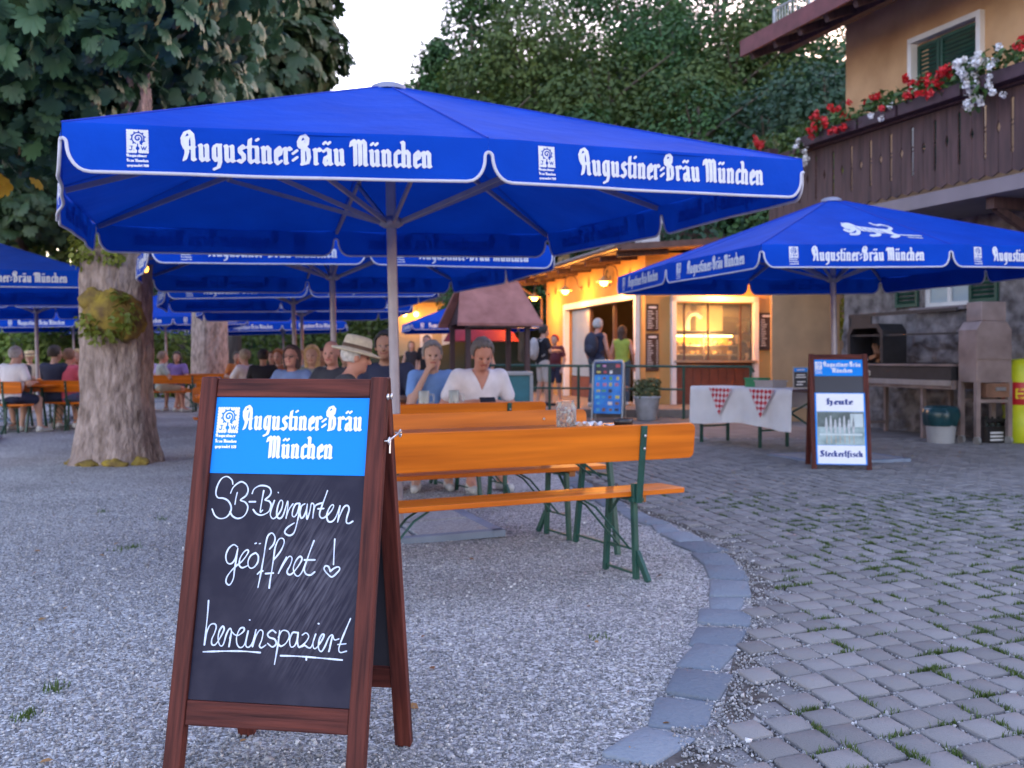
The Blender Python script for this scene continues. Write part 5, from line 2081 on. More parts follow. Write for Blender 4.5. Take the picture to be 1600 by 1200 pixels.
def smudged_board():
    """blackboard with a wiped patch of chalk dust"""
    m = bpy.data.materials.new('wiped_blackboard')
    m.use_nodes = True
    nt = m.node_tree
    b = nt.nodes['Principled BSDF']
    tc = nt.nodes.new('ShaderNodeTexCoord')
    # patch mask around (x, z)
    sub = nt.nodes.new('ShaderNodeVectorMath')
    sub.operation = 'DISTANCE'
    mp0 = nt.nodes.new('ShaderNodeMapping')
    mp0.vector_type = 'POINT'
    mp0.inputs['Scale'].default_value = (1, 0, .62)
    nt.links.new(tc.outputs['Object'], mp0.inputs['Vector'])
    nt.links.new(mp0.outputs['Vector'], sub.inputs[0])
    sub.inputs[1].default_value = (.075, 0, .62 * .60)
    mr = nt.nodes.new('ShaderNodeMapRange')
    mr.inputs['From Min'].default_value = .02
    mr.inputs['From Max'].default_value = .19
    mr.inputs['To Min'].default_value = 1
    mr.inputs['To Max'].default_value = 0
    nt.links.new(sub.outputs['Value'], mr.inputs['Value'])
    mp = nt.nodes.new('ShaderNodeMapping')
    mp.inputs['Scale'].default_value = (60, 1, 5)
    mr0 = nt.nodes.new('ShaderNodeMapping')
    mr0.inputs['Rotation'].default_value = (0, R(-28), 0)
    nt.links.new(tc.outputs['Object'], mr0.inputs['Vector'])
    nt.links.new(mr0.outputs['Vector'], mp.inputs['Vector'])
    nz = nt.nodes.new('ShaderNodeTexNoise')
    nz.inputs['Scale'].default_value = 2.2
    nz.inputs['Detail'].default_value = 6
    nt.links.new(mp.outputs['Vector'], nz.inputs['Vector'])
    rp_ = nt.nodes.new('ShaderNodeValToRGB')
    rp_.color_ramp.elements[0].position = .42
    rp_.color_ramp.elements[1].position = .78
    nt.links.new(nz.outputs['Fac'], rp_.inputs['Fac'])
    n2 = nt.nodes.new('ShaderNodeTexNoise')
    n2.inputs['Scale'].default_value = 9
    n2.inputs['Detail'].default_value = 5
    nt.links.new(tc.outputs['Object'], n2.inputs['Vector'])
    r2 = nt.nodes.new('ShaderNodeValToRGB')
    r2.color_ramp.elements[0].position = .45
    r2.color_ramp.elements[1].position = .8
    nt.links.new(n2.outputs['Fac'], r2.inputs['Fac'])
    m1 = nt.nodes.new('ShaderNodeMath')
    m1.operation = 'MULTIPLY'
    nt.links.new(mr.outputs['Result'], m1.inputs[0])
    nt.links.new(rp_.outputs['Color'], m1.inputs[1])
    m3 = nt.nodes.new('ShaderNodeMath')
    m3.operation = 'MULTIPLY_ADD'
    m3.inputs[1].default_value = .14
    nt.links.new(r2.outputs['Color'], m3.inputs[0])
    m4 = nt.nodes.new('ShaderNodeMath')
    m4.operation = 'MULTIPLY'
    m4.inputs[1].default_value = .75
    nt.links.new(m1.outputs[0], m4.inputs[0])
    nt.links.new(m4.outputs[0], m3.inputs[2])
    mx = nt.nodes.new('ShaderNodeMix')
    mx.data_type = 'RGBA'
    mx.inputs['A'].default_value = (.010, .009, .026, 1)
    mx.inputs['B'].default_value = (.16, .15, .19, 1)
    nt.links.new(m3.outputs[0], mx.inputs['Factor'])
    nt.links.new(mx.outputs['Result'], b.inputs['Base Color'])
    b.inputs['Roughness'].default_value = .6
    b.inputs['Specular IOR Level'].default_value = .25
    return m


BW, BL_, ST = .567, 1.17, .05
TILT = math.asin(.25 / BL_)


def board_frame(root, label_front=True):
    """both leaves of an A-frame; returns the matrix of the front leaf (x along, z up the slope)"""
    MF = Matrix.Translation((0, -.25, 0)) @ Matrix.Rotation(-TILT, 4, 'X')
    MBk = Matrix.Rotation(math.pi, 4, 'Z') @ MF
    leaves = []
    for k, M in enumerate((MF, MBk)):
        g = []
        for sx in (-1, 1):
            mb = MB()
            # foot cut level with the ground
            mb.box((sx * (BW / 2 - ST / 2), 0, BL_ / 2 + .004), (ST, .036, BL_))
            g.append(mb.build('stile', m_frame, root, bevel=.004))
        mb = MB()
        mb.box((0, 0, BL_ - .028), (BW - 2 * ST - .001, .026, .054))
        g.append(mb.build('top_rail', m_frame_h, root, bevel=.003))
        mb = MB()
        mb.box((0, 0, .233), (BW - 2 * ST - .001, .026, .066))
        g.append(mb.build('bottom_rail', m_frame_h, root, bevel=.003))
        for o in g:
            o.matrix_local = M
        leaves.append(M)
    o = MB()
    o.box((0, 0, .72), (BW - 2 * ST - .001, .008, .90))
    bp = o.build('back_panel', m_black, root)
    bp.matrix_local = leaves[1]
    hk = MB()
    a, b = Vector((BW / 2 + .002, -.045, .97)), Vector((BW / 2 + .004, .06, .985))
    for p in (a, b):
        hk.tube([p + Vector((.012, .010 * math.cos(t), .010 * math.sin(t))) for t in np.linspace(0, 6.28, 10)], .0028, 6, closed=False)
        hk.tube([p + Vector((-.004, 0, 0)), p + Vector((.008, 0, 0))], .003, 6)
    hk.tube([a + Vector((.014, -.012, -.006)), a + Vector((.014, -.002, .004)), b + Vector((.014, -.006, .004)), b + Vector((.014, .004, .0))], .003, 6)
    hk.tube([a + Vector((.014, 0, 0)), a + Vector((.014, -.003, -.034))], .003, 6)
    hk.build('hook', m_bolt, root)
    bt = MB()
    for y in (-.018, .018):
        bt.lathe([(.009, 0), (.009, .003), (.005, .005)], 12, M=Matrix.Translation((BW / 2 + .0005, y, BL_ * .935)) @ Matrix.Rotation(R(90), 4, 'Y'))
    bt.build('hinge_bolt', m_bolt, root)
    return leaves[0]


IW = BW - 2 * ST          # inner panel width
PT, PB_ = BL_ - .056, .2665   # panel top and bottom along the slope


def header(root, MF, z0, z1):
    mb = MB()
    mb.box((0, -.004, (z0 + z1) / 2), (IW - .001, .008, z1 - z0))
    hd = mb.build('header', m_sky, root)
    hd.matrix_local = MF
    h = z1 - z0
    ink = Ink(IW, h, .0016, -IW / 2, z0)
    xh = .198 * h
    t1_, t2_ = 'Augustiner=Bräu', 'München'
    xs = (.768 * IW) / (bl_width(t1_, 1.0) * xh)
    bl_write(ink, t1_, -IW / 2 + .195 * IW, z1 - .435 * h, xh, xs)
    xs2 = (.425 * IW) / (bl_width(t2_, 1.0) * xh)
    bl_write(ink, t2_, -IW / 2 + .365 * IW, z1 - .80 * h, xh, xs2)
    link('lettering', ink.mesh('lettering', lambda x, y: (x, -.0095, y)), m_pwhite, hd)
    s = .145 * IW
    em = emblem_ink(s, .0011)
    link('emblem', em.mesh('emblem', lambda x, y: (-IW / 2 + .018 * IW + x, -.0095, z1 - .13 * h - 1.86 * s + y)), m_pwhite, hd)
    return hd


board = thing('chalkboard_sign', 'large red brown folding chalkboard with handwritten welcome, standing in front on the gravel', 'chalkboard', (-.632, 2.985, 0), R(-9.5))
MF = board_frame(board)
ZH = PT - .222
header(board, MF, ZH, PT)
mb = MB()
mb.box((0, -.003, (PB_ + ZH) / 2), (IW - .001, .008, ZH - PB_ - .002))
cb_ = mb.build('writing_panel', smudged_board(), board)
cb_.matrix_local = MF

CHALK = {1: [  # traced handwriting, first two lines
    [(305, 160), (295, 120), (245, 88), (190, 110), (150, 180), (138, 250), (160, 290), (215, 295), (265, 320), (295, 375), (285, 430), (245, 475), (185, 487), (135, 460), (105, 400)],
    [(285, 245), (310, 190), (355, 150), (395, 135), (440, 160), (460, 210), (440, 265), (385, 308), (430, 325), (460, 365), (450, 420), (415, 465), (360, 482), (310, 460), (285, 420)],
    [(352, 238), (340, 290), (332, 350)], [(475, 322), (535, 320)],
    [(500, 245), (520, 200), (570, 170), (625, 168), (670, 185), (688, 225), (670, 265), (630, 300), (670, 312), (690, 345), (675, 400), (640, 430), (590, 445), (545, 430), (515, 395)],
    [(615, 215), (600, 300), (585, 412), (608, 398)],
    [(722, 305), (695, 380), (685, 440), (710, 475), (745, 455), (790, 390), (805, 320), (785, 300), (762, 340), (748, 410), (755, 460), (785, 470), (815, 430), (850, 312), (855, 350), (840, 468)],
    [(843, 450), (870, 380), (905, 332)], [(757, 226), (761, 232)],
    [(968, 325), (930, 335), (905, 390), (900, 440), (925, 450), (955, 400), (972, 328), (965, 420), (945, 520), (920, 600), (880, 628), (840, 615), (830, 590), (860, 550), (920, 510)],
    [(1022, 328), (990, 350), (975, 410), (985, 460), (1010, 450), (1035, 390), (1046, 330), (1040, 400), (1045, 470), (1070, 400), (1085, 325), (1110, 338), (1105, 400), (1100, 460)],
    [(1104, 420), (1120, 350), (1150, 328), (1185, 318)],
    [(1240, 200), (1215, 270), (1185, 350), (1165, 420), (1180, 455), (1215, 450), (1270, 400), (1300, 350), (1290, 330), (1260, 360), (1235, 430), (1250, 485), (1290, 485), (1325, 440), (1362, 340)],
    [(1150, 372), (1205, 368)], [(1362, 340), (1350, 420), (1340, 490)], [(1342, 485), (1365, 420), (1400, 350), (1435, 335), (1450, 370), (1430, 440), (1425, 490), (1450, 500), (1485, 480)],
    [(370, 752), (330, 730), (280, 770), (255, 840), (270, 900), (310, 910), (350, 860), (372, 765), (360, 860), (345, 960), (335, 1050), (300, 1110), (265, 1090), (270, 1040), (310, 980), (360, 930), (420, 880), (475, 800), (465, 775), (430, 800), (395, 860), (390, 920), (420, 945), (470, 925)],
    [(548, 800), (500, 830), (475, 890), (490, 940), (530, 940), (570, 890), (575, 830), (548, 800)], [(540, 714), (554, 709)], [(582, 714), (594, 711)],
    [(685, 760), (725, 710), (735, 650), (705, 610), (665, 640), (645, 720), (630, 830), (610, 950), (595, 1040), (578, 1125)], [(570, 1000), (596, 975), (622, 968)],
    [(728, 860), (790, 780), (825, 700), (815, 660), (775, 665), (740, 740), (725, 850), (710, 960), (695, 1060), (688, 1125)], [(650, 992), (725, 984)],
    [(850, 830), (810, 910), (775, 985)], [(778, 980), (820, 900), (875, 825), (905, 840), (890, 900), (860, 960), (870, 990), (905, 985), (960, 920), (1000, 850), (985, 820), (950, 850), (920, 920), (930, 980), (965, 1005), (1005, 960), (1050, 850)],
    [(1115, 670), (1085, 750), (1050, 850), (1025, 930), (1040, 980), (1085, 990), (1125, 960)], [(1025, 852), (1125, 848)],
    [(1315, 650), (1310, 750), (1305, 885)],
    [(1275, 950), (1260, 910), (1230, 900), (1215, 930), (1245, 970), (1290, 1000), (1340, 960), (1365, 925), (1350, 905), (1310, 920), (1275, 950)]],
    2: [  # third line
    [(150, 108), (145, 220), (135, 350), (122, 510)], [(124, 500), (140, 400), (170, 330), (210, 315), (230, 340), (215, 400), (190, 460), (195, 505), (230, 500), (280, 420), (305, 360), (290, 335), (260, 380), (250, 450), (270, 510), (300, 500), (330, 400), (360, 350), (375, 380), (365, 450), (355, 515)],
    [(362, 440), (378, 385), (405, 405), (440, 410), (490, 370), (490, 340), (455, 350), (425, 420), (430, 490), (460, 520), (500, 490), (532, 368)], [(532, 368), (515, 450), (515, 505), (545, 510), (580, 460), (605, 352)], [(541, 266), (547, 267)],
    [(605, 352), (590, 430), (575, 505)], [(577, 500), (600, 420), (640, 355), (670, 370), (660, 440), (640, 495), (660, 512), (700, 485)],
    [(790, 370), (755, 350), (715, 385), (730, 415), (780, 430), (795, 470), (760, 500), (715, 470)],
    [(825, 350), (815, 450), (800, 550), (782, 655)], [(815, 410), (850, 350), (900, 355), (915, 400), (885, 460), (840, 490), (815, 470)],
    [(985, 360), (945, 365), (920, 430), (930, 490), (965, 480), (990, 420), (997, 360), (990, 440), (1005, 490), (1030, 478)],
    [(1035, 380), (1070, 360), (1095, 390), (1070, 440), (1030, 482), (1060, 472), (1090, 490), (1120, 480), (1158, 368)], [(1158, 368), (1135, 440), (1140, 490), (1165, 490), (1215, 420), (1235, 370), (1215, 370), (1190, 420), (1185, 490), (1210, 520), (1240, 480), (1280, 390), (1312, 368), (1300, 440), (1280, 515)], [(1181, 272), (1187, 273)],
    [(1290, 470), (1312, 372), (1330, 410), (1370, 400)], [(1475, 215), (1430, 320), (1390, 420), (1370, 490), (1385, 520), (1440, 505)], [(1360, 450), (1435, 440)],
    [(112, 575), (300, 560), (480, 552), (648, 556)], [(838, 575), (1000, 572), (1200, 578), (1402, 586)], [(1075, 572), (1075, 600)]]}
ink = Ink(IW, ZH - PB_, .0013, -IW / 2, PB_)
for part, (ox, oy, sc) in {1: (300, 735, 5.926), 2: (290, 930, 5.714)}.items():
    for st_ in CHALK[part]:
        pl = []
        for (zx, zy) in (spline(st_, 5) if len(st_) > 2 else st_):
            X, Y = ox + zx / sc, oy + zy / sc
            tv = (Y - 623) / (1108 - 623)
            xl, xr = 320 + (286 - 320) * tv, 578 + (548 - 578) * tv
            u = (X - xl) / (xr - xl)
            v = tv * 2.98 / ((1 - tv) * 2.81 + tv * 2.98)
            pl.append((-IW / 2 + u * IW, PT + (PB_ - PT) * v))
        for a_, b_ in zip(pl[:-1], pl[1:]):
            ink.line([a_, b_], .0020 + .0005 * math.sin(a_[0] * 90 + a_[1] * 60))
link('handwriting', ink.mesh('handwriting', lambda x, y: (x, -.0078, y)), m_marker, cb_)

# second board with the fish poster
fish = thing('chalkboard_sign', 'folding sign with a fish poster, standing on the granite paving beside the white table', 'chalkboard', at(1309, 11.3), R(-9))
fish.scale = (1.1, 1.1, 1.1)
MF2 = board_frame(fish)
z1 = PT
header(fish, MF2, z1 - .165, z1)
mb = MB()
mb.box((0, -.002, (PB_ + z1 - .167) / 2), (IW - .001, .008, z1 - .167 - PB_))
cbp = mb.build('writing_panel', m_black, fish)
cbp.matrix_local = MF2
zp1, zp0 = z1 - .34, .06
mb = MB()
mb.box((0, -.021, (zp0 + zp1) / 2), (IW + .012, .006, zp1 - zp0), 0)
poster = mb.build('poster', m_sky, fish)
poster.matrix_local = MF2
W2 = IW * .965
H2 = zp1 - zp0
zs_ = [zp1 - .008, zp1 - .26 * H2, zp1 - .735 * H2, zp0 + .008]
for (a, b, m, nm) in ((zs_[0], zs_[1], m_pwhite, 'title_strip'), (zs_[1] - .004, zs_[2] + .004, mat('photo_ground', (.10, .16, .15), .5, .6, 9, (.42, .55, .55)), 'photo_print'), (zs_[2], zs_[3], m_pwhite, 'name_strip')):
    mb = MB()
    mb.box((0, -.0255, (a + b) / 2), (W2, .002, a - b))
    st = mb.build(nm, m, poster)
    if nm == 'photo_print':
        mb = MB()
        ya, yb = b, a
        mb.box((0, -.0272, yb - (yb - ya) * .24), (W2 - .01, .001, (yb - ya) * .44))
        mb.build('dark_part', mat('photo_dark', (.05, .07, .065), .5, .5, 14, (.13, .17, .16)), st)
        mb = MB()
        for i in range(7):
            x = -W2 * .30 + i * W2 * .095
            zt = ya + (yb - ya) * (.80 + .06 * math.sin(i * 2.1))
            pts = [(x - .006, ya + (yb - ya) * .34), (x - .015, ya + (yb - ya) * .55), (x - .006, zt), (x + .004, zt + .012), (x + .012, ya + (yb - ya) * .6), (x + .007, ya + (yb - ya) * .36)]
            mb.prism(pts, .0280, .0284, M=Matrix.Rotation(R(90), 4, 'X'))
        mb.build('printed_fish', mat('photo_fish', (.34, .36, .36), .4, .5, 60, (.62, .64, .66)), st)
        mb = MB()
        for i in range(7):
            x = -W2 * .30 + i * W2 * .095
            mb.box((x, -.0276, ya + (yb - ya) * .2), (.006, .001, (yb - ya) * .3))
        mb.build('printed_stick', mat('photo_stick', (.45, .33, .22), .5), st)
        mb = MB()
        mb.box((W2 * .34, -.0279, yb - (yb - ya) * .26), (W2 * .27, .001, (yb - ya) * .4)).box((0, -.0279, ya + (yb - ya) * .31), (W2 * .9, .001, (yb - ya) * .06))
        mb.build('pale_part', mat('photo_pale', (.5, .58, .58), .5, .2, 8), st)
    else:
        txt = 'Heute' if nm == 'title_strip' else 'Steckerlfisch'
        xh = .044 if txt == 'Heute' else .042
        wt = .56 * W2 if txt == 'Heute' else .90 * W2
        ink = Ink(W2, .16, .002, -W2 / 2, (a + b) / 2 - .08)
        xs = wt / (bl_width(txt, 1.0) * xh)
        bl_write(ink, txt, -wt / 2, (a + b) / 2 - xh * .55, xh, xs, .15, .035)
        link('lettering', ink.mesh('lettering', lambda x, y: (x, -.0275, y)), m_navy, st)

# ice cream board
ice = thing('ice_cream_sign', 'blue ice cream picture board in a grey metal frame, beside the potted shrub', 'sign', at(951, 20.3), R(-14))
for sgn in (-1, 1):
    mb = MB()
    M = (Matrix.Rotation(math.pi, 4, 'Z') if sgn > 0 else Matrix.Identity(4)) @ Matrix.Translation((0, -.24, 0)) @ Matrix.Rotation(-R(11), 4, 'X')
    mb.tube([(-.30, 0, 0), (-.30, 0, 1.14), (-.27, 0, 1.2), (.27, 0, 1.2), (.30, 0, 1.14), (.30, 0, 0)], .02, 8, M=M)
    mb.build('frame', m_zinc, ice)
    if sgn < 0:
        mb = MB()
        mb.box((0, 0, .66), (.55, .02, 1.04), M=M)
        pn = mb.build('picture_panel', mat('ice_blue', (.01, .12, .55), .35, .15, 5, (.02, .3, .75)), ice, bevel=.01)
        cols = [(.6, .5, .1), (.5, .05, .06), (.7, .65, .6), (.25, .1, .04), (.1, .45, .6), (.55, .2, .35), (.1, .35, .1), (.02, .02, .04)]
        mb = MB()
        for r_ in range(8):
            for c_ in range(4):
                x, z = -.19 + c_ * .125 + random.uniform(-.012, .012), .22 + r_ * .125
                if r_ > 5 or random.random() < .9:
                    mb = MB()
                    mb.box((x, -.0145, z), (random.uniform(.05, .09), .004, random.uniform(.035, .075)), 0, M=M)
                    kc_ = random.randrange(8)
                    mb.build('picture', mat('ice_tile_%d' % kc_, cols[kc_], .4, .3, 20), pn)
        mb = MB()
        mb.box((0, -.0125, 1.04), (.53, .003, .25), 0, M=M)
        mb.build('night_strip', mat('ice_tile_7', cols[7], .4), pn)
    else:
        mb = MB()
        mb.box((0, 0, .66), (.55, .015, 1.04), M=M)
        mb.build('back_sheet', mat('grey_sheet', (.09, .11, .15), .6, .1, 4), ice)

# potted shrub
pot = thing('potted_shrub', 'round green shrub in a pale grey pot by the railing', 'plant', at(1011, 20.3))
mb = MB()
mb.lathe([(.17, 0), (.20, .02), (.25, .42), (.27, .44), (.27, .48), (.24, .48), (.23, .42), (.0001, .41)], 24)
mb.build('pot', mat('stone_pot', (.45, .46, .5), .8, .2, 6, bump=.3, bscale=30), pot)
V, Fs, rn = leaf_cloud([(0, 0, .58, .28, .28, .2), (.1, -.05, .72, .16, .16, .12), (-.1, .05, .70, .16, .16, .12)], 900, .07, rg, .4, .0, T_LEAF, T_LF)
link('foliage', np_mesh('foliage', V, Fs, False, rn), mat('shrub_leaf', (.05, .07, .03), .6, .3, 6, (.14, .17, .07), attr='rnd', transl=.2), pot)
mb = MB()
for a in range(5):
    mb.tube([(0, 0, .4), (.12 * math.cos(a * 1.25), .12 * math.sin(a * 1.25), .62)], .008, 5)
mb.build('stem', m_bark_d, pot)

# green railing in front of the kiosk
fl = at(775, 21.4)
fr_ = at(1174, 20.4)
fd = (fr_ - fl)
rail = thing('railing', 'green tubular metal railing in front of the kiosk', 'railing', fl, math.atan2(fd.y, fd.x))
FL = fd.length
mb = MB()
mb.tube([(-.3, 0, 1.08), (FL, 0, 1.06), (FL + .05, 0, .95)], .028, 10)
mb.build('top_rail', m_steelg, rail)
mb = MB()
mb.tube([(-.3, 0, .62), (FL - 1.3, 0, .60)], .022, 8)
mb.build('mid_rail', m_steelg, rail)
for px in (862, 908, 1072, 1173):
    t = (px - 775) / (1174 - 775)
    mb = MB()
    mb.tube([(t * FL, 0, 0), (t * FL, 0, 1.07)], .03, 10)
    mb.box((t * FL, 0, .01), (.12, .12, .02))
    mb.build('post', m_steelg, rail)

# roofed well
well = thing('roofed_well', 'brown shingled gable roof on four dark posts over a stone well', 'well', at(764, 19.2), R(17))
m_shing = mat('shingle', (.30, .12, .10), .85, .2, 4, (.46, .20, .17), bump=.5, bscale=34)
mb = MB()
ze, zr = 1.86, 2.72
vs = [(-.80, -.78, ze), (.80, -.78, ze), (.55, 0, zr), (-.55, 0, zr), (-.80, .78, ze), (.80, .78, ze)]
vs2 = [(x, y, z - .05) for x, y, z in vs]
mb.add(vs + vs2, [(0, 1, 2, 3), (5, 4, 3, 2), (6, 9, 8, 7), (11, 8, 9, 10), (0, 6, 7, 1), (4, 5, 11, 10), (0, 3, 9, 6), (3, 4, 10, 9), (1, 7, 8, 2), (2, 8, 11, 5)])
wr = mb.build('roof', m_shing, well)
mb = MB()
mb.bar((-.56, 0, zr + .01), (.56, 0, zr + .01), .12, .04)
mb.build('ridge_board', m_shing, wr)
mb = MB()
for s in (-1, 1):
    mb.add([(s * .60, -.7, ze), (s * .60, .7, ze), (s * .45, 0, zr - .05)], [(0, 1, 2)])
mb.bar((-.6, -.7, ze - .03), (.6, -.7, ze - .03), .08, .1)
mb.bar((-.6, .7, ze - .03), (.6, .7, ze - .03), .08, .1)
mb.build('gable_boards', m_brown, wr)
for (x, y) in ((-.56, -.6), (.56, -.6), (-.56, .6), (.56, .6)):
    mb = MB()
    mb.box((x, y, .93), (.09, .09, 1.86))
    mb.build('post', m_brown, well, bevel=.008)
mb = MB()
mb.lathe([(.62, 0), (.62, .7), (.66, .72), (.66, .8), (.46, .8), (.46, .3), (.0001, .3)], 24)
mb.build('well_ring', mat('well_stone', (.26, .24, .23), .9, .3, 5, bump=.6, bscale=14), well)
cart = thing('serving_counter', 'grey topped counter with teal panels beside the roofed well', 'counter', at(803, 16.5))
mb = MB()
mb.box((0, 0, .98), (.60, .5, .06))
mb.build('worktop', mat('grey_top', (.3, .31, .33), .5, .1, 6), cart, bevel=.01)
mb = MB()
mb.box((0, 0, .5), (.5, .42, .9))
mb.build('cabinet', mat('teal_panel', (.02, .14, .18), .5, .2, 5), cart)
mb = MB()
for (a, b) in ((-.28, -.22), (.28, -.22), (-.28, .22), (.28, .22)):
    mb.box((a, b, .475), (.05, .05, .95))
mb.build('leg', mat('grey_top', (.3, .31, .33)), cart)

# white covered table with pennants
tl, trr = Vector((2.62, 14.8, 0)), Vector((3.88, 12.65, 0))
td = trr - tl
TLn = td.length
TA = math.atan2(td.y, td.x)
TZ = .80
wt = thing('market_table', 'long narrow folding table under the white cloth, beside the fish sign', 'table', tl, TA)
mb = MB()
mb.box((TLn / 2, .30, TZ), (TLn, .62, .03))
mb.build('tabletop', m_brown, wt, bevel=.004)
for x in (.12, TLn * .52, TLn - .15):
    mb = MB()
    for y in (.05, .55):
        mb.box((x, y, TZ / 2 - .01), (.035, .035, TZ - .03))
    mb.bar((x, .05, .25), (x, .55, .25), .025, .025)
    mb.build('leg', m_steelg, wt)
mb = MB()
for (a, b) in ((TLn * .56, TLn - .18),):
    mb.bar((a, .05, .72), (b, .05, .3), .02, .02)
    mb.bar((a, .05, .3), (b, .05, .72), .02, .02)
mb.build('brace', m_steelg, wt)
cl = thing('tablecloth', 'white cloth hanging over the market table with two checked pennants', 'tablecloth', tl, TA)
CL = 1.98
mb = MB()
vs, fs = [], []
n = 40
prof = [(.62, TZ - .25), (.625, TZ + .014), (.60, TZ + .021), (.0, TZ + .021), (-.022, TZ + .012)] + [(-.026, TZ - .06 * k) for k in range(1, 9)]
for i in range(n + 1):
    x = -.03 + CL * i / n
    for k, (y, z) in enumerate(prof):
        d = max(0, k - 4)
        zz = z - (.03 * math.sin(i / n * 7 + 1) + .02 * (i / n)) * d / 8
        vs.append((x, y - .004 * d * (.6 + math.sin(i * .55)) * .9, zz))
m = len(prof)
fs = [(i * m + k, i * m + k + 1, (i + 1) * m + k + 1, (i + 1) * m + k) for i in range(n) for k in range(m - 1)]
mb.add(vs, fs, smooth=True)
# hanging end on the left
ve, fe = [], []
for j in range(11):
    y = .625 - .65 * j / 10
    for k in range(9):
        ve.append((-.034 - .003 * k * (1 + .5 * math.sin(j * 1.3)), y, TZ + .015 - .06 * k))
fe = [(j * 9 + k, j * 9 + k + 1, (j + 1) * 9 + k + 1, (j + 1) * 9 + k) for j in range(10) for k in range(8)]
mb.add(ve, fe, smooth=True)
cloth = mb.build('cloth', mat('white_cloth', (.86, .86, .90), .9, .06, 5, transl=.15), cl)
for k, x0 in enumerate((.42, 1.22)):
    mb = MB()
    s_, hh, ng = .46, .38, 34
    for a in range(ng):
        for b in range(ng):
            u, v = (a + .5) / ng, (b + .5) / ng
            if abs(u - .5) > .5 * (1 - v):
                continue
            c = int(math.floor((u * s_ + v * hh) / .075) + math.floor((u * s_ - v * hh + 5) / .075)) % 2
            def P_(i, j):
                return (x0 + s_ * i / ng, -.070 - .030 * j / ng, TZ + .005 - hh * j / ng)
            mb.add([P_(a, b), P_(a, b + 1), P_(a + 1, b + 1), P_(a + 1, b)], [(0, 1, 2, 3)], c)
    mb.build('pennant', [mat('pennant_red', (.50, .015, .04), .8, .1, 9), mat('pennant_white', (.72, .68, .72), .8, .05, 9)], cloth)
Rt = Matrix.Rotation(TA, 3, 'Z')
sg = thing('table_sign', 'small framed chalk sign standing on the end of the white table', 'sign', tl + Rt @ Vector((1.83, .25, TZ + .02)), R(-6))
mb = MB()
mb.box((0, 0, .145), (.20, .03, .29))
f_ = mb.build('frame', mat('sign_frame', (.35, .3, .28), .5, .2, 6), sg, bevel=.004)
mb = MB()
mb.box((0, -.0165, .12), (.17, .004, .20), 0).box((0, -.0165, .247), (.17, .004, .05), 1)
pn = mb.build('panel', [m_black, m_sky], f_)
ink = Ink(.17, .27, .003, -.085, .01)
for (a, b, z) in ((-.05, .05, .18), (-.06, .06, .15), (-.04, .05, .09), (-.05, .02, .055), (-.045, .045, .245)):
    ink.line([(a, z), (b, z + .004)], .007)
link('chalk_lines', ink.mesh('chalk_lines', lambda x, y: (x, -.0195, y)), m_chalk, sg)
for (x, s, c, lab) in ((.98, (.34, .24, .10), (.36, .33, .33), 'grey plastic tray on the white table'), (.72, (.26, .2, .13), (.02, .22, .09), 'green plastic box on the white table')):
    t = thing('storage_box', lab, 'box', tl + Rt @ Vector((x + .2, .36, TZ + .021)), TA)
    mb = MB()
    w_, d_, h_ = s
    for (cc, ss) in (((0, 0, .006), (w_, d_, .012)), ((0, -d_ / 2, h_ / 2), (w_, .012, h_)), ((0, d_ / 2, h_ / 2), (w_, .012, h_)), ((-w_ / 2, 0, h_ / 2), (.012, d_ - .013, h_)), ((w_ / 2, 0, h_ / 2), (.012, d_ - .013, h_)), ((0, -d_ / 2 - .008, h_ - .012), (w_ + .03, .02, .02)), ((0, d_ / 2 + .008, h_ - .012), (w_ + .03, .02, .02))):
        mb.box(cc, ss)
    mb.build('shell', mat('plastic_' + lab.split()[0], c, .5, .1, 5), t, bevel=.003)

# ------------------------------------------------------------------ grill, bin, crate, barrel by the stone wall
GO = Vector((6.72, 14.55, 0))
GA = R(14)
grill = thing('fish_grill', 'long steel charcoal grill with upright end box on castors, by the stone wall', 'grill', GO, GA)
m_gsteel = mat('smoky_steel', (.20, .15, .145), .55, .25, 3, (.36, .28, .265), metal=.3, bump=.1, bscale=12)
m_iron = mat('black_iron', (.02, .019, .022), .55, .3, 8)
mb = MB()
oct_ = [(-.29, .88), (.29, .88), (.29, 1.62), (.21, 1.74), (-.21, 1.74), (-.29, 1.62)]
mb.prism(oct_, -.19, .19, M=Matrix.Rotation(R(90), 4, 'X'))
mb.box((.02, 0, 1.88), (.40, .32, .275))
bx = mb.build('end_box', m_gsteel, grill, bevel=.008)
mb = MB()
mb.box((0, -.20, 1.22), (.56, .02, .02)).box((0, -.20, .9), (.56, .022, .04))
mb.build('seam', m_gsteel, bx)
mb = MB()
mb.box((.0, -.14, .77), (.38, .25, .2))
dw = mb.build('drawer', mat('rusty_sheet', (.20, .10, .06), .7, .3, 5), grill, bevel=.006)
mb = MB()
mb.box((.03, -.28, .79), (.16, .025, .05))
mb.build('handle', m_bolt, dw)
for (x, y) in ((-.26, -.165), (.26, -.165), (-.26, .165), (.26, .165)):
    mb = MB()
    mb.box((x, y, .50), (.07, .06, .76))
    mb.tube([(x - .02, y, .065), (x + .02, y, .065)], .065, 14, 1)
    mb.box((x, y, .12), (.06, .05, .05), 1)
    mb.build('leg', [m_gsteel, m_zinc], grill)
mb = MB()
mb.box((0, -.165, .62), (.46, .04, .05)).box((0, .165, .62), (.46, .04, .05))
mb.build('crossbar', m_gsteel, grill)
GL_ = 2.5
mb = MB()
mb.box((-.05, .26 + GL_ / 2, 1.0), (.62, GL_, .20), 0).box((-.05, .26 + GL_ / 2, 1.12), (.66, GL_, .03), 1).box((-.37, .26 + GL_ / 2, .86), (.03, GL_, .08), 2).box((-.1, .26 + GL_ / 2, .84), (.5, GL_, .14), 1)
tr2 = mb.build('trough', [m_iron, m_gsteel, m_bolt], grill)
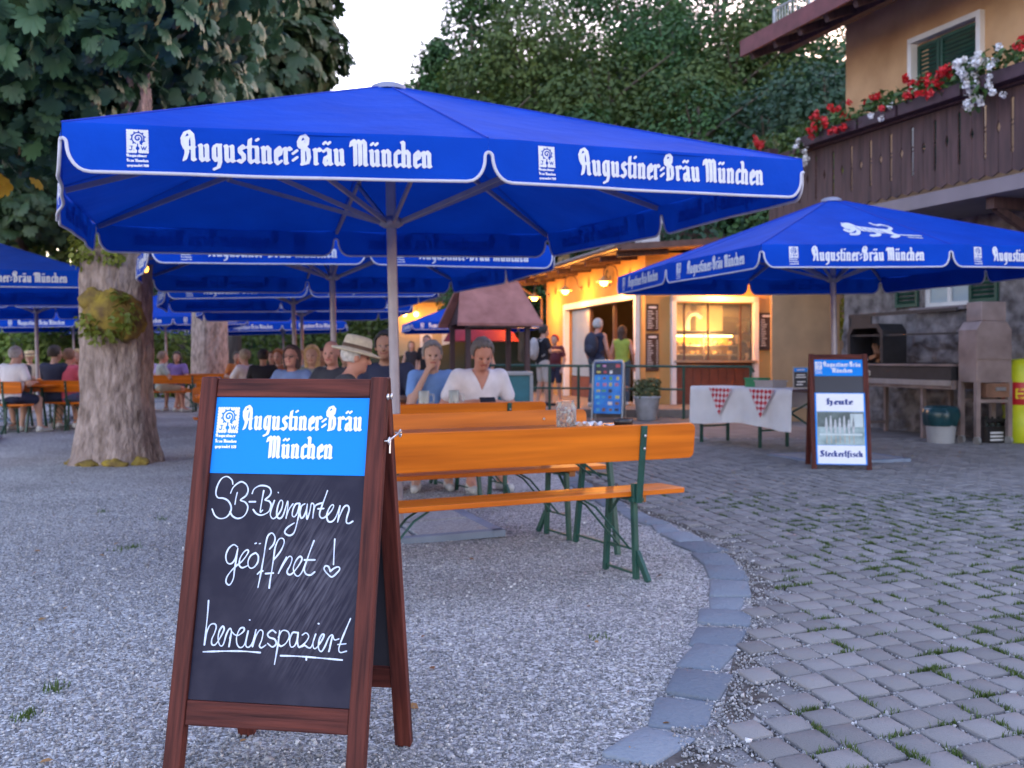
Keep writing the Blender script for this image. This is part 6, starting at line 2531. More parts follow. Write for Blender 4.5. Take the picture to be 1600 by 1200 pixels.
mb = MB()
for i in range(24):
    y = .34 + i * .098
    mb.bar((-.38, y, 1.145), (.26, y, 1.145), .012, .012)
mb.build('grate', m_iron, tr2)
for y in (1.0, 2.65):
    mb = MB()
    mb.box((-.28, y, .40), (.06, .06, .8)).box((.2, y, .40), (.06, .06, .8)).box((-.04, y, .16), (.44, .04, .04))
    mb.build('leg', m_gsteel, grill)
mb = MB()
pr = [(-.5, 1.14), (.5, 1.14), (.5, 1.66), (.38, 1.78), (-.38, 1.78), (-.5, 1.66)]
Mh = Matrix.Translation((.0, 2.45, 0)) @ Matrix.Rotation(R(90), 4, 'Z') @ Matrix.Rotation(R(90), 4, 'X')
k6 = len(pr)
ins = [(x * .86, 1.14 + (z - 1.14) * .9) for x, z in pr]
mb.add([(x, z, .34) for x, z in pr] + [(x, z, .34) for x, z in ins] + [(x, z, -.1) for x, z in pr] + [(x, z, -.1) for x, z in ins],
       [(i, (i + 1) % 6, 6 + (i + 1) % 6, 6 + i) for i in range(1, 6)] + [(i, 12 + i, 12 + (i + 1) % 6, (i + 1) % 6) for i in range(6)] + [(6 + i, 6 + (i + 1) % 6, 18 + (i + 1) % 6, 18 + i) for i in range(6)] + [tuple(12 + i for i in range(5, -1, -1))], M=Mh @ Matrix.Rotation(math.pi, 4, 'Y'))
mb.build('firebox', m_iron, grill)
mb = MB()
for k in range(7):
    mb.bar((random.uniform(-.2, 0), 2.15 + random.uniform(0, .5), 1.16 + .02 * k), (random.uniform(-.1, .15), 2.2 + random.uniform(0, .5), 1.26 + .03 * k), .07, .06)
mb.build('firewood', mat('split_wood', (.20, .08, .035), .8, .4, 6, (.38, .17, .08)), grill)
mb = MB()
mb.bar((-.30, .2, 1.93), (-.30, 2.95, 1.93), .04, .05)
mb.bar((-.30, .2, 1.58), (-.30, 2.95, 1.60), .025, .03)
mb.bar((-.30, 2.93, 1.1), (-.30, 2.93, 1.93), .04, .04)
mb.box((-.30, 2.62, 1.84), (.02, .62, .15))
mb.build('hood_rail', m_iron, grill)

bn = thing('waste_bin', 'grey bucket with a dark teal bin liner under the grill', 'bin', at(1470, 14.6))
mb = MB()
mb.lathe([(.18, .0), (.22, .42), (.22, .44)], 20)
mb.build('bucket', mat('grey_bucket', (.35, .36, .38), .6, .1, 4), bn)
mb = MB()
mb.lathe([(.215, .26), (.24, .32), (.25, .42), (.235, .50), (.19, .54), (.15, .50), (.0001, .36)], 40)
for v in mb.v:
    a = math.atan2(v.y, v.x)
    f = 1 + .05 * math.sin(7 * a) + .10 * noise.noise(Vector((v.x * 14, v.y * 14, v.z * 14)))
    v.x *= f
    v.y *= f
mb.build('liner', mat('bin_liner', (.01, .05, .06), .3, .2, 6), bn)
cr = thing('bottle_crate', 'black bottle crate with pale lettering under the grill end box', 'crate', at(1546, 14.7), R(14))
mb = MB()
w_, d_, h_ = .34, .28, .36
for (cc, ss) in (((0, 0, .01), (w_, d_, .02)), ((0, -d_ / 2, h_ * .36), (w_, .018, h_ * .68)), ((0, d_ / 2, h_ * .36), (w_, .018, h_ * .68)), ((-w_ / 2, 0, h_ * .36), (.018, d_ - .02, h_ * .68)), ((w_ / 2, 0, h_ * .36), (.018, d_ - .02, h_ * .68)), ((0, -d_ / 2, h_ * .94), (w_, .02, .05)), ((0, d_ / 2, h_ * .94), (w_, .02, .05)), ((-w_ / 2, 0, h_ * .85), (.02, d_ - .02, h_ * .3)), ((w_ / 2, 0, h_ * .85), (.02, d_ - .02, h_ * .3))):
    mb.box(cc, ss)
mb.build('shell', mat('black_plastic', (.015, .014, .016)), cr, bevel=.004)
mb = MB()
for i in range(3):
    for j in range(2):
        mb.lathe([(.035, .02), (.035, .26), (.014, .32), (.014, .38), (.016, .385)], 10, (-.1 + i * .1, -.06 + j * .12, 0))
mb.build('bottle', glass('bottle_glass', (.25, .3, .28)), cr)
ink = Ink(.3, .2, .006, -.15, .02)
for z in (.06, .11, .16):
    ink.line([(-.10, z), (.10, z)], .012)
link('pale_print', ink.mesh('pale_print', lambda x, y: (x, -d_ / 2 - .012, y)), m_chalk, cr)
br = thing('advertising_column', 'lime yellow column with a red band and yellow letters, at the right edge by the wall', 'column', at(1598, 14.7), R(-25))
mb = MB()
mb.lathe([(.24, 0), (.27, .05), (.27, .35), (.25, .42), (.27, .5), (.27, .98), (.22, 1.12), (.14, 1.2), (.0001, 1.22)], 28)
mb.build('body', mat('lime_plastic', (.42, .50, .015), .45, .15, 4, (.60, .62, .02)), br)
mb = MB()
mb.lathe([(.274, .56), (.28, .58), (.28, .86), (.274, .88)], 28)
band = mb.build('red_band', mat('red_plastic', (.45, .012, .02), .4, .1, 4), br)
ink = Ink(.3, .2, .006, 0, 0)
for (pts) in ([(.12, .02), (.02, .02), (.02, .14), (.12, .14)], [(.02, .08), (.10, .08)], [(.17, .02), (.17, .14), (.25, .14), (.25, .08), (.17, .08)], [(.20, .08), (.26, .02)]):
    ink.line(pts, .014)


def cyl(x, y):
    a = -1.95 + x / .28
    return (.284 * math.cos(a), .284 * math.sin(a), .64 + y)


link('lettering', ink.mesh('lettering', cyl), mat('yellow_print', (.75, .6, .02), .5), band)
# ------------------------------------------------------------------ people: continuous bodies from a signed-distance field
class Field:
    def __init__(self, lo, hi, h):
        self.h = h
        self.lo = np.array(lo, float) - 2 * h
        n = np.ceil((np.array(hi) - self.lo) / h).astype(int) + 3
        self.F = np.full(n, .2, np.float32)
        self.L = np.zeros(n, np.int8)
        self.D = np.full(n, 9.0, np.float32)
        self.ax = [self.lo[i] + np.arange(n[i]) * h for i in range(3)]

    def prim(self, lo, hi, fn, k, lab):
        pad = .10
        sl = []
        for i in range(3):
            a = max(0, int((lo[i] - pad - self.lo[i]) / self.h))
            b = min(self.F.shape[i], int((hi[i] + pad - self.lo[i]) / self.h) + 2)
            if b <= a:
                return
            sl.append(slice(a, b))
        sl = tuple(sl)
        X = self.ax[0][sl[0]][:, None, None]
        Y = self.ax[1][sl[1]][None, :, None]
        Z = self.ax[2][sl[2]][None, None, :]
        d = fn(X, Y, Z).astype(np.float32)
        f = self.F[sl]
        if k > 0:
            hh = np.clip(.5 + .5 * (f - d) / k, 0, 1)
            self.F[sl] = f * (1 - hh) + d * hh - k * hh * (1 - hh)
        else:
            self.F[sl] = np.minimum(f, d)
        m = d < self.D[sl]
        self.D[sl] = np.where(m, d, self.D[sl])
        self.L[sl] = np.where(m, lab, self.L[sl])

    def cap(self, a, b, ra, rb, k=.02, lab=0):
        a, b = np.array(a, float), np.array(b, float)
        r = max(ra, rb)
        ba = b - a
        L = ba @ ba + 1e-12

        def fn(X, Y, Z):
            px, py, pz = X - a[0], Y - a[1], Z - a[2]
            t = np.clip((px * ba[0] + py * ba[1] + pz * ba[2]) / L, 0, 1)
            return np.sqrt((px - t * ba[0]) ** 2 + (py - t * ba[1]) ** 2 + (pz - t * ba[2]) ** 2) - (ra + (rb - ra) * t)
        self.prim(np.minimum(a, b) - r, np.maximum(a, b) + r, fn, k, lab)

    def ell(self, c, r, Rm=None, k=.02, lab=0):
        c, r = np.array(c, float), np.array(r, float)
        Rm = np.eye(3) if Rm is None else np.array(Rm)
        m = r.max()

        def fn(X, Y, Z):
            p = [X - c[0], Y - c[1], Z - c[2]]
            q = [sum(Rm[j][i] * p[j] for j in range(3)) for i in range(3)]
            k0 = np.sqrt((q[0] / r[0]) ** 2 + (q[1] / r[1]) ** 2 + (q[2] / r[2]) ** 2)
            k1 = np.sqrt((q[0] / r[0] ** 2) ** 2 + (q[1] / r[1] ** 2) ** 2 + (q[2] / r[2] ** 2) ** 2)
            return k0 * (k0 - 1) / np.maximum(k1, 1e-6)
        self.prim(c - m, c + m, fn, k, lab)

    def cut(self, fn):
        X, Y, Z = self.ax[0][:, None, None], self.ax[1][None, :, None], self.ax[2][None, None, :]
        self.F = np.maximum(self.F, fn(X, Y, Z).astype(np.float32))

    def mesh(self, name, labels=False):
        F = self.F
        S = F < 0
        nx, ny, nz = (s - 1 for s in F.shape)
        cnt = np.zeros((nx, ny, nz), np.int8)
        acc = np.zeros((nx, ny, nz, 3), np.float32)

        def sub(A, i, j, k):
            return A[i:i + nx, j:j + ny, k:k + nz]
        for ax in range(3):
            for a in (0, 1):
                for b in (0, 1):
                    o0 = [0, 0, 0]
                    u, v = [q for q in range(3) if q != ax]
                    o0[u], o0[v] = a, b
                    o1 = list(o0)
                    o1[ax] = 1
                    f0, f1 = sub(F, *o0), sub(F, *o1)
                    cr = (f0 < 0) != (f1 < 0)
                    t = np.where(cr, f0 / np.where(cr, f0 - f1, 1), 0)
                    cnt += cr
                    acc[..., ax] += np.where(cr, t, 0)
                    acc[..., u] += np.where(cr, a, 0)
                    acc[..., v] += np.where(cr, b, 0)
        act = cnt > 0
        vid = np.full(act.shape, -1, np.int64)
        I = np.argwhere(act)
        vid[act] = np.arange(len(I))
        V = (I + acc[act] / cnt[act][:, None]) * self.h + self.lo
        Q = []
        for ax in range(3):
            u, v = (ax + 1) % 3, (ax + 2) % 3
            a = [slice(1, -1)] * 3
            s0, s1 = [slice(1, n) for n in (nx, ny, nz)], None
            s0[ax] = slice(0, (nx, ny, nz)[ax])
            s1 = list(s0)
            s1[ax] = slice(1, (nx, ny, nz)[ax] + 1)
            A, B = S[tuple(s0)], S[tuple(s1)]
            E = np.argwhere(A != B)
            if not len(E):
                continue
            fl_ = A[tuple(E.T)]
            base = E.copy()
            for q in range(3):
                if q != ax:
                    base[:, q] += 1
            c = []
            for du, dv in ((-1, -1), (0, -1), (0, 0), (-1, 0)):
                w = base.copy()
                w[:, u] += du
                w[:, v] += dv
                c.append(vid[w[:, 0], w[:, 1], w[:, 2]])
            q4 = np.stack(c, -1)
            q4[~fl_] = q4[~fl_][:, ::-1]
            Q.append(q4)
        Q = np.concatenate(Q)
        Q = Q[(Q >= 0).all(1)]
        mi = None
        if labels:
            ii = np.clip(np.round((V[Q].mean(1) - self.lo) / self.h).astype(int), 0, np.array(F.shape) - 1)
            mi = self.L[ii[:, 0], ii[:, 1], ii[:, 2]]
        return np_mesh(name, V, [Q], True, mi=mi)


m_eye = mat('eye', (.09, .05, .04), .4, .1, 5)
SKIN = {'fair': ((.52, .31, .235), (.36, .12, .10)), 'red': ((.49, .235, .175), (.34, .09, .08)), 'tan': ((.36, .195, .135), (.25, .08, .07))}
CL_ = {}


def cloth(name, col):
    return mat('cloth_' + name, col, .85, .10, 9, bump=.25, bscale=40)


def person(label, loc, face, sit=True, skin='fair', shirt=('white', (.66, .64, .68)), sleeve='short', legs=('shorts', 'navy', (.02, .025, .06)),
           hair=('short', (.12, .1, .09)), lean=0.0, head=(0, 0), arms=None, h=.013, scale=1.0, seat=.475, hat=None, vneck=False, wide=1.0, shoe=(.5, .5, .5), extra=None, group=None, roll=0.0):
    """face: direction the person looks (degrees, 0 = away from camera (+Y), 180 = towards it)"""
    root = thing('person', label, 'person', loc, R(face), group)
    root.scale = (scale,) * 3
    hipz = (seat / scale + .09) if sit else .93
    up = Matrix.Rotation(-lean, 3, 'X')

    def T(x, y, z):
        """torso point: z measured from the hip, leaning forward"""
        return tuple(up @ Vector((x * wide, y, z)) + Vector((0, 0, hipz)))
    tz = .50
    sh = [T(s * .165, 0, tz - .02) for s in (-1, 1)]
    neck0, neck1 = T(0, .0, tz), T(0, .02, tz + .09)
    hc = Vector(neck1) + Vector((0, .025, .095))
    hr = (Matrix.Rotation(R(head[0]), 3, 'Z') @ Matrix.Rotation(R(head[1]), 3, 'X'))

    def H(x, y, z):
        return tuple(hc + hr @ Vector((x, y, z)))
    hrn = np.array(hr)
    # legs
    hip = [(s * .095, .0, hipz - .01) for s in (-1, 1)]
    if sit:
        knee = [(s * .14, .43, hipz - .03) for s in (-1, 1)]
        ank = [(s * .15, .40 + .05 * s, .085 / scale) for s in (-1, 1)]
    else:
        knee = [(s * .10, .03 + .02 * s, .50) for s in (-1, 1)]
        ank = [(s * .11, -.02 + .05 * s, .085) for s in (-1, 1)]
    toe = [(a[0] * 1.1, a[1] + .16, .035) for a in ank]
    # arms: ((elbow), (wrist)) in local coordinates
    if arms is None:
        if sit:
            arms = [((s * .27, .14, hipz + .22), (s * .12, .37, hipz + .24)) for s in (-1, 1)]
        else:
            arms = [((s * .25, -.02, hipz + .20), (s * .24, .10, hipz - .04)) for s in (-1, 1)]

    def torso(f, g, lab):
        k = .05
        f.ell(T(0, .0, .02), (.165 * wide + g, .125 + g, .13 + g), np.array(up), k, lab)
        f.ell(T(0, .025, .20), (.15 * wide + g, .125 + g * 1.3, .17 + g), np.array(up), k, lab)
        f.ell(T(0, .01, .37), (.165 * wide + g, .11 + g, .16 + g), np.array(up), k, lab)
        f.cap(T(-.13, -.005, tz - .045), T(.13, -.005, tz - .045), .065 + g, .065 + g, k, lab)

    def all_prims(f):
        torso(f, 0, 0)
        f.cap(neck0, neck1, .058, .052, .03, 0)
        f.ell(H(0, -.012, .028), (.080, .100, .102), hrn, .02, 0)
        f.ell(H(0, .025, -.055), (.063, .066, .068), hrn, .03, 0)
        f.cap(H(0, .088, .012), H(0, .108, -.026), .010, .017, .015, 0)
        f.cap(H(-.03, .074, .026), H(.03, .074, .026), .015, .015, .015, 0)
        f.ell(H(0, .072, -.092), (.022, .018, .018), hrn, .02, 0)
        for s in (-1, 1):
            f.ell(H(s * .083, -.005, -.008), (.012, .024, .034), hrn, .008, 0)
            f.ell(H(s * .036, .066, -.024), (.024, .02, .022), hrn, .02, 0)
            f.ell(H(s * .031, .083, .008), (.011, .007, .0055), hrn, .002, 2)
        f.cap(H(-.02, .083, -.058), H(.02, .083, -.058), .010, .010, .008, 1)
        for i, s in enumerate((-1, 1)):
            el, wr = Vector(arms[i][0]), Vector(arms[i][1])
            f.cap(sh[i], el, .052, .040, .03, 0)
            f.cap(el, wr, .041, .026, .02, 0)
            d = (wr - el).normalized()
            side = d.cross(Vector((0, 0, 1)))
            side = side.normalized() if side.length > .1 else Vector((1, 0, 0))
            dn = side.cross(d).normalized() * -1
            if dn.z > 0:
                dn = -dn
            pm = wr + d * .075
            for q in (-.022, 0, .022):
                f.cap(wr + side * q * .5, pm + side * q, .018, .015, .012, 0)
            for q, ln in ((-.033, .060), (-.011, .074), (.011, .078), (.033, .068)):
                a = pm + side * q
                b = a + d * ln * .5 + dn * .012 + side * q * .12
                c = b + d * ln * .36 + dn * .030
                f.cap(a, b, .0098, .0092, .004, 0)
                f.cap(b, c, .0092, .0082, .004, 0)
            a = wr + d * .025 - side * (s * .024)
            b = a + d * .035 - side * (s * .030) + dn * .01
            f.cap(a, b, .013, .011, .01, 0)
            f.cap(b, b + d * .034 - side * (s * .002) + dn * .012, .011, .009, .006, 0)
        for i in (0, 1):
            f.cap(hip[i], knee[i], .082, .058, .04, 0)
            f.cap(knee[i], ank[i], .055, .036, .03, 0)
            f.ell(tuple(Vector(knee[i]).lerp(Vector(ank[i]), .3) + Vector((0, -.018, 0))), (.052, .052, .11), None, .03, 0)
            f.cap(ank[i], toe[i], .036, .028, .03, 0)
    pts = [*sh, neck1, tuple(hc), *hip, *knee, *ank, *toe] + [p for a in arms for p in a]
    lo = np.min(pts, 0) - np.array([.22, .22, .14])
    hi = np.max(pts, 0) + np.array([.22, .22, .16])
    lo[2] = -.02
    f = Field(lo, hi, h)
    all_prims(f)
    sk, lip = SKIN[skin]
    ms = [mat('skin_' + skin, sk, .55, .08, 8, spec=.35), mat('lip_' + skin, lip, .5, .1, 8), m_eye]
    body = link('body', f.mesh('body', True), ms, root)
    # shirt
    f = Field(lo, hi, h)
    torso(f, .014, 0)
    for i, s in enumerate((-1, 1)):
        el, wr = Vector(arms[i][0]), Vector(arms[i][1])
        if sleeve == 'none':
            continue
        e2 = Vector(sh[i]).lerp(el, .6) if sleeve == 'short' else el
        f.cap(sh[i], e2, .068, .064 if sleeve == 'short' else .054, .03, 0)
        if sleeve == 'long':
            f.cap(el, el.lerp(wr, .92), .054, .038, .02, 0)
    if legs[0] == 'dress':
        for i in (0, 1):
            f.cap(hip[i], Vector(hip[i]).lerp(Vector(knee[i]), .8), .12, .13, .06, 0)
    cz = Vector(neck1) + Vector((0, .05 if vneck else .0, 0))
    r_n = .066
    nk0 = Vector(T(0, -.005, tz - .03))

    def cutneck(X, Y, Z):
        a = nk0
        d = Vector(neck1) - a
        L = d.length_squared
        t = np.clip(((X - a.x) * d.x + (Y - a.y) * d.y + (Z - a.z) * d.z) / L, -.2, 3)
        dist = np.sqrt((X - a.x - t * d.x) ** 2 + (Y - a.y - t * d.y) ** 2 + (Z - a.z - t * d.z) ** 2)
        return r_n - dist
    f.cut(cutneck)
    if vneck:
        v0 = Vector(T(0, .13, tz - .09))
        v1 = Vector(T(0, .10, tz + .03))

        def cutv(X, Y, Z):
            t = np.clip((Z - v0.z) / (v1.z - v0.z), -.2, 1.3)
            return np.minimum(.055 * t - np.abs(X - v0.x), (Y - T(0, .035, tz - .1)[1]))
        f.cut(cutv)
    sm = f.mesh('shirt')
    link('shirt', sm, cloth(*shirt), body)
    # trousers / shorts / skirt
    f = Field(lo, hi, h)
    f.ell(T(0, .0, .0), (.172 * wide + .01, .135, .115), np.array(up), .04, 0)
    fr = {'shorts': .82, 'trousers': 1.0, 'dress': .3}[legs[0]]
    for i in (0, 1):
        f.cap(hip[i], Vector(hip[i]).lerp(Vector(knee[i]), fr), .096, .082 if legs[0] == 'shorts' else .07, .05, 0)
        if legs[0] == 'trousers':
            f.cap(knee[i], Vector(knee[i]).lerp(Vector(ank[i]), .93), .07, .055, .03, 0)
    link('trousers' if legs[0] == 'trousers' else 'shorts', f.mesh('shorts'), cloth(legs[1], legs[2]), body)
    for i in (0, 1):
        f = Field(np.minimum(ank[i], toe[i]) - .09, np.maximum(ank[i], toe[i]) + .09, h)
        a = Vector(ank[i])
        f.cap((a.x, a.y - .03, .038), (toe[i][0], toe[i][1] + .03, .034), .040, .036, .03, 0)
        f.cap((a.x, a.y, .045), (a.x, a.y, .085), .042, .042, .03, 0)
        link('shoe', f.mesh('shoe'), mat('shoe_%d' % int(shoe[0] * 100), shoe, .6, .1, 8), body)
    # hair
    hs, hcol = hair
    if hs != 'bald':
        hh = min(h, .011)
        f = Field(np.array(hc) - np.array([.16, .16, .36]), np.array(hc) + np.array([.16, .16, .19]), hh)
        g = {'short': .019, 'crop': .012, 'long': .024, 'bob': .024, 'curly': .034, 'fringe': .012}[hs]
        f.ell(H(0, -.016, .03), (.081 + g, .101 + g, .102 + g), hrn, .02, 0)
        if hs in ('long', 'bob'):
            ln = -.24 if hs == 'long' else -.10
            for s in (-1, 1):
                f.cap(H(s * .062, -.03, .0), H(s * .072, -.035, ln), .042, .034, .03, 0)
            f.cap(H(0, -.07, .0), H(0, -.085, ln), .06, .05, .04, 0)
        top = {'fringe': .04}.get(hs, 9)

        def cutface(X, Y, Z):
            q = [X - hc.x, Y - hc.y, Z - hc.z]
            lx, ly, lz = (sum(hr[j][i] * q[j] for j in range(3)) for i in range(3))
            line = .055 - .0 * lz
            face_ = ly - (.020 + .85 * np.maximum(0, lz - .05) + .010 * np.sin(lx * 170))
            lowcut = (-.045 - lz) if hs not in ('long', 'bob') else (-.5 - lz)
            side = np.where(lz < -.01, ly + .012, -9) if hs not in ('long', 'bob') else -9
            r = np.maximum(np.maximum(face_, lowcut), side)
            if hs == 'fringe':
                r = np.maximum(r, lz - .045)
            return r
        jj = .006 if hs != 'crop' else .003
        f.F += (jj * (np.sin(f.ax[0] * 210 + 1)[:, None, None] * np.sin(f.ax[1] * 190)[None, :, None] + .7 * np.sin(f.ax[2] * 230 + f.ax[0].mean() * 90)[None, None, :] * np.sin(f.ax[0] * 120)[:, None, None])).astype(np.float32)
        f.cut(cutface)
        if hs == 'curly':
            rs_ = np.random.default_rng(5)
            f.F += (.006 * np.sin(f.ax[0] * 160)[:, None, None] * np.sin(f.ax[1] * 150)[None, :, None] * np.sin(f.ax[2] * 140)[None, None, :]).astype(np.float32)
        me = f.mesh('hair')
        if len(me.polygons):
            link('hair', me, mat('hair_%02x%02x%02x' % tuple(int(255 * c) for c in hcol), hcol, .7, .25, 30, bump=.5, bscale=120), body)
    if hat:
        mb = MB()
        Mh_ = Matrix.Translation(hc) @ hr.to_4x4() @ Matrix.Translation((0, -.012, .045)) @ Matrix.Rotation(R(-4), 4, 'X')
        ht = hat.get('h', .115)
        prof = [(.094, .0), (.165, -.016), (.176, -.008), (.172, .002), (.108, .018), (.104, .03), (.098, ht * .72), (.088, ht * .95), (.06, ht), (.0001, ht - .012)]
        vs0 = len(mb.v)
        mb.lathe(prof, 28, M=Matrix.Identity(4))
        for v in mb.v:
            v.y *= 1.12
        mb.v = [Mh_ @ v for v in mb.v]
        ho = mb.build('hat', mat('straw_%d' % int(hat['col'][0] * 100), hat['col'], .85, .12, 30, bump=.4, bscale=200), body)
        mb = MB()
        mb.lathe([(.1085, .018), (.1065, .022), (.1045, .048), (.100, .05)], 28)
        for v in mb.v:
            v.y *= 1.12
        mb.v = [Mh_ @ v for v in mb.v]
        mb.build('hat_band', mat('hat_band', (.12, .075, .05), .7), ho)
    if extra:
        extra(root, body, T, H, hc, hr, hipz)
    return root


def glasses(root, body, T, H, hc, hr, hipz):
    mb = MB()
    for s in (-1, 1):
        mb.tube([H(s * .033 + .024 * math.cos(a), .100, .008 + .018 * math.sin(a)) for a in np.linspace(0, 6.28, 14)], .003, 6)
        mb.tube([H(s * .057, .098, .01), H(s * .082, .0, .012)], .0025, 5)
    mb.tube([H(-.010, .101, .012), H(.010, .101, .012)], .003, 5)
    mb.build('glasses', mat('black_plastic', (.015, .014, .016)), body)


def backpack(col, nm):
    def fn(root, body, T, H, hc, hr, hipz):
        mb = MB()
        c = T(0, -.22, .30)
        mb.blob(c, (.155, .10, .25), 18)
        mb.blob((c[0], c[1] - .07, c[2] - .09), (.11, .06, .11), 14)
        for s in (-1, 1):
            mb.tube([T(s * .10, -.13, .46), T(s * .10, .0, .545), T(s * .11, .115, .42), T(s * .13, .10, .25), T(s * .14, -.10, .14)], .018, 8)
        b = mb.build('backpack_tmp', mat('pack_' + nm, col, .7, .2, 8), None)
        b.name = 'backpack'
        b.matrix_world = Matrix.LocRotScale(root.location, root.rotation_euler, root.scale)
        tag(b, {'grey': 'pale grey backpack on the standing man in a black shirt', 'dark': 'dark navy backpack on the grey haired visitor in a tank top', }[nm], 'backpack')
    return fn


def P3(px, d, z=0):
    return at(px, d, z)


def S_at(o, Rm, u, v):
    return o + Rm @ Vector((u, v, 0))


a2 = 27.7
# --- the guests near the large parasol
bx2 = S2 + RM2 @ Vector((0, .62, 0))


def on_bench(o, Rm, v, px):
    """point of the bench line at lateral offset v that is seen in column px"""
    b = o + Rm @ Vector((0, v, 0))
    e = Rm @ Vector((1, 0, 0))
    k = (px - 800) / FPX
    s = (k * b.y - b.x) / (e.x - k * e.y)
    return b + e * s


p_phone = on_bench(S2, RM2, .50, 737)
hz = .475 / 1.09 + .09
person('heavy man in a white V neck shirt looking down at his phone', p_phone, 200, shirt=('white', (.68, .66, .72)), vneck=True, hair=('short', (.14, .125, .125)), skin='red',
       lean=.45, head=(-4, -26), h=.0095, scale=1.09, wide=1.16, arms=[((-.32, .16, hz + .16), (-.07, .38, hz + .22)), ((.32, .16, hz + .16), (.10, .38, hz + .22))])
ph = thing('phone', 'dark phone held in both hands by the man in the white shirt', 'phone', p_phone + Matrix.Rotation(R(200), 3, 'Z') @ (Vector((.015, .485, hz + .235)) * 1.09), R(200))
mb = MB()
mb.box((0, 0, 0), (.15, .010, .075), M=Matrix.Rotation(R(40), 4, 'X'))
po = mb.build('body', mat('black_plastic', (.015, .014, .016)), ph, bevel=.003)
mb = MB()
mb.box((0, -.0062, 0), (.14, .001, .066), M=Matrix.Rotation(R(40), 4, 'X'))
mb.build('screen', glow('phone_screen', (.5, .6, .8), .6), po)
hz = .475 + .09
person('grey haired guest in a light blue shirt resting the chin on one hand', on_bench(S2, RM2, .72, 675), 185, shirt=('light_blue', (.16, .30, .62)), hair=('short', (.20, .18, .18)), skin='fair',
       lean=.16, head=(5, -6), h=.0095, scale=1.0, arms=[((-.24, .28, hz + .20), (-.16, .42, hz + .20)), ((.20, .30, hz + .22), (.06, .20, hz + .50))])
person('man with a straw hat seen in profile behind the big chalkboard', on_bench(S2, RM2, -.62, 513), -78, shirt=('dark_grey', (.05, .05, .06)), hair=('crop', (.55, .53, .52)), skin='red', lean=.30, head=(0, -10), h=.0095, scale=1.0,
       hat=dict(col=(.62, .55, .42), h=.125))
person('man in a navy shirt partly hidden by the large parasol pole', P3(604, 10.0), 178, shirt=('navy', (.012, .018, .06)), hair=('short', (.02, .018, .02)), skin='tan', lean=.05, wide=1.15, scale=1.1, h=.012)
person('bald red faced man in a dark shirt left of the straw hat', P3(521, 10.9), 160, shirt=('charcoal', (.03, .03, .04)), hair=('bald', (0, 0, 0)), skin='red', head=(10, -5), scale=1.02, h=.011)
person('woman with glasses and dark bobbed hair in a blue top', on_bench(S3, RM3, -.62, 457), 176, shirt=('soft_blue', (.16, .22, .40)), hair=('bob', (.07, .04, .035)), skin='red', head=(-4, 6), extra=glasses, h=.0105, seat=.45)
person('woman with long blond hair behind the woman with glasses', P3(488, 13.6), 182, shirt=('sage', (.25, .28, .26)), hair=('long', (.50, .34, .16)), h=.013)
person('man in black with his back turned, beside the second chestnut', on_bench(S4, RM4, -.58, 411), 10, shirt=('black', (.012, .012, .02)), hair=('short', (.02, .016, .016)), wide=1.1, skin='tan')
person('fair haired guest in a white shirt left of the man in black', on_bench(S4, RM4, .1, 384), 60, shirt=('white', (.68, .66, .72)), hair=('short', (.35, .28, .2)), skin='fair')
person('guest with ginger hair right of the man in black', on_bench(S4, RM4, .62, 436), 170, shirt=('rust', (.30, .10, .05)), hair=('curly', (.30, .12, .04)))
person('guest in a pale shirt, second from the bald man on the far benches', P3(468, 19.5), 185, shirt=('pale', (.45, .45, .5)), hair=('short', (.3, .2, .1)))
person('guest in dark clothes far behind the bald man', P3(505, 17.5), 175, shirt=('wine', (.09, .02, .04)), hair=('long', (.06, .04, .03)), skin='tan')
# --- left edge and between the trunks
person('large man in a white shirt cut by the left picture edge, back turned', on_bench(S5, RM5, -.58, 14), -24, shirt=('white', (.68, .66, .72)), sleeve='short', hair=('crop', (.35, .32, .32)), wide=1.25, scale=1.05, lean=.15)
person('man in a navy T-shirt and shorts with his back turned, left of the mossy trunk', on_bench(S6, RM6, -.58, 84), -12, shirt=('navy', (.012, .018, .06)), hair=('short', (.04, .03, .025)), skin='fair', wide=1.1, scale=1.06, head=(-20, 0), shoe=(.6, .6, .62))
person('guest in a pink top beside the man in navy', on_bench(S6, RM6, -.50, 106), -20, shirt=('pink', (.60, .10, .16)), hair=('short', (.2, .1, .06)), skin='red', legs=('shorts', 'denim', (.08, .12, .25)), shoe=(.7, .7, .72))
person('blond guest in red half hidden by the mossy trunk', on_bench(S6, RM6, .60, 122), 175, shirt=('red', (.4, .02, .04)), hair=('bob', (.55, .40, .2)))
person('guest with a straw hat by the hedge at the far left', P3(47, 23.5), 190, shirt=('sand', (.5, .42, .32)), hair=('bald', (0, 0, 0)), hat=dict(col=(.6, .45, .25)))
person('second guest at the left edge table, facing the camera', on_bench(S5, RM5, .60, 30), 170, shirt=('dark_grey', (.05, .05, .06)), hair=('short', (.1, .08, .07)))
person('man in a patterned pale shirt and shorts seated sideways between the trunks', on_bench(S7, RM7, -.60, 252), -60, shirt=('mottled', (.32, .36, .36)), hair=('short', (.25, .17, .12)), legs=('shorts', 'khaki', (.35, .28, .2)), skin='red')
person('guest in lavender between the trunks, face to the camera', on_bench(S7, RM7, .60, 232), 175, shirt=('lavender', (.35, .28, .45)), hair=('short', (.15, .1, .08)))
person('guest in violet right of the man in the patterned shirt', on_bench(S7, RM7, .60, 277), 185, shirt=('violet', (.16, .10, .28)), hair=('long', (.03, .02, .02)), skin='tan')
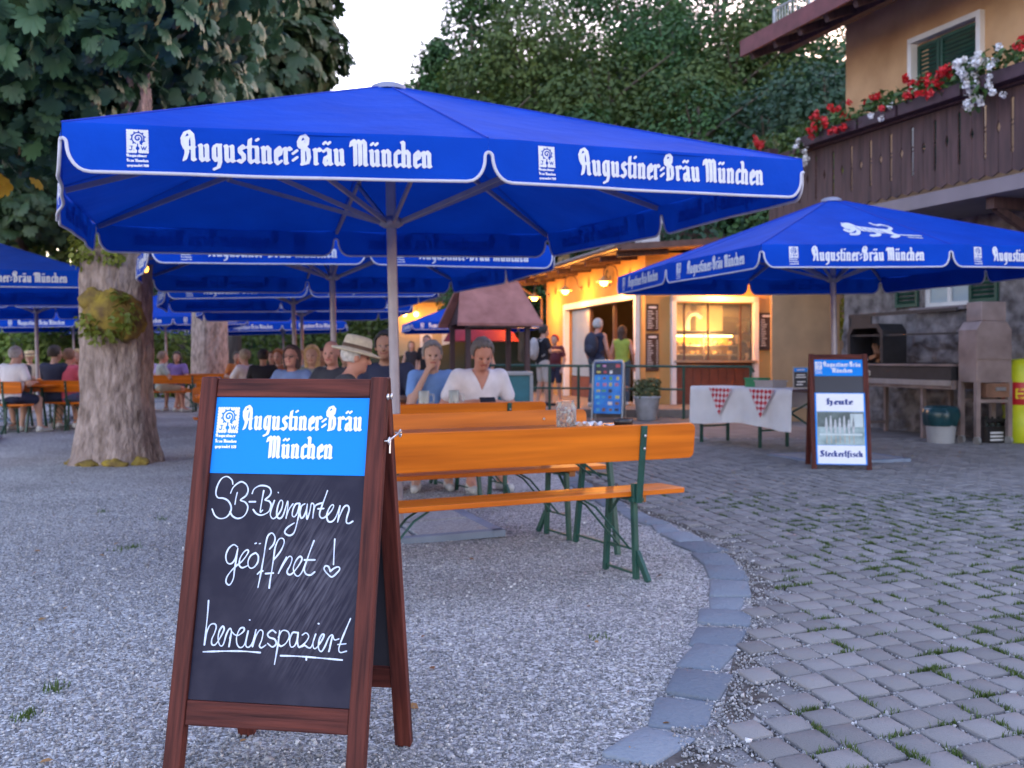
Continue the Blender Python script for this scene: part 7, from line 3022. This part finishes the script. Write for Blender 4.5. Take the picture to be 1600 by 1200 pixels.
# --- at the kiosk and the well
person('man in a black shirt with a pale grey backpack standing at the railing', at(848, 22.9, .17), -62, sit=False, shirt=('black', (.012, .012, .02)), hair=('short', (.03, .025, .025)), legs=('shorts', 'stone', (.45, .42, .40)), extra=backpack((.40, .38, .38), 'grey'), shoe=(.03, .03, .05), scale=1.03,
       arms=[((-.24, .06, 1.18), (-.10, .30, 1.18)), ((.24, .06, 1.18), (.12, .30, 1.20))])
person('child with a red cap close to the backpack man', at(868, 23.9, .17), 150, sit=False, shirt=('dark_red', (.10, .02, .03)), hair=('short', (.3, .01, .015)), scale=.92, skin='fair')
person('grey haired visitor in a dark tank top with a navy backpack at the kiosk door', at(933, 22.4, .17), -38, sit=False, shirt=('navy', (.012, .018, .06)), sleeve='none', hair=('short', (.45, .43, .42)), legs=('trousers', 'slate', (.05, .08, .12)), extra=backpack((.02, .025, .05), 'dark'), scale=1.10, skin='red')
person('dark haired woman in a lime green top at the kiosk counter', at(972, 23.0, .17), -20, sit=False, shirt=('lime', (.30, .38, .06)), sleeve='none', hair=('long', (.06, .03, .02)), legs=('trousers', 'slate', (.05, .08, .12)), scale=1.02, skin='red')
person('kiosk worker in dark clothes behind the counter', tuple(KM @ Vector((3.6, 2.6, 0))), 150, sit=False, shirt=('black', (.012, .012, .02)), hair=('short', (.04, .03, .02)), h=.015)
person('man in a black shirt standing left of the roofed well', at(668, 23), 165, sit=False, shirt=('black', (.012, .012, .02)), hair=('crop', (.1, .08, .07)), h=.015)
person('small far figure in black before the white inn doors', at(643, 31), 175, sit=False, shirt=('black', (.012, .012, .02)), sleeve='none', hair=('long', (.2, .12, .06)), h=.016)
person('woman in a blue top under the roofed well, far side', at(757, 22.5), 140, sit=False, shirt=('blue', (.05, .12, .35)), sleeve='none', hair=('bob', (.2, .1, .05)), h=.015, scale=.97)
person('guest in a dark green shirt between the blond woman and the straw hat', P3(541, 15.2), 178, shirt=('bottle', (.02, .07, .05)), hair=('short', (.10, .07, .05)), skin='fair')
person('grey haired guest in a pale blue shirt far behind, left of the third parasol pole', P3(446, 21.5), 186, shirt=('pale_blue', (.28, .36, .55)), hair=('short', (.32, .30, .30)), skin='red', h=.015)
person('guest in a black top seated behind the guest with ginger hair', P3(426, 23.0), 172, shirt=('black', (.012, .012, .02)), hair=('long', (.08, .05, .03)), skin='fair', h=.015)
person('guest in an orange shirt far behind, just right of the second chestnut', P3(370, 24.5), 200, shirt=('orange', (.45, .14, .03)), hair=('short', (.06, .05, .04)), skin='tan', h=.015)
